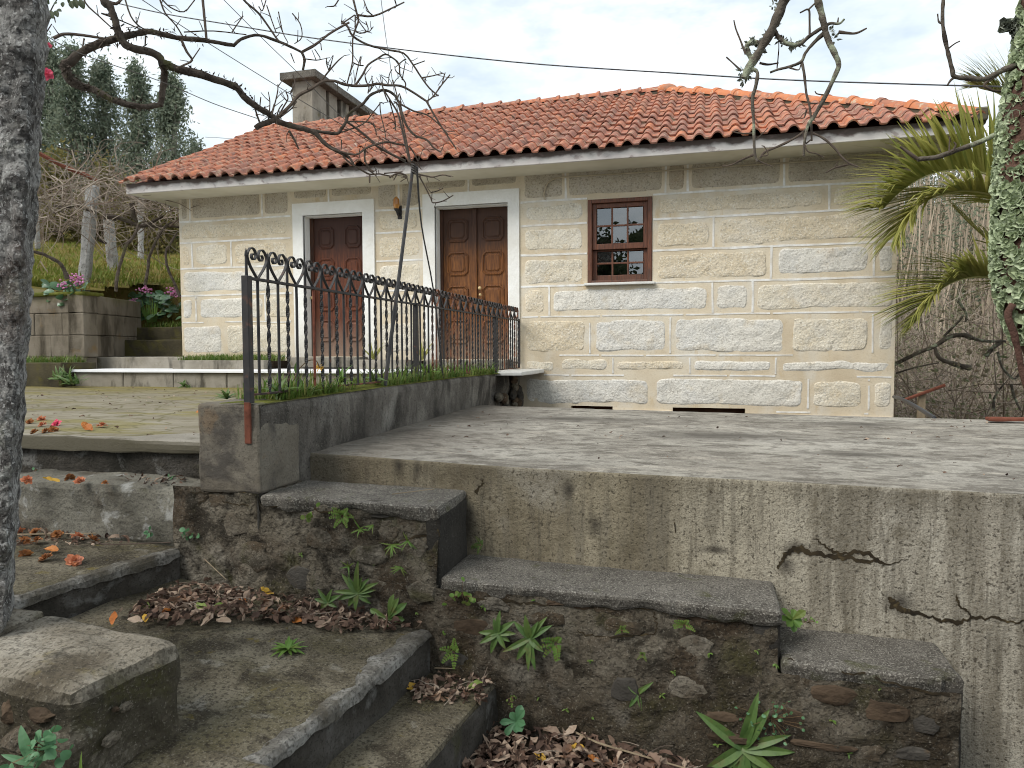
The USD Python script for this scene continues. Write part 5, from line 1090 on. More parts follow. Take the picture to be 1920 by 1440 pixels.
TW = [  # (polyline, r0, r1)
 ([(566, 98), (590, 85), (615, 65), (640, 50), (655, 42)], 2, 1.6), ([(100, 72), (120, 64), (155, 66), (200, 73)], 3, 2), ([(340, 75), (350, 97), (360, 113), (345, 122), (330, 128)], 2.4, 1.2), ([(360, 112), (375, 90)], 1, .7),
 ([(378, -20), (383, 30), (387, 72)], 2.4, 2), ([(150, -30), (160, 5), (185, 30), (220, 62)], 1.6, 1), ([(450, -10), (462, 5), (485, 25), (505, 52), (522, 76), (536, 84)], 2, 1.4), ([(232, -10), (245, 30), (262, 50), (280, 58)], 1.4, 1),
 ([(190, 25), (230, 40), (275, 60)], 1.2, .8), ([(305, 0), (320, 14), (345, 22), (365, 0)], 1.2, .8), ([(300, 0), (310, 25), (330, 48), (345, 72)], 1.4, 1), ([(200, 2), (218, 7), (230, -5)], 3, 2), ([(345, 60), (400, 58), (462, 65)], 1.1, .8), ([(435, 60), (450, 38), (456, 30)], 1, .6),
 ([(640, -10), (628, 10), (620, 12)], 1.2, .7), ([(273, 68), (272, 86)], 1.4, 1), ([(158, 72), (155, 88)], 1.4, 1),
 ([(500, 10), (510, 40), (518, 62)], 1, .7), ([(485, 12), (492, 20), (500, -4)], 1, .7), ([(522, 22), (530, 60), (540, 80)], .9, .6), ([(548, 25), (563, 45), (566, 70), (552, 82)], 1, .6), ([(568, 110), (600, 112), (590, 92)], 1, .6), ([(545, 100), (552, 118)], 1, .6), ([(566, 96), (598, 80), (603, 94)], 1, .7),
 ([(521, 220), (544, 198), (560, 179), (583, 167), (605, 153), (627, 152), (644, 158), (667, 161), (694, 160), (708, 157), (727, 160), (750, 161), (771, 171), (800, 190)], 3, 1.8),
 ([(800, 190), (810, 208), (825, 233), (840, 256), (856, 280)], 1.8, 1), ([(602, 152), (617, 133), (633, 115), (642, 107)], 1.6, .8), ([(617, 134), (625, 104)], 1, .6), ([(617, 133), (612, 118), (613, 108)], 1, .6),
 ([(800, 190), (812, 181), (829, 158), (844, 140)], 1.4, .9), ([(829, 158), (833, 142), (835, 136)], 1, .6), ([(812, 182), (823, 178)], 1, .7),
 ([(665, 162), (680, 140), (690, 122), (708, 110), (722, 102), (735, 108), (748, 120), (750, 140), (760, 155), (760, 165)], 1.8, 1), ([(748, 120), (758, 112), (762, 112)], 1, .7), ([(750, 140), (742, 133), (740, 124)], 1, .6), ([(754, 150), (760, 117)], 1, .6),
 ([(660, -10), (668, 22), (672, 38), (668, 50), (661, 75), (661, 115), (651, 156)], 2, 1), ([(668, 28), (700, 30), (735, 15), (758, 4)], 1.8, 1), ([(700, 30), (690, 20), (680, -5)], 1.1, .7), ([(735, 15), (742, 14)], 1, .8), ([(661, 117), (672, 122), (682, 123)], 1.2, .8), ([(676, 106), (668, 140), (665, 158)], 1, .7),
 ([(640, 40), (652, 50), (662, 68), (690, 84), (725, 93), (757, 100), (775, 122), (790, 145), (805, 165), (822, 180)], 2, 1.2), ([(775, 122), (797, 114)], 1, .7), ([(790, 146), (812, 142), (831, 137)], 1.1, .7),
 ([(666, 28), (668, 60), (690, 58), (686, 40)], 1.2, .8), ([(668, 32), (680, 50), (690, 60), (700, 50)], .9, .6), ([(640, 45), (655, 35), (665, 28)], 1.2, .9), 
 ([(769, 304), (760, 267), (752, 235), (746, 212), (733, 190), (722, 172)], 2, 1.2), ([(770, 305), (757, 240), (748, 200), (738, 190)], 1.6, 1), ([(748, 190), (755, 218), (765, 240), (780, 255), (800, 262), (812, 276), (826, 285)], 2.6, 1.2), ([(751, 195), (775, 208), (800, 215), (822, 232), (840, 252)], 1.6, .8),
 ([(730, 188), (735, 206), (741, 228), (741, 245)], 1.2, .8), ([(736, 150), (742, 170), (747, 190)], 1.2, .9), ([(735, 130), (730, 140), (728, 158)], .9, .6), ([(745, 188), (749, 175), (751, 190)], 1, .6), ([(752, 200), (750, 182)], 1, .6),
 ([(690, 175), (692, 162), (686, 152), (684, 135)], 1.2, .7), ([(693, 172), (698, 160), (697, 142)], 1, .6), ([(693, 172), (700, 152)], .9, .5), ([(648, 228), (690, 229), (702, 238), (706, 253)], 1.2, .8), ([(640, 248), (680, 233), (700, 210), (714, 192)], 1.2, .7),
 ([(542, 245), (552, 262), (560, 279)], 2.2, 1.4), ([(656, 296), (665, 311)], 2.2, 1.4), ([(640, 286), (650, 300), (667, 313)], 1.8, 1.2), ([(610, 270), (625, 280), (665, 290), (684, 279), (700, 272), (725, 266), (745, 270), (762, 272)], 1.8, 1.8), ([(684, 280), (684, 300), (692, 315), (700, 322)], 2, 1),
 ([(668, 312), (680, 320), (694, 327), (712, 326), (730, 330)], 1.8, 1), ([(693, 328), (693, 343)], 1.6, 1), ([(690, 318), (700, 325), (706, 330)], 1.4, 1), ([(730, 333), (745, 325), (760, 328), (763, 333), (756, 330)], 1.6, 1.2), ([(745, 325), (738, 338)], 1.2, .8),
 ([(720, 325), (755, 322)], 1.2, .8), ([(760, 302), (735, 290), (708, 275), (690, 258), (660, 235), (648, 228)], 2.2, 1.6), ([(764, 302), (780, 305), (790, 318)], 1, .7), ([(762, 270), (765, 290), (768, 304)], 2, 2), ([(768, 275), (775, 285), (784, 302)], 1.4, .9),
 ([(785, 327), (800, 330), (812, 332), (830, 328), (845, 331)], 1.3, .8), ([(786, 330), (797, 350), (808, 372), (812, 380), (830, 377), (850, 366)], 1.2, .8), ([(808, 361), (820, 358), (831, 353)], 1, .6),
 ([(490, 236), (485, 225), (480, 210), (478, 200)], 1.8, 1.2), ([(500, 228), (508, 215), (514, 195)], 1.2, .8), ([(520, 222), (532, 200), (540, 185), (536, 172)], 1.4, .9), ([(518, 222), (523, 205), (530, 195)], 1.2, .8), ([(510, 215), (520, 175), (521, 158)], 1.2, .7), ([(505, 215), (506, 190), (503, 172)], 1, .6), ([(522, 222), (545, 205), (556, 190)], 1.2, .8), ([(487, 203), (489, 182)], 1, .7),
 ([(545, 175), (553, 155), (549, 140)], 1.3, .9), ([(715, 155), (722, 178), (727, 190)], 1.2, 1), ([(712, 192), (714, 215), (720, 240), (724, 262)], 1, .7), ([(700, 230), (705, 245)], 1, .7), ([(640, 262), (640, 280)], 1, .7)]
for i, (l, a, b) in enumerate(TW): limb('twig', l, a * 1.05 + .2, b * 1.05 + .25, R.uniform(-.12, .12), 'bark_twig', sides=5, gn=.15, sub=3)
# side shoots along the thin twigs: short buds and spurs
gg = np.random.default_rng(5); sp = []
for l, a, b in TW:
    P = spline(P2(l), 3)
    for _ in range(int(len(P) / 3)):
        p = P[int(gg.integers(len(P)))]; d = unit(gg.normal(size=3) + [0, 0, .4]); sp.append(tube([p, p + d * gg.uniform(.01, .05), p + d * gg.uniform(.05, .10) + gg.normal(size=3) * .01], [.0042, .0034, .0024], 3, caps=False))
gv.part('spur', cat(sp), M['bark_twig'], kind='stuff')
# flaking bark shreds on the thick branches
sh = []
for l in ([(215, 35), (232, 80), (285, 99)], [(306, 123), (370, 138), (440, 162), (485, 203), (519, 226)], [(121, 123), (126, 137), (155, 162), (205, 184), (270, 200)], [(150, 100), (225, 70), (282, 60), (385, 76)]):
    P = spline(P2(l), 14)
    for p in P:
        for _ in range(3):
            d = unit(gg.normal(size=3)); sh.append((p + d * .022, unit(d * .5 + gg.normal(size=3) * .7)))
gv.part('bark_shred', leaf_cards(np.array([a for a, _ in sh]), np.array([b for _, b in sh]), .035, .012, 3), M['bark_vine'], kind='stuff')
def wire(name, l, r, mt, label, cat_, group=None, dy=0, Yf=vy):
    P = spline(np.array([atY(a, b, Yf(a) + dy) for a, b in l]), 6)
    solo(name, tube(P, [r, r], 5), M[mt], label, cat_, group)
wire('trellis_wire', [(240, -16), (267, 0), (383, 76), (547, 178), (633, 229), (700, 270), (762, 306)], .0028, 'wire', 'straight trellis wire from the upper left past the chimney front to the pole top', 'wire', dy=.06)
wire('trellis_wire', [(405, -16), (420, 0), (493, 73), (560, 138), (646, 224), (708, 270), (762, 305)], .0026, 'wire', 'trellis wire dropping steeply from the top edge across the chimney cap to the pole', 'wire', dy=.1)
wire('trellis_wire', [(60, 50), (85, 66), (150, 100), (300, 152), (400, 194), (482, 222)], .0028, 'wire', 'trellis wire passing under the thick vine loop on the left to its branch end', 'wire', dy=-.05)
wire('trellis_wire', [(712, -20), (723, 67), (730, 110), (737, 160), (752, 240), (767, 305)], .0026, 'wire', 'nearly vertical wire hanging from the top edge down to the pole top', 'wire', dy=-.06)
wire('electric_cable', [(180, -4), (220, 6), (310, 26), (430, 46), (620, 76), (960, 116), (1280, 138), (1480, 150), (1780, 160), (1960, 164)], .006, 'cable', 'black electric cable crossing the sky above the whole roof', 'cable', Yf=lambda a: 6.4)
wire('electric_cable', [(385, 257), (420, 259), (480, 263)], .006, 'cable', 'short length of distant cable left of the roof verge', 'cable', Yf=lambda a: 16.0)

# ================================================================== FOREGROUND GRANITE POST AND CAMELLIA SPRIG
gp = Thing('granite_post', 'tall rough grey granite post leaning at the left edge on the parapet block', 'post', (-2.68, 2.15, -1.09))
gp.part('shaft', hexrough([[[(-2.86, 2.10, -1.10), (-2.53, 2.07, 2.1)], [(-2.98, 2.30, -1.10), (-2.66, 2.28, 2.1)]], [[(-2.58, 2.09, -1.10), (-2.205, 2.07, 2.1)], [(-2.775, 2.30, -1.10), (-2.355, 2.28, 2.1)]]], 51, .026, .011, .035, 15), M['granite_post'])
cb = Thing('camellia_branch', 'camellia sprig with dull green leaves hanging beside the top of the granite post', 'camellia', tuple(atY(95, 20, 2.5)))
for l in ([(85, 60), (90, 40), (96, 18), (110, -6)], [(90, 38), (100, 30), (104, 42)], [(80, 80), (84, 66), (97, 45)], [(140, -20), (148, 0), (152, 4)]):
    cb.part('twig', tube(spline(np.array([atY(a, b, 2.5) for a, b in l]), 3), [.004, .002], 5), M['bark_twig'])
for i, (a, b, dx, dy_, L) in enumerate([(92, 20, 12, 22, 30), (104, 20, 6, 18, 24), (107, 18, 16, 4, 18), (100, 8, 8, -6, 18), (92, 8, -6, -10, 20), (118, 4, -2, 14, 18), (133, 2, 4, 22, 26), (140, -2, 6, 26, 28), (150, 0, 10, 24, 30), (86, 66, 4, 16, 16), (86, 80, 6, 18, 16), (88, 92, 6, 14, 14), (128, -4, 2, 10, 14)]):
    p, q = atY(a, b, 2.5), atY(a + dx, b + dy_, 2.5 + R.uniform(-.03, .03))
    cb.part('leaf', strap(p, q - p, [.4, -.8, .2], L * .0017, L * .0009, .4, 5, 'oval', .2, 0, i), M['camellia_leaf'])
def camellia(p, r, mats, seed, tilt=None):
    g = np.random.default_rng(seed); ms = []; nrm = unit(np.array([g.normal() * .5, g.normal() * .5 - .3, 1.0]) if tilt is None else tilt)
    a = unit(np.cross(nrm, [.3, .9, .1])); b = np.cross(nrm, a)
    for ring, (n, tl, L) in enumerate(((7, .15, 1.0), (6, .65, .8), (5, 1.15, .55))):
        for i in range(n):
            t = 2 * math.pi * (i + .5 * ring + g.uniform(-.2, .2)) / n; d = a * math.cos(t) + b * math.sin(t)
            dd = d * math.cos(tl) + nrm * math.sin(tl)
            ms.append(strap(np.asarray(p) + nrm * .004 * ring + d * r * .08, dd, nrm, r * L * g.uniform(.75, 1.1), r * .85 * L, g.uniform(-.8, .9), 4, 'oval', .35, .06, int(g.integers(9999))))
    return cat(ms)
cb.part('flower', camellia(atY(90, 141, 2.47), .030, None, 3, (.4, -.8, .3)), M['camellia_pink'], label='pink flower half hidden by the post')
cb.part('flower', camellia(atY(91, 86, 2.5), .014, None, 4, (.4, -.8, .3)), M['camellia_pink'], label='small dark pink bud')

# ================================================================== LICHEN-COVERED TREE ON THE RIGHT
LY = 3.2
def PL(l, dy=0.0): return np.array([atY(a, b, LY + dy) for a, b in l])
lt = Thing('lichen_tree', 'bare tree at the right edge, its trunk scaled with pale green lichen', 'tree', tuple(atY(1995, 1300, LY)))
TRK = [(2090, 1440), (2085, 1200), (2070, 900), (2030, 740), (1972, 640), (1934, 560), (1919, 480), (1921, 400), (1926, 320), (1936, 220), (1955, 120), (1972, 0), (1990, -200), (2005, -420)]
TP = spline(PL(TRK), 5); ts = mpp(TP[0])
lt.part('trunk', tube(TP, [70 * ts, 58 * ts, 50 * ts, 44 * ts, 47 * ts, 44 * ts, 40 * ts], 22, .30, 4), M['bark_red'], smooth=True)
lt.part('side_stem', tube(spline(PL([(1899, 570), (1890, 592), (1900, 622), (1909, 660), (1918, 705), (1932, 745)], -.08), 4), [7 * ts, 5 * ts], 8, .25), M['bark_red'], smooth=True)
# lichen scales
gl = np.random.default_rng(8); ms = []
def flake(p, n_, r, g):
    a = unit(np.cross(n_, g.normal(size=3))); b = np.cross(n_, a); k = 9; V = [p + n_ * .004]
    ph = g.uniform(0, 6.3)
    for ring, (rr, lift) in enumerate(((.55, .004), (1.0, .010))):
        for i in range(k):
            t = 2 * math.pi * i / k + ph; q = rr * r * (1 + .14 * math.sin(2 * t + ph) * ring + g.uniform(-.22, .22) * ring)
            V.append(p + (a * math.cos(t) + b * math.sin(t)) * q + n_ * (lift + g.uniform(-.004, .012) * ring))
    F = [[0, 1 + i, 1 + (i + 1) % k] for i in range(k)]
    F2 = [[1 + i, 10 + i, 10 + (i + 1) % k, 1 + (i + 1) % k] for i in range(k)]
    F = F + [[q[0], q[1], q[2]] for q in F2] + [[q[0], q[2], q[3]] for q in F2]
    return np.array(V), np.array(F)
tt = np.gradient(TP, axis=0)
rads = np.interp(np.linspace(0, 1, len(TP)), np.linspace(0, 1, 7), np.array([70, 58, 50, 44, 47, 44, 40]) * ts)
i0 = int(len(TP) * .33)
for _ in range(3600):
    i = int(gl.integers(i0, len(TP) - 1)); a = gl.uniform(0, 2 * math.pi); t = unit(tt[i]); s = unit(np.cross(t, [0.2, 1, 0])); b = np.cross(t, s)
    n_ = s * math.cos(a) + b * math.sin(a); p = TP[i] + (TP[i + 1] - TP[i]) * gl.random()
    if fbm(np.array([[p[2] * 5, a * .8, 3.3]]), 2, 4)[0] > .64: continue
    ms.append(flake(p + n_ * rads[i] * 1.02, n_, gl.uniform(.004, .012) if gl.random() < .7 else gl.uniform(.015, .028), gl))
lt.part('lichen', cat(ms), M['lichen'], kind='stuff')
BR = [('branch', [(1975, -330), (1800, -300), (1620, -220), (1515, -90), (1490, -30), (1470, 2), (1456, 36), (1445, 60), (1430, 86), (1415, 110), (1404, 126), (1396, 147)], 13, 8), ('branch', [(1620, -220), (1545, -80), (1534, -10), (1536, 10), (1541, 28), (1546, 52), (1555, 80), (1566, 102), (1573, 122), (1566, 140), (1555, 165), (1540, 195), (1525, 220), (1515, 236), (1509, 262), (1507, 292)], 8, 2.2),
 ('branch', [(1449, 52), (1460, 70), (1476, 82), (1500, 83), (1515, 70), (1535, 56)], 4.5, 3), ('branch', [(1535, 56), (1552, 46), (1558, 44), (1574, 44), (1583, 36)], 3.4, 2.2), ('twig', [(1572, 60), (1590, 62), (1606, 62), (1625, 53)], 2.8, 1.6), ('twig', [(1606, 62), (1613, 60)], 2, 1.2), ('twig', [(1570, 46), (1572, 33)], 2, 1),
 ('branch', [(1548, 60), (1526, 80), (1510, 100), (1502, 116), (1480, 125), (1460, 130), (1444, 136)], 3.8, 2.2), ('twig', [(1503, 115), (1508, 140), (1512, 175), (1518, 200), (1521, 230), (1522, 264)], 2.6, 1.8), ('twig', [(1478, 126), (1497, 131), (1502, 120)], 1.8, 1.2), ('branch', [(1405, 128), (1420, 136), (1416, 165), (1411, 185), (1413, 230), (1415, 285), (1420, 303)], 4, 2.2),
 ('twig', [(1414, 290), (1390, 300), (1372, 309), (1353, 312)], 2.2, 1.2), ('twig', [(1416, 298), (1432, 306), (1448, 312)], 1.6, .9), ('twig', [(1425, 296), (1436, 284), (1465, 272), (1495, 256), (1512, 242)], 2, 2.2), ('twig', [(1428, 292), (1440, 290), (1434, 276), (1428, 273)], 1.6, .9), ('twig', [(1524, 250), (1545, 260), (1565, 278), (1578, 294), (1592, 306), (1610, 313)], 2.4, 1.4),
 ('twig', [(1592, 308), (1565, 315), (1548, 324)], 1.8, 1.2), ('twig', [(1565, 315), (1572, 302)], 1.2, .7), ('twig', [(1508, 270), (1515, 284), (1530, 288), (1545, 295)], 1.8, 1), ('twig', [(1408, 110), (1402, 98), (1400, 86), (1410, 79), (1425, 82)], 4.5, 5), ('twig', [(1398, 102), (1388, 75), (1380, 55), (1376, 38)], 2, 1.2), ('twig', [(1390, 133), (1376, 120), (1362, 107)], 2, 1.2), ('twig', [(1424, 118), (1440, 121), (1460, 118)], 2.2, 1.4), ('twig', [(1457, 128), (1460, 95), (1460, 78)], 1.3, .8),
 ('twig', [(1518, 70), (1518, 40), (1516, 18), (1500, 24)], 2.2, 1.6), ('twig', [(1516, 18), (1526, 8), (1530, 3)], 1.8, 1), ('twig', [(1545, 178), (1532, 176), (1528, 171)], 1.4, .9), ('twig', [(1518, 194), (1533, 194)], 1.8, 1.4), ('twig', [(1512, 206), (1508, 220), (1500, 222)], 1.5, 1), ('twig', [(1414, 250), (1390, 250), (1372, 247)], 1.8, 1), ('twig', [(1418, 262), (1430, 250), (1440, 240)], 1, .7), ('twig', [(1506, 245), (1510, 268), (1520, 262)], 1.8, 1.2),
 ('branch', [(1960, 80), (1930, 100), (1900, 124), (1875, 134), (1845, 148), (1812, 146), (1790, 143), (1785, 130), (1776, 92), (1768, 50), (1768, 10), (1770, -20)], 6, 3), ('twig', [(1792, 143), (1783, 150), (1776, 160)], 2.6, 1.6), ('twig', [(1919, 128), (1885, 126), (1868, 142), (1846, 158), (1853, 166), (1872, 171), (1915, 167)], 3, 2.4), ('twig', [(1777, 92), (1790, 82), (1800, 77)], 1.8, 1), ('twig', [(1766, 44), (1760, 40), (1758, 26)], 2, 1.2),
 ('branch', [(1925, 225), (1902, 233), (1860, 256), (1822, 272), (1790, 283), (1760, 294), (1740, 297), (1721, 299)], 5.5, 4.2), ('twig', [(1721, 299), (1706, 288), (1688, 275)], 3.4, 2.4), ('twig', [(1780, 286), (1780, 272), (1781, 256)], 1.6, 1.2), ('twig', [(1786, 284), (1792, 272), (1788, 266)], 2, 1)]
for nm, l, a, b in BR: limb(nm, l, a, b, R.uniform(-.04, .04), 'bark_lichen' if a > 3.6 or nm == 'branch' else 'bark_twig', lt, 8 if a > 3 else 6, .4, PL, 4)
fl = []
for l, n in (([(1470, 2), (1445, 60), (1415, 110), (1396, 147)], 120), ([(1400, 86), (1410, 79), (1425, 82)], 40), ([(1452, 60), (1476, 82), (1500, 83)], 60), ([(1556, 60), (1564, 74)], 30), ([(1390, 135), (1396, 150)], 40), ([(1452, 10), (1460, -4)], 26)):
    P = spline(PL(l), 8)
    for _ in range(n):
        p = P[int(gl.integers(len(P)))]; d = unit(gl.normal(size=3)); fl.append(leaf_cards(np.array([p + d * .010]), np.array([d]), .020, .012, int(gl.integers(9999))))
for a, b in ((1890, 50), (1900, 46), (1910, 40), (1896, 58), (1886, 44), (1915, 62), (1908, 56)):
    for _ in range(5): fl.append(flake(atY(a + gl.uniform(-8, 8), b + gl.uniform(-8, 8), LY), unit([gl.normal() * .5, -1, gl.normal() * .5]), gl.uniform(.012, .022), gl))
lt.part('lichen_tuft', cat(fl), M['lichen_grey'], kind='stuff')
lt.part('twig', tube(spline(PL([(1970, 60), (1940, 48), (1900, 50), (1886, 46)]), 3), [.008, .004], 6), M['bark_lichen'])

# ================================================================== PALM
pm = Thing('palm_tree', 'palm with yellow-green fronds arching out beside the right corner of the house', 'palm', (4.0, 9.2, -3.0))
PC = atY(1985, 440, 9.0)
pm.part('trunk', tube([PC + [0, 0, -4.2], PC + [0, 0, -1.5], PC + [0, 0, -.15], PC + [0, 0, .1]], [.26, .24, .28, .12], 14, .3), M['palm_trunk'])
def frond(l, Ys, LL, seed, up=.55, n=125, w=.040):
    g = np.random.default_rng(seed)
    P = spline(np.array([atY(a, b, y) for (a, b), y in zip(l, Ys)]), 12); t = np.gradient(P, axis=0); ms = []
    m_ = len(P)
    for side in (-1, 1):
        for k in range(n):
            u = (k + g.uniform(0, .6)) / n; i = min(int(u * (m_ - 1)), m_ - 2); p = P[i] + (P[i + 1] - P[i]) * (u * (m_ - 1) - i); tn = unit(t[i])
            s = unit(np.cross(tn, [0, 0, 1.0])) * side; v = np.cross(s * side, tn)
            d = unit(tn * (.55 + .5 * u) + s * .75 + v * up * g.uniform(.6, 1.3) + g.normal(size=3) * .05)
            L = LL * (.45 + .9 * math.sin(math.pi * min(u * .85 + .12, 1))) * g.uniform(.85, 1.1)
            ms.append(strap(p, d, v, L, w, g.uniform(.1, .7), 3, 'blade', .25, 0, 0))
    f = pm.part('frond', cat(ms), M['palm_leaf'])
    f.part('rib', tube(P, [.018, .004], 6), M['palm_rib'])
frond([(1985, 440), (1930, 395), (1870, 368), (1810, 358), (1755, 368), (1712, 395), (1680, 440)], [9.0, 8.9, 8.75, 8.6, 8.5, 8.4, 8.35], .72, 1, .15)
frond([(1985, 450), (1930, 370), (1860, 330), (1800, 318), (1740, 328), (1690, 358), (1655, 392)], [9.0, 9.0, 8.95, 8.9, 8.8, 8.7, 8.6], .74, 2, .85)
frond([(1985, 480), (1930, 532), (1880, 524), (1830, 519), (1785, 530), (1748, 558), (1722, 600)], [9.0, 8.7, 8.5, 8.4, 8.3, 8.2, 8.2], .62, 3, .45)
frond([(1985, 430), (1960, 320), (1925, 230), (1880, 180), (1835, 165)], [9.0, 9.1, 9.2, 9.3, 9.4], .60, 4, .3)
frond([(1985, 440), (1935, 480), (1880, 468), (1830, 430), (1785, 385)], [9.0, 8.9, 8.8, 8.9, 9.0], .30, 5, .3, 34)
frond([(1985, 430), (2050, 330), (2120, 290), (2200, 330)], [9.0, 9.0, 9.0, 9.0], .6, 6)
frond([(1985, 430), (2060, 430), (2140, 480), (2200, 560)], [9.0, 9.3, 9.6, 9.8], .6, 7)

# ================================================================== BACKGROUND, LEFT
def hillpt(px, py_, d):                                           # a point on the slope at distance d in the direction of a pixel column
    r = ray(px, 656); r = r / np.hypot(r[0], r[1]) * d
    return np.array([r[0], r[1], slope_z(np.array([r[0]]), np.array([r[1]]))[0]])
def eucalyptus(px, top, d, wid, label, seed):
    g = np.random.default_rng(seed); b = hillpt(px, 0, d); H = (656 - top) / FPX * float(np.dot(b, _fw)) - b[2]
    t = Thing('eucalyptus_tree', label, 'tree', tuple(b), None)
    t.part('trunk', tube([b, b + [0, 0, H * .5], b + [.2, 0, H * .95]], [.26, .15, .03], 7), M['eucalyptus_trunk'])
    P, D = [], []
    for k in range(64):
        u = g.uniform(.16, 1.0); rr = wid * (1.1 - u * .95) * g.uniform(.15, 1.1); a = g.uniform(0, 6.3)
        c = b + [math.cos(a) * rr, math.sin(a) * rr, H * u]
        m_ = int(g.uniform(60, 190)); q = g.normal(size=(m_, 3)) * np.array([.28, .28, .55]) * (.6 + .6 * (1 - u)); P.append(c + q); D.append(g.normal(size=(m_, 3)) * .8 + [0, 0, -.5])
    for k in range(16):
        u = g.uniform(.25, .9); a = g.uniform(0, 6.3); t.part('limb', tube([b + [0, 0, H * u], b + [math.cos(a) * wid * .6 * (1 - u * .6), math.sin(a) * wid * .6 * (1 - u * .6), H * min(u + .1, .98)]], [.05, .015], 4), M['eucalyptus_trunk'])
    t.part('crown', leaf_cards(np.vstack(P), np.vstack(D), .24, .085, seed), M['eucalyptus'])
for px, top, d, wid, lb in [(112, 100, 42, 1.25, 'tall eucalyptus half hidden by the granite post, leftmost of the row'), (152, 104, 40, 1.25, 'tallest eucalyptus, second from the granite post'), (207, 122, 41, 1.35, 'eucalyptus in the middle of the row above the slope'), (270, 132, 39, 1.3, 'eucalyptus whose foot is above the second vine post'),
    (336, 148, 38, 1.45, 'broad eucalyptus nearest the left roof verge'), (376, 272, 46, .9, 'small eucalyptus peeping over the left roof verge')]:
    eucalyptus(px, top, d, wid, lb, px)
def bush(name, label, px0, px1, top, d, mt, n, seed, lw_=.16, ll=.22, base_drop=.3, group=None):
    g = np.random.default_rng(seed); c = hillpt((px0 + px1) / 2, 0, d); dp = float(np.dot(c, _fw)); W = (px1 - px0) / FPX * dp; H = (656 - top) / FPX * dp - c[2]
    t = Thing(name, label, 'shrub', tuple(c), group); P, D = [], []
    for k in range(34):
        a = g.uniform(0, 6.3); rr = math.sqrt(g.random()); u = g.uniform(0.02, 1) * math.sqrt(max(1 - rr * rr * .8, .05))
        q = c + [math.cos(a) * rr * W * .48, math.sin(a) * rr * W * .3, H * u * .92]; m_ = n // 34
        P.append(q + g.normal(size=(m_, 3)) * np.array([W * .10, W * .1, H * .10])); D.append(g.normal(size=(m_, 3)) + [0, 0, .3])
    t.part('foliage', leaf_cards(np.vstack(P), np.vstack(D), ll, lw_, seed), M[mt])
    for k in range(6):
        a = g.uniform(0, 6.3); t.part('stem', tube([c + [0, 0, -.2], c + [math.cos(a) * W * .2, math.sin(a) * W * .15, H * .55], c + [math.cos(a) * W * .35, math.sin(a) * W * .2, H * .85]], [.05, .03, .01], 4), M['twig_grey'])
bush('dark_shrub', 'dark green shrub in the shade behind the tallest vine post', 90, 190, 385, 29, 'bush_dark', 5200, 1)
bush('dark_shrub', 'dark green shrub between the second and third vine posts', 180, 262, 380, 30, 'bush_dark', 5200, 2)
bush('dark_shrub', 'dark green shrub behind the left corner of the house', 240, 350, 395, 28, 'bush_dark', 5200, 3)
bush('dark_shrub', 'dark green shrub hidden mostly by the granite post', 20, 110, 400, 30, 'bush_dark', 4200, 4)
bush('olive_shrub', 'olive yellow leafless-looking willow beside the granite post', 60, 170, 255, 25, 'bush_olive', 4200, 5, .08, .14)
bush('olive_shrub', 'olive yellow willow rising behind the two middle vine posts', 160, 250, 275, 26, 'bush_olive', 4200, 6, .08, .14)
bush('olive_shrub', 'olive yellow willow close to the left roof corner', 225, 340, 315, 24, 'bush_olive', 4200, 7, .08, .14)
def vpost(l, w, d, label):
    P = []
    for a, b in l: r = ray(a, b); P.append(r / np.hypot(r[0], r[1]) * d)
    P = np.array(P); s = mpp(P[0]); b0, t0 = P[0], P[-1]; h = w * s / 2
    b0 = b0 - [0, 0, .25]
    ax = unit(np.array([.92, .4, 0])) * h; ay = unit(np.array([-.4, .92, 0])) * h
    c8 = [[[b0 - ax - ay, t0 - ax - ay], [b0 - ax + ay, t0 - ax + ay]], [[b0 + ax - ay, t0 + ax - ay], [b0 + ax + ay, t0 + ax + ay]]]
    V, F = hexrough(c8, int(d), .03, .11, .05, 4)
    t = Thing('vine_post', label, 'post', tuple(b0)); t.part('shaft', (V, F), M['vine_post'])
vpost([(154, 532), (174, 348)], 20, 14, 'leaning granite vine post, nearest and tallest on the slope')
vpost([(216, 524), (203, 410)], 17, 17, 'granite vine post leaning left, second from the granite gate post')
vpost([(264, 492), (263, 372)], 10, 21, 'thin granite vine post farthest right on the slope')
vpost([(70, 450), (68, 396)], 9, 22, 'far granite vine post close to the leaning foreground post')
def PD(l, d):
    out = []
    for a, b in l: r = ray(60 + a / 5.143, 280 + b / 5.143); out.append(r / np.hypot(r[0], r[1]) * d)
    return spline(np.array(out), 4)
VT = [([(806, 1370), (830, 1180), (870, 1050), (910, 920), (960, 870), (1010, 780), (1030, 720), (1100, 690)], 12.0, 'crooked vine trunk between the second post and the house', .026), ([(1090, 1310), (1120, 1150), (1130, 1040), (1180, 920), (1230, 820), (1290, 740), (1350, 700)], 12.6, 'vine trunk leaning right close to the house corner', .026),
      ([(1425, 1420), (1370, 1280), (1310, 1150), (1290, 990), (1340, 900), (1400, 800)], 12.2, 'vine trunk bending beside the house wall corner', .024), ([(345, 1250), (280, 1110), (170, 1040), (80, 1000), (-20, 980)], 11.5, 'mossy vine trunk arching towards the granite post', .03)]
for l, d, lb, r in VT:
    t = Thing('old_vine', lb, 'vine', tuple(PD(l, d)[0])); t.part('trunk', tube(PD(l, d), [r, r * .6], 7, .5, int(d * 10)), M['bark_vine'])
tr = Thing('vine_trellis', 'tangle of brown vine canes spread over the posts on the slope', 'vine', tuple(hillpt(200, 0, 14)))
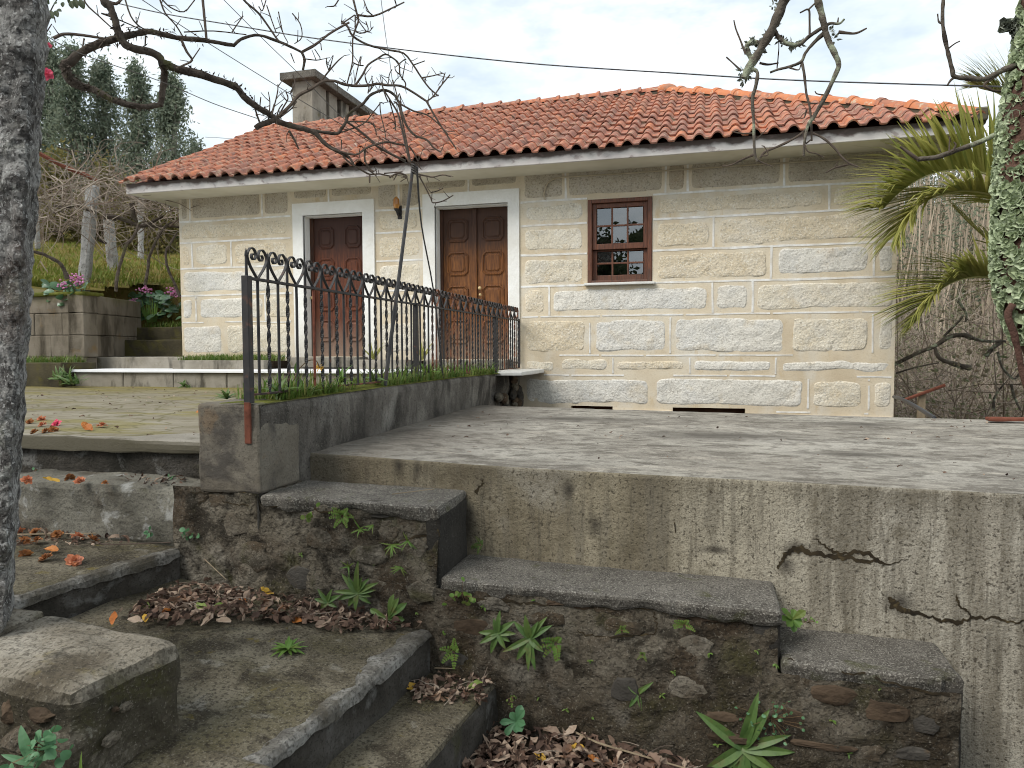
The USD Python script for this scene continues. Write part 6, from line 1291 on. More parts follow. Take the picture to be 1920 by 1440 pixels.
for l, d, r in (([(200, 545), (330, 560), (420, 545), (520, 580), (620, 610)], 13.6, .028), ([(690, 655), (790, 650), (900, 680), (990, 720), (1080, 740), (1180, 690), (1260, 645)], 13, .04), ([(1130, 730), (1230, 750), (1330, 740), (1420, 750)], 13, .03), ([(960, 520), (980, 640), (1020, 720)], 13, .04), ([(640, 870), (720, 910)], 14, .03), ([(780, 680), (790, 640)], 13.2, .05), ([(-20, 500), (100, 515), (190, 590), (250, 640)], 14, .015), ([(100, 810), (250, 790), (320, 835)], 14, .012), ([(330, -10), (400, 70), (480, 160), (510, 220)], 15, .014), ([(250, -20), (380, 20), (480, 20)], 15, .012)):
    tr.part('cane', tube(PD(l, d), [r, r * .6], 6, .35, int(d)), M['bark_vine'])
tr.part('iron_angle', tube(PD([(70, 40), (320, 170), (500, 240), (630, 305)], 14.1), [.035, .035], 4), M['rust'])
g = np.random.default_rng(17); ms = []
for k in range(520):
    d = g.uniform(12.5, 17); a, b = g.uniform(0, 1440), g.normal(480, 180)
    r = ray(60 + a / 5.143, 280 + b / 5.143); p = r / np.hypot(r[0], r[1]) * d; q = [p]; v = unit([g.normal(), g.normal() * .5, g.normal() * .6])
    for _ in range(4): v = unit(v + g.normal(size=3) * .35 + [0, 0, -.06]); q.append(q[-1] + v * g.uniform(.12, .32))
    ms.append(tube(spline(q, 2), [g.uniform(.006, .012), .003], 3, caps=False))
tr.part('thin_cane', cat(ms), M['twig_grey'], kind='stuff')
def slope_pts(a0, a1, d0, d1):
    def f(g, n):
        a = np.radians(g.uniform(a0, a1, n)); d = d0 + (d1 - d0) * g.random(n) ** 1.2; x, y = np.sin(a) * d, np.cos(a) * d
        y = np.maximum(y, 9.0); x = np.minimum(x, -8.05 - 0 * y); z = np.where((x > -9.5) & (y < 11.4), -.5, slope_z(x, y) - .01); return np.stack([x, y, z], 1)
    return f
solo('grass', cat([blades(22000, slope_pts(-56, -33, 12.4, 34), .13, .022, .9, 3), blades(1500, slope_pts(-58, -36, 12.2, 20), .26, .022, .8, 4), blades(3500, lambda g, n: np.stack([g.uniform(-11.5, -8.0, n), 11.0 + 2.6 * g.random(n) ** 1.6, np.full(n, 1.20)], 1), .15, .018, .9, 9), blades(900, lambda g, n: np.stack([g.uniform(-11.5, -8.0, n), g.uniform(10.88, 11.0, n), g.uniform(.5, 1.2, n)], 1), .14, .016, .9, 10)]), M['grass_field'], 'rough yellowish grass covering the slope under the vines', 'grass', kind='stuff')
solo('grass', blades(1800, lambda g, n: np.stack([g.uniform(-9.3, -8.0, n), g.uniform(10.25, 11.4, n), np.full(n, .40)], 1), .14, .013, .6, 5), M['grass'], 'bright grass on top of the garden steps beside the house corner', 'grass', kind='stuff')
solo('grass_bank', rough(-12, -7.98, 10.45, 12.6, -.3, .42, .2, .05, .05, 2, 3), M['field_soil'], kind='structure')
solo('planting_bank', rough(-12, -7.98, 10.95, 15.0, -.3, 1.22, .14, .10, .08, 2, 4), M['field_soil'], kind='structure', smooth=True)
# bergenia clumps
def bergenia(label, box_, Y, n, nf, seed, stick):
    g = np.random.default_rng(seed); x0, y0, x1, y1 = box_; c = atY((x0 + x1) / 2, y1, Y)
    t = Thing('bergenia', label, 'flowering plant', tuple(c))
    for i in range(n):
        p = atY(g.uniform(x0, x1), g.uniform(y0 + (y1 - y0) * .25, y1), Y + g.uniform(-.12, .25)); d = unit([g.normal() * .7, -.5 + g.normal() * .3, g.uniform(-.3, .7)])
        L = g.uniform(.12, .19); t.part('leaf', strap(p, d, unit([d[0] * -.3, -.6, .7]), L, L * .78, g.uniform(.2, .9), 4, 'oval', .15, .02, i), M['bergenia_leaf'])
    for i, (a, b) in enumerate(nf):
        p = atY(a, b, Y - .15); q = []
        for _ in range(16): q.append(blob(p + g.normal(size=3) * [.045, .03, .028], (.016, .016, .013), int(g.integers(99)), .2, 2, 1))
        f = t.part('flower_head', cat(q), M['pink_flower']); f.part('stalk', tube([p, p + [.01, .1, -.25]], [.006, .007], 5), M['weed_stem'])
bergenia('pink-flowered bergenia spilling over the top of the retaining wall', (92, 518, 168, 572), 8.75, 46, [(130, 519), (147, 529), (118, 533), (143, 520)], 1, 0)
bergenia('pink-flowered bergenia beside the left corner of the house above the steps', (246, 536, 338, 600), 10.42, 90, [(269, 544), (278, 543), (249, 565), (323, 548), (328, 553), (325, 543)], 2, 0)
g = np.random.default_rng(3); t = Thing('strap_leaf_plant', 'upright bright green strap-leaved plant in front of the bergenia by the house corner', 'plant', tuple(atY(286, 604, 10.35)))
for i in range(16):
    b = atY(286 + g.uniform(-9, 9), 604, 10.35); t.part('leaf', strap(b, [g.normal() * .22, -.1, 1], [0, -1, .1], g.uniform(.28, .5), .035, g.uniform(0, .4), 5, 'blade', .3, 0, i), M['weed_bright'])
for px, py, s, lb in ((133, 716, .30, 'low feathery weed at the end of the planter kerb'), (118, 708, .24, 'leafy weed against the dark planter kerb')):
    c = atY(px, py, 7.95); t = Thing('weed', lb, 'weed', tuple(c))
    for i in range(22): t.part('leaf', strap(c + [g.normal() * .08, g.normal() * .04, -.03], [g.normal(), -.3, abs(g.normal()) * .8 + .3], [0, -.5, .8], s * g.uniform(.4, 1), .035, .8, 4, 'lance', .2, 0, i), M['weed'])

# ================================================================== BACKGROUND, RIGHT
def vpt(px, d):
    r = ray(px, 656); r = r / np.hypot(r[0], r[1]) * d; return np.array([r[0], r[1], valley_z(np.array([r[0]]), np.array([r[1]]))[0]])
g = np.random.default_rng(23); ms = []; lf = []
for k in range(1700):
    px = g.uniform(1630, 2350); d = 44 + 82 * g.random() ** .8; p = vpt(px, d); H = g.uniform(3, 10); lean = g.normal(size=2) * .7
    ms.append(tube([p - [0, 0, .3], p + [lean[0] * .5, lean[1] * .5, H * .5], p + [lean[0], lean[1], H]], [g.uniform(.07, .13), .07, .02], 3, caps=False))
    if g.random() < .22 + .5 * (d > 112): lf.append(p + [lean[0], lean[1], H] + g.normal(size=(60, 3)) * [.6, .6, 1.2] - [0, 0, H * .12])
solo('far_wood', cat(ms), M['far_trunk'], 'far hillside of thin bare brown trunks seen between the house and the lichen tree', 'wood', kind='stuff')
lf = np.vstack(lf); solo('far_wood_foliage', leaf_cards(lf, g.normal(size=lf.shape), .34, .16, 4), M['far_leaf'], 'sparse grey-green crowns among the bare trunks on the far hillside', 'foliage', kind='stuff')
P = []
for k in range(2600):
    px = g.uniform(1630, 2350); d = 38 + 85 * g.random(); p = vpt(px, d); P.append(p + g.normal(size=(22, 3)) * [1.1, 1.1, .6] + [0, 0, .6])
P = np.vstack(P); solo('far_undergrowth', leaf_cards(P, g.normal(size=P.shape), .42, .24, 5), M['bush_scrub'], 'brown-green undergrowth on the far hillside', 'undergrowth', kind='stuff')
def bare_shrub(label, px, d, top, W, n, seed, leafy=0, mt='twig_grey'):
    g = np.random.default_rng(seed); c = vpt(px, d); H = (656 - top) / FPX * float(np.dot(c, _fw)) - c[2]; t = Thing('bare_shrub', label, 'shrub', tuple(c)); ms = []; ends = []
    for k in range(n):
        a = g.uniform(0, 6.3); v = unit([math.cos(a) * .45, math.sin(a) * .45, 1.0]); q = [c + [g.normal() * W * .18, g.normal() * W * .18, -.1]]; L = H * g.uniform(.5, 1.15) / 5
        for _ in range(6): v = unit(v + g.normal(size=3) * .28 + [math.cos(a) * .08, math.sin(a) * .08, -.10]); q.append(q[-1] + v * L)
        q = np.array(q)
        if ((q[:, 0] < 2.75) & (q[:, 1] < 17)).any(): continue
        ms.append(tube(q, [g.uniform(.012, .026), .004], 3, caps=False))
        for _ in range(5):
            i = int(g.integers(2, 6)); w2 = unit(g.normal(size=3) + [0, 0, .3]); e = [q[i], q[i] + w2 * L * .6, q[i] + w2 * L * 1.1 + g.normal(size=3) * .08]; ms.append(tube(e, [.008, .003], 3, caps=False)); ends.append(e[-1])
    t.part('stems', cat(ms), M[mt])
    if leafy:
        E = np.array(ends); E = E[g.integers(len(E), size=leafy)] + g.normal(size=(leafy, 3)) * .22; t.part('leaves', leaf_cards(E, g.normal(size=E.shape), .085, .05, seed), M['bush_scrub'])
for i, (px, d, top, W, n, lf_) in enumerate([(1700, 14, 600, 2.4, 90, 1800), (1760, 13, 560, 2.6, 110, 1500), (1830, 14, 540, 2.6, 110, 1600), (1935, 13.5, 560, 1.6, 80, 1200), (1730, 19, 520, 3.5, 130, 2600), (1800, 20, 500, 3.5, 130, 2600), (1870, 21, 500, 3.5, 120, 2400), (1690, 23, 520, 3.5, 110, 2600), (1960, 15, 540, 3, 90, 1500), (1780, 27, 520, 4.5, 130, 3000), (1850, 28, 510, 4.5, 130, 3000)]):
    bare_shrub(['tangled bare shrub touching the right corner of the house', 'tangled bare shrub behind the small timber post', 'tall tangled bare shrub under the lower palm frond', 'bare shrub behind the foot of the lichen tree', 'brown thicket second row beside the house corner', 'brown thicket second row under the palm fronds', 'brown thicket second row behind the lichen trunk',
        'brown thicket half hidden by the house wall', 'bare shrub past the right edge of the lichen tree', 'farther leafy thicket in the gap beside the house', 'farther leafy thicket near the lichen trunk'][i], px, d, top, W, n, 100 + i, lf_)
P = []
for k in range(900):
    px = g.uniform(1640, 2100); d = g.uniform(15, 40); p = vpt(px, d); P.append(p + g.normal(size=(24, 3)) * [.5, .5, .35] + [0, 0, .4])
P = np.vstack(P); solo('brambles', leaf_cards(P, g.normal(size=P.shape), .16, .10, 5), M['bush_scrub'], 'green and brown brambles filling the hollow beyond the terrace edge', 'brambles', kind='stuff')
bt = Thing('fallen_branch', 'grey lichened branches arching out of the scrub right of the house', 'branch', tuple(atY(1800, 700, 10)))
def P10(l, dy=0): return np.array([atY(a, b, 10 + dy) for a, b in l])
for l, a, b in (([(1676, 684), (1720, 662), (1750, 650), (1780, 632), (1805, 628), (1822, 634)], 3.5, 4.5), ([(1752, 650), (1762, 672), (1790, 683), (1820, 690)], 3, 5.5), ([(1822, 634), (1850, 640), (1886, 640)], 3, 2.5), ([(1848, 668), (1862, 652), (1878, 642)], 4.5, 3.5), ([(1680, 700), (1720, 688), (1760, 680)], 2, 1.5), ([(1796, 564), (1812, 588), (1810, 604)], 2.5, 1.6), ([(1770, 630), (1800, 600), (1806, 590)], 2.4, 1.5), ([(1870, 660), (1880, 690), (1900, 710), (1912, 700)], 2.4, 2), ([(1862, 770), (1866, 742), (1884, 718)], 2.6, 1.6), ([(1896, 720), (1902, 745), (1914, 770)], 2.8, 2)):
    limb('branch', l, a, b, 0, 'bark_lichen', bt, 7, .4, P10, 4)
tp = Thing('timber_post', 'short timber post with a rusty bar beyond the terrace edge, right of the house', 'post', tuple(atY(1727, 790, 8.6)))
tp.part('post', bbx(*(lambda c: (c[0] - .035, c[0] + .035, 8.57, 8.64, c[2] - 1.6, c[2] + .30))(atY(1727, 785, 8.6)), .006), M['timber'])
tp.part('bar', tube([atY(1690, 752, 8.55), atY(1772, 722, 8.55)], [.018, .018], 6), M['rust'])
solo('hose', tube(spline([atY(1676, 744, 9.4), atY(1690, 748, 8.6), atY(1720, 764, 7.9), atY(1752, 784, 7.2)], 4), [.02, .02], 7), M['hose'], 'black hose running down from the house corner to the terrace edge', 'hose', smooth=True)
rb = atZ(1895, 788, -.615)
solo('rusty_bar', rough(rb[0] - .18, rb[0] + .5, rb[1] - .05, rb[1] + .05, -.622, -.590, .03, .010, .010, 9, 2), M['rust'], 'rusty flaking iron bar lying on the far right edge of the concrete terrace', 'bar')
# trees behind the photographer, seen only in the window panes
P = []; g = np.random.default_rng(41)
for k in range(260):
    x = g.uniform(-16, 12); H = 4.55 + .35 * math.sin(x * .9) + .4 * math.sin(x * 2.3 + 1); P.append(np.array([x, -14 + g.normal() * 1.2, -1.9 + (H + 1.9) * g.random() ** .8]) + g.normal(size=(120, 3)) * [.5, .5, .3])
P = np.vstack(P); solo('trees_behind', cat([leaf_cards(P, g.normal(size=P.shape), .30, .18, 6)] + [blob((x, -14.3, 1.4), (1.15, .9, 3.2 + .3 * math.sin(x * 2)), int(x * 3) + 90, .18, 2.2) for x in np.arange(-16, 12.5, .9)]), M['bush_dark'], 'dark trees mirrored in the lower window panes', 'trees', kind='stuff')

# ================================================================== WEEDS ON THE WALLS AND STEPS
def rosette(label, c, nrm, n, L, W, seed, mt='weed', shape='lance', droop=.7, lift=.35, group=None, name='rosette_weed'):
    g = np.random.default_rng(seed); c = np.asarray(c, float); nrm = unit(nrm); a = unit(np.cross(nrm, [.2, .3, .9] if abs(nrm[2]) < .9 else [1, .1, 0])); b = np.cross(nrm, a)
    t = Thing(name, label, 'weed', tuple(c), group)
    for i in range(n):
        th = 2 * math.pi * (i * .382 + g.uniform(-.05, .05)); li = lift * g.uniform(.3, 1.9)
        d = (a * math.cos(th) + b * math.sin(th)) * math.cos(li) + nrm * math.sin(li)
        d = unit(d + np.array([0, 0, -.12]))
        t.part('leaf', strap(c - nrm * .01, d, nrm, L * g.uniform(.55, 1.1), W * g.uniform(.8, 1.15), droop * g.uniform(.4, 1.3), 7, shape, .3, .03, int(g.integers(999))), M[mt])
    return t
def fern(label, c, nrm, n, L, seed, mt='weed_bright', name='fern'):
    g = np.random.default_rng(seed); c = np.asarray(c, float); nrm = unit(nrm); t = Thing(name, label, 'fern', tuple(c))
    a = unit(np.cross(nrm, [0, .2, 1])) if abs(nrm[2]) < .9 else np.array([1., 0, 0]); b = np.cross(nrm, a)
    for i in range(n):
        th = g.uniform(0, 6.3); d = unit(a * math.cos(th) + b * math.sin(th) + nrm * g.uniform(.3, .9)); P = [c]
        for k in range(6): P.append(P[-1] + d * L / 6 * g.uniform(.8, 1.1)); d = unit(d + [0, 0, -.12])
        P = np.array(P); ms = []
        for k in range(1, 7):
            for s in (-1, 1):
                sd = unit(np.cross(unit(P[k] - P[k - 1]), nrm)) * s; ms.append(strap(P[k], unit(sd + (P[k] - P[k - 1]) / L * 3), nrm, L * .30 * (1.15 - k / 7), L * .13, .3, 3, 'oval', .1, 0, 0))
        f = t.part('frond', cat(ms), M[mt]); f.part('stalk', tube(P, [.0016, .0008], 3), M['weed_stem'])
def roundleaf(label, c, nrm, n, L, seed, spread, mt='weed_bright', name='round_leaf_weed'):
    g = np.random.default_rng(seed); c = np.asarray(c, float); nrm = unit(nrm); t = Thing(name, label, 'weed', tuple(c))
    for i in range(n):
        p = c + g.normal(size=3) * spread * (1 - .6 * np.abs(nrm)) + nrm * g.uniform(.005, .04); d = unit(g.normal(size=3) + nrm * .3 + [0, 0, -.2]); k = 9
        a = unit(np.cross(unit(nrm + g.normal(size=3) * .35), d)); 
        t.part('leaf', strap(p, d, unit(nrm + g.normal(size=3) * .4), L * g.uniform(.6, 1.15), L * .95, .5, 4, 'oval', .15, .02, i), M[mt])
        t.part('stalk', tube([c, (c + p) / 2 + nrm * .01, p], [.0014, .001, .001], 3, caps=False), M['weed_stem'])
FR = np.array([0, -1, .12]); UPV = np.array([0, 0, 1.0])
def onw(px, py, off=.0): return atY(px, py, YW - .02 - off)
def rosette_at(label, c, Y, tips, W, seed, mt='weed', shape='lance', out=.05, droop=.5):
    g = np.random.default_rng(seed); C = atY(c[0], c[1], Y); t = Thing('rosette_weed', label, 'weed', tuple(C))
    for i, (a, b) in enumerate(tips):
        T = atY(a, b, Y); d = T - C; L = float(np.linalg.norm(d)); d = unit(d / L + np.array([0, -out * 6 * g.uniform(.6, 1.4), droop * .35]))
        t.part('leaf', strap(C + [0, .012, 0], d, unit([-d[0] * .3, -1, .35]), L * 1.12, W * g.uniform(.85, 1.15), droop * g.uniform(.7, 1.2), 8, shape, .35, .04, int(g.integers(999))), M[mt])
    return t
YS = YW - .03
rosette_at('large toothed rosette weed at the foot of the stepped wall above the leaf litter', (668, 1112), YS, [(672, 1056), (640, 1080), (652, 1084), (690, 1088), (708, 1098), (692, 1122), (690, 1134), (668, 1142), (655, 1137), (638, 1127), (630, 1112), (648, 1095), (702, 1110), (678, 1085)], .030, 1)
rosette_at('spoon-leaved rosette weed right of the large rosette, at the landing edge', (727, 1162), YS - .02, [(735, 1120), (762, 1135), (694, 1148), (754, 1166), (727, 1180), (746, 1126), (704, 1160)], .036, 2, shape='spoon')
rosette_at('rosette weed with drooping dark leaves left of the large toothed rosette', (612, 1130), YS - .02, [(594, 1108), (620, 1108), (637, 1120), (590, 1126), (602, 1142), (630, 1140)], .026, 3)
rosette_at('left one of the two twin rosettes below the long middle coping', (932, 1188), YS, [(937, 1148), (925, 1163), (962, 1170), (964, 1192), (946, 1216), (922, 1224), (905, 1207), (900, 1190), (952, 1205)], .030, 4)
rosette_at('right one of the two twin rosettes below the long middle coping', (992, 1198), YS, [(985, 1156), (963, 1170), (1022, 1163), (1032, 1178), (1016, 1222), (992, 1252), (974, 1236), (950, 1224), (1008, 1168), (1002, 1250)], .033, 5)
rosette_at('small two-leaved rosette low on the rubble wall', (1196, 1302), YS, [(1224, 1282), (1210, 1288), (1183, 1326), (1202, 1331), (1178, 1290)], .022, 6)
rosette_at('biggest rosette with long serrated leaves at the bottom right', (1392, 1404), YS - .01, [(1420, 1306), (1308, 1343), (1440, 1333), (1478, 1387), (1482, 1417), (1328, 1446), (1352, 1452), (1404, 1480), (1450, 1450), (1440, 1470), (1375, 1480)], .048, 7)
rosette('leafy seedling rooted in the corner of the lowest coping', onw(1487, 1160, -.25), [.3, -.8, .8], 9, .085, .034, 8, 'weed_bright', 'spoon', .5, .5)
rosette('flat bright green rosette growing on the landing', atZ(540, 1212, -1.405), UPV, 24, .10, .020, 9, 'weed_bright', 'lance', .3, .3)
rosette('broad-leaved seedling at the foot of the wall beside the lowest riser', atY(968, 1352, 3.36), [.1, -.8, .6], 8, .085, .040, 10, 'weed_blue', 'spoon', .6, .5)
fern('fern tuft below the left end of the upper coping', onw(643, 968), FR, 12, .075, 1)
fern('fern beside the right twin rosette', onw(1043, 1206), FR, 7, .085, 2)
fern('small fern low on the wall beside the landing edge', onw(852, 1222), FR, 5, .085, 3)
fern('little fern under the right end of the middle coping', onw(1283, 1172), FR, 6, .06, 4)
fern('tiny fern left of centre on the rubble wall', onw(1205, 1228), FR, 4, .035, 5)
fern('tiny fern near the twin rosettes under the coping', onw(1166, 1182), FR, 4, .04, 6)
fern('tuft hanging in the dark corner where the middle coping starts', atY(902, 1022, 3.80), [-.3, -.8, .3], 6, .06, 7, 'weed')
roundleaf('round-leaved creeper hanging from the left end of the middle coping', onw(868, 1112), FR, 16, .030, 1, .035)
roundleaf('round-leaved pennywort on the pale riser left of the wall corner', atY(360, 1000, 3.46), [-.3, -.8, .3], 9, .034, 2, .024, 'weed_blue')
roundleaf('round-leaved pennywort on the step under the pale riser', atY(285, 1000, 3.44), [-.3, -.8, .3], 7, .028, 3, .02, 'weed_blue')
roundleaf('small clover on the middle tread beside the wall', atY(329, 900, 3.70), [-.1, -.6, .7], 6, .030, 4, .02, 'weed_blue')
roundleaf('round-leaved seedling by the left end of the upper coping', onw(588, 960), FR, 8, .030, 5, .022)
roundleaf('blue-green clover cushion above the biggest rosette', onw(1445, 1345), FR, 60, .016, 6, .055, 'weed_blue')
roundleaf('sprig of tiny round leaves beside the leaf seedling at the lowest riser', atY(962, 1305, 3.38), FR, 14, .012, 7, .022)
roundleaf('sprig of tiny leaves on the lowest coping corner', onw(1516, 1168, -.22), [0, -.7, .7], 9, .014, 8, .018)
roundleaf('creeping green leaves high on the dark step riser behind the post', atY(70, 880, 3.74), FR, 8, .022, 9, .03, 'weed_blue')
sg = np.random.default_rng(77)
SEED = ['above the large toothed rosette', 'on the bare wall over the middle of the leaf heap', 'right of the spoon-leaved rosette', 'at the inner end of the landing edge', 'over the leaves on the lowest tread', 'under the round-leaved creeper', 'just above the right twin rosette', 'below the right twin rosette near the court litter', 'under the middle of the long coping',
    'just below the small two-leaved rosette', 'left above the small two-leaved rosette', 'under the right part of the long middle coping', 'directly under the right end of the long middle coping', 'between the brown stones under the lowest coping', 'at the lower right beside the flat brown stone', 'left of the biggest rosette', 'low over the court litter, right of the stick end', 'low over the court litter, left of the stick', 'under the middle of the lowest coping', 'left of the lowest coping on the bare wall']
for kx, (px, py) in enumerate(((700, 1060), (560, 1040), (780, 1150), (830, 1190), (845, 1265), (905, 1140), (1002, 1127), (1010, 1310), (1105, 1240), (1240, 1305), (1262, 1262), (1330, 1228), (1455, 1250), (1560, 1350), (1590, 1410), (1345, 1395), (1110, 1345), (1060, 1330), (1650, 1290), (1420, 1225))):
    c = onw(px, py); c[1] = float(wall_y(np.array([c[0]]), np.array([c[2]]))[0]) - .004; t = Thing('seedling', 'tiny green seedling ' + SEED[kx], 'weed', tuple(c), 'tiny seedlings scattered over the rubble wall')
    for i in range(int(sg.integers(3, 7))): t.part('leaf', strap(c, [sg.normal(), -.6, sg.normal() * .6 + .2], [0, -.4, 1], sg.uniform(.012, .026), sg.uniform(.006, .012), .6, 3, 'oval', .2, 0, i), M['weed_bright'])
gi = 0
for px, py, n, h in ((676, 992, 9, .075), (735, 1022, 9, .085), (765, 1014, 6, .07), (752, 1064, 9, .06), (1352, 1470, 4, .05), (655, 1062, 7, .06), (700, 985, 6, .06)):
    gi += 1; g = np.random.default_rng(gi); c = onw(px, py); t = Thing('grass_tuft', ['grass tuft under the fern on the upper wall', 'grass tuft between the round stones of the upper wall', 'grass tuft on the round stone of the upper wall', 'lowest grass tuft on the upper wall', 'grass tuft beneath the biggest rosette', 'grass tuft above the large toothed rosette', 'thin grass tuft beside the fern'][gi - 1], 'weed', tuple(c))
    for i in range(n): t.part('blade', strap(c, [g.normal() * .9, -.6, g.normal() * .5 - .1], [0, -1, .3], h * g.uniform(.6, 1.1), .009, g.uniform(.3, 1.1), 4, 'blade', .2, 0, i), M['weed_bright'])
# low plants at the bottom-left corner in front of the parapet
roundleaf('blue-green leafy weed growing in front of the parapet block', atY(90, 1405, 1.72), [.1, -.7, .7], 44, .034, 20, .045, 'weed_blue')
t = Thing('broad_leaf_weed', 'single long broad leaf at the bottom left corner', 'weed', tuple(atY(60, 1420, 1.7)))
t.part('leaf', strap(atY(62, 1425, 1.7), atY(20, 1350, 1.68) - atY(62, 1425, 1.7), [.5, -.8, .2], .12, .035, .9, 7, 'lance', .25, .02, 1), M['weed_blue'])
t.part('leaf', strap(atY(60, 1432, 1.7), atY(0, 1415, 1.66) - atY(60, 1432, 1.7), [.2, -.8, .6], .10, .022, .5, 6, 'lance', .25, .02, 2), M['weed_blue'])
t = Thing('grass_tuft', 'single upright grass blade in front of the parapet block', 'weed', tuple(atY(152, 1450, 1.7)))
t.part('blade', strap(atY(152, 1462, 1.68), [0, 0, 1], [.2, -1, 0], .085, .013, .2, 5, 'blade', .3, 0, 1), M['weed_bright'])
# greenery along the top of the low wall
def wt_pts(g, n):
    y = 3.75 + (8.35 - 3.75) * g.random(n * 2); keep = fbm(np.stack([y * 2.2, 0 * y, 0 * y], 1), 3, 12) + g.normal(size=n * 2) * .08 > .46; y = np.resize(y[keep], n); x = -2.40 - .34 * g.random(n) ** 1.4; return np.stack([x, y + g.normal(size=n) * .02, np.interp(y, [3.4, 4.4, 6.8, 8.4, 9.6], [-.299, -.285, -.272, -.285, -.29]) + .004], 1)
solo('grass', cat([blades(5200, wt_pts, .085, .008, .8, 6), blades(700, wt_pts, .17, .010, .6, 7)]), M['grass'], 'green grass and moss along the top of the low wall under the railing', 'grass', kind='stuff')
k = 0
for px, py, s, n, mt, lb in ((572, 742, .14, 16, 'weed', 'leafy weed at the railing foot nearest the first post'), (606, 735, .12, 12, 'weed_bright', 'arching grass-leaved weed under the rusty bar of the railing'), (520, 738, .14, 14, 'weed', 'low leafy weed right behind the first railing post'), (425, 745, .09, 18, 'weed', 'small weed on top of the pier beside the first post'),
    (640, 715, .15, 12, 'weed_bright', 'weed at the railing foot below the left door'), (700, 712, .13, 12, 'weed', 'weed beside the foot of the leaning pole'), (800, 700, .14, 12, 'weed_bright', 'weed at the railing foot right of the mid post'), (828, 770, .09, 14, 'weed_bright', 'bright weed at the foot of the guy rod on the terrace'), (868, 764, .08, 10, 'weed', 'small weed against the far foot of the low wall')):
    c = atX(px, py, -2.47) if py < 760 else atZ(px, py, -.612); rosette(lb, c, [0, -.3, 1], n, s, s * .2, 200 + px, mt, 'lance', .9, .9, None, 'leafy_weed')
yf = Thing('yellow_flower', 'small yellow daisy-like flower leaning out between the railing bars', 'flower', tuple(atX(560, 735, -2.5)))
fp = atX(599, 689, -2.46)
yf.part('stem', tube(spline([atX(548, 728, -2.5), atX(556, 700, -2.5), atX(575, 678, -2.48), atX(592, 676, -2.46), fp], 4), [.004, .003], 5), M['weed_stem'])
for i in range(11):
    a = i / 11 * 6.283; yf.part('petal', strap(fp, [math.cos(a), -.25, math.sin(a) * .45 + .1], [0, -.6, .8], .034, .010, .5, 3, 'oval', .1, 0, i), M['leaf_yellow'])
yf.part('leaf', strap(atX(556, 700, -2.5), [.3, -.5, .9], [0, -1, .2], .10, .035, .6, 5, 'lance', .2, 0, 2), M['weed'])
for px, py, lb, s in ((345, 724, 'tuft of weed at the foot of the marble step', .16), (1058 / 3, 727, 'small green weed beside the tuft at the marble step', .10)):
    rosette(lb, atY(px, py, 8.12), [0, -.4, 1], 12, s, s * .2, int(px) + 5, 'weed', 'lance', .9, .9, None, 'leafy_weed')
for px, py, lb in ((702, 664, 'dry strap-leaved plant between the doors against the wall'), (792, 668, 'yellowing strap-leaved plant beside the left edge of the double door')):
    g = np.random.default_rng(px); c = atY(px, py, 9.35); c[2] = -.13; t = Thing('strap_leaf_plant', lb, 'plant', tuple(c))
    for i in range(9): t.part('leaf', strap(c, [g.normal() * .5, -.2, 1], [0, -1, .1], g.uniform(.18, .34), .03, g.uniform(.2, .9), 5, 'blade', .3, 0, i), M['palm_leaf'])

# ================================================================== FALLEN CAMELLIAS, LEAVES AND TWIGS
FLW = [((106, 795), -.555, .034, 'camellia_pink', 'bright pink fallen camellia on the paving beside the granite post'), ((57, 791), -.555, .026, 'camellia_brown', 'browned fallen camellia at the post, leftmost on the paving'), ((77, 786), -.555, .030, 'camellia_fade', 'faded orange camellia behind the pink one on the paving'), ((80, 796), -.555, .028, 'camellia_fade', 'faded camellia touching the pink one on the paving'),
 ((66, 810), -.557, .028, 'camellia_brown', 'brown camellia at the front of the heap on the paving edge'), ((100, 806), -.557, .030, 'camellia_brown', 'rust-coloured camellia below the pink one on the paving'), ((87, 808), -.557, .026, 'camellia_brown', 'flattened brown camellia at the paving lip'), ((192, 797), -.552, .030, 'camellia_fade', 'single pale camellia lying alone in the middle of the paving'),
 ((50, 900), -.785, .026, 'camellia_fade', 'reddish camellia at the left end of the narrow middle tread'), ((131, 895), -.785, .026, 'camellia_brown', 'rust-coloured camellia on the narrow middle tread'), ((150, 902), -.785, .026, 'camellia_fade', 'pale orange camellia on the narrow middle tread'), ((197, 905), -.785, .016, 'camellia_brown', 'small brown camellia at the middle of the narrow tread'),
 ((57, 985), -1.10, .034, 'camellia_pink', 'vivid pink camellia on the wide lower tread by the granite post'), ((84, 969), -1.09, .022, 'camellia_fade', 'small reddish camellia under the pale riser'), ((101, 970), -1.09, .026, 'camellia_fade', 'orange-red camellia against the foot of the pale riser'), ((80, 987), -1.10, .030, 'camellia_brown', 'rust camellia right of the vivid pink one'), ((37, 996), -1.10, .024, 'camellia_fade', 'reddish camellia half behind the granite post'),
 ((67, 998), -1.105, .028, 'camellia_brown', 'brown camellia in front of the vivid pink one'), ((130, 987), -1.10, .024, 'camellia_brown', 'brown camellia right of the heap on the wide tread'), ((107, 1002), -1.105, .026, 'camellia_brown', 'dark brown withered camellia beside the heap'), ((47, 1013), -1.11, .026, 'camellia_brown', 'tan camellia in front of the heap, left'), ((70, 1013), -1.11, .026, 'camellia_brown', 'tan camellia in front of the heap, right'),
 ((145, 1006), -1.11, .030, 'camellia_fade', 'pale orange camellia, left of a pair on the wide tread'), ((174, 1011), -1.11, .028, 'camellia_brown', 'orange-brown camellia, right of a pair on the wide tread'), ((47, 1039), -1.12, .026, 'camellia_brown', 'flat brown camellia nearest the granite post'), ((86, 1047), -1.125, .030, 'camellia_brown', 'shrivelled tan camellia near the front of the wide tread'), ((139, 1052), -1.128, .034, 'camellia_fade', 'pink and orange camellia alone near the front edge of the wide tread')]
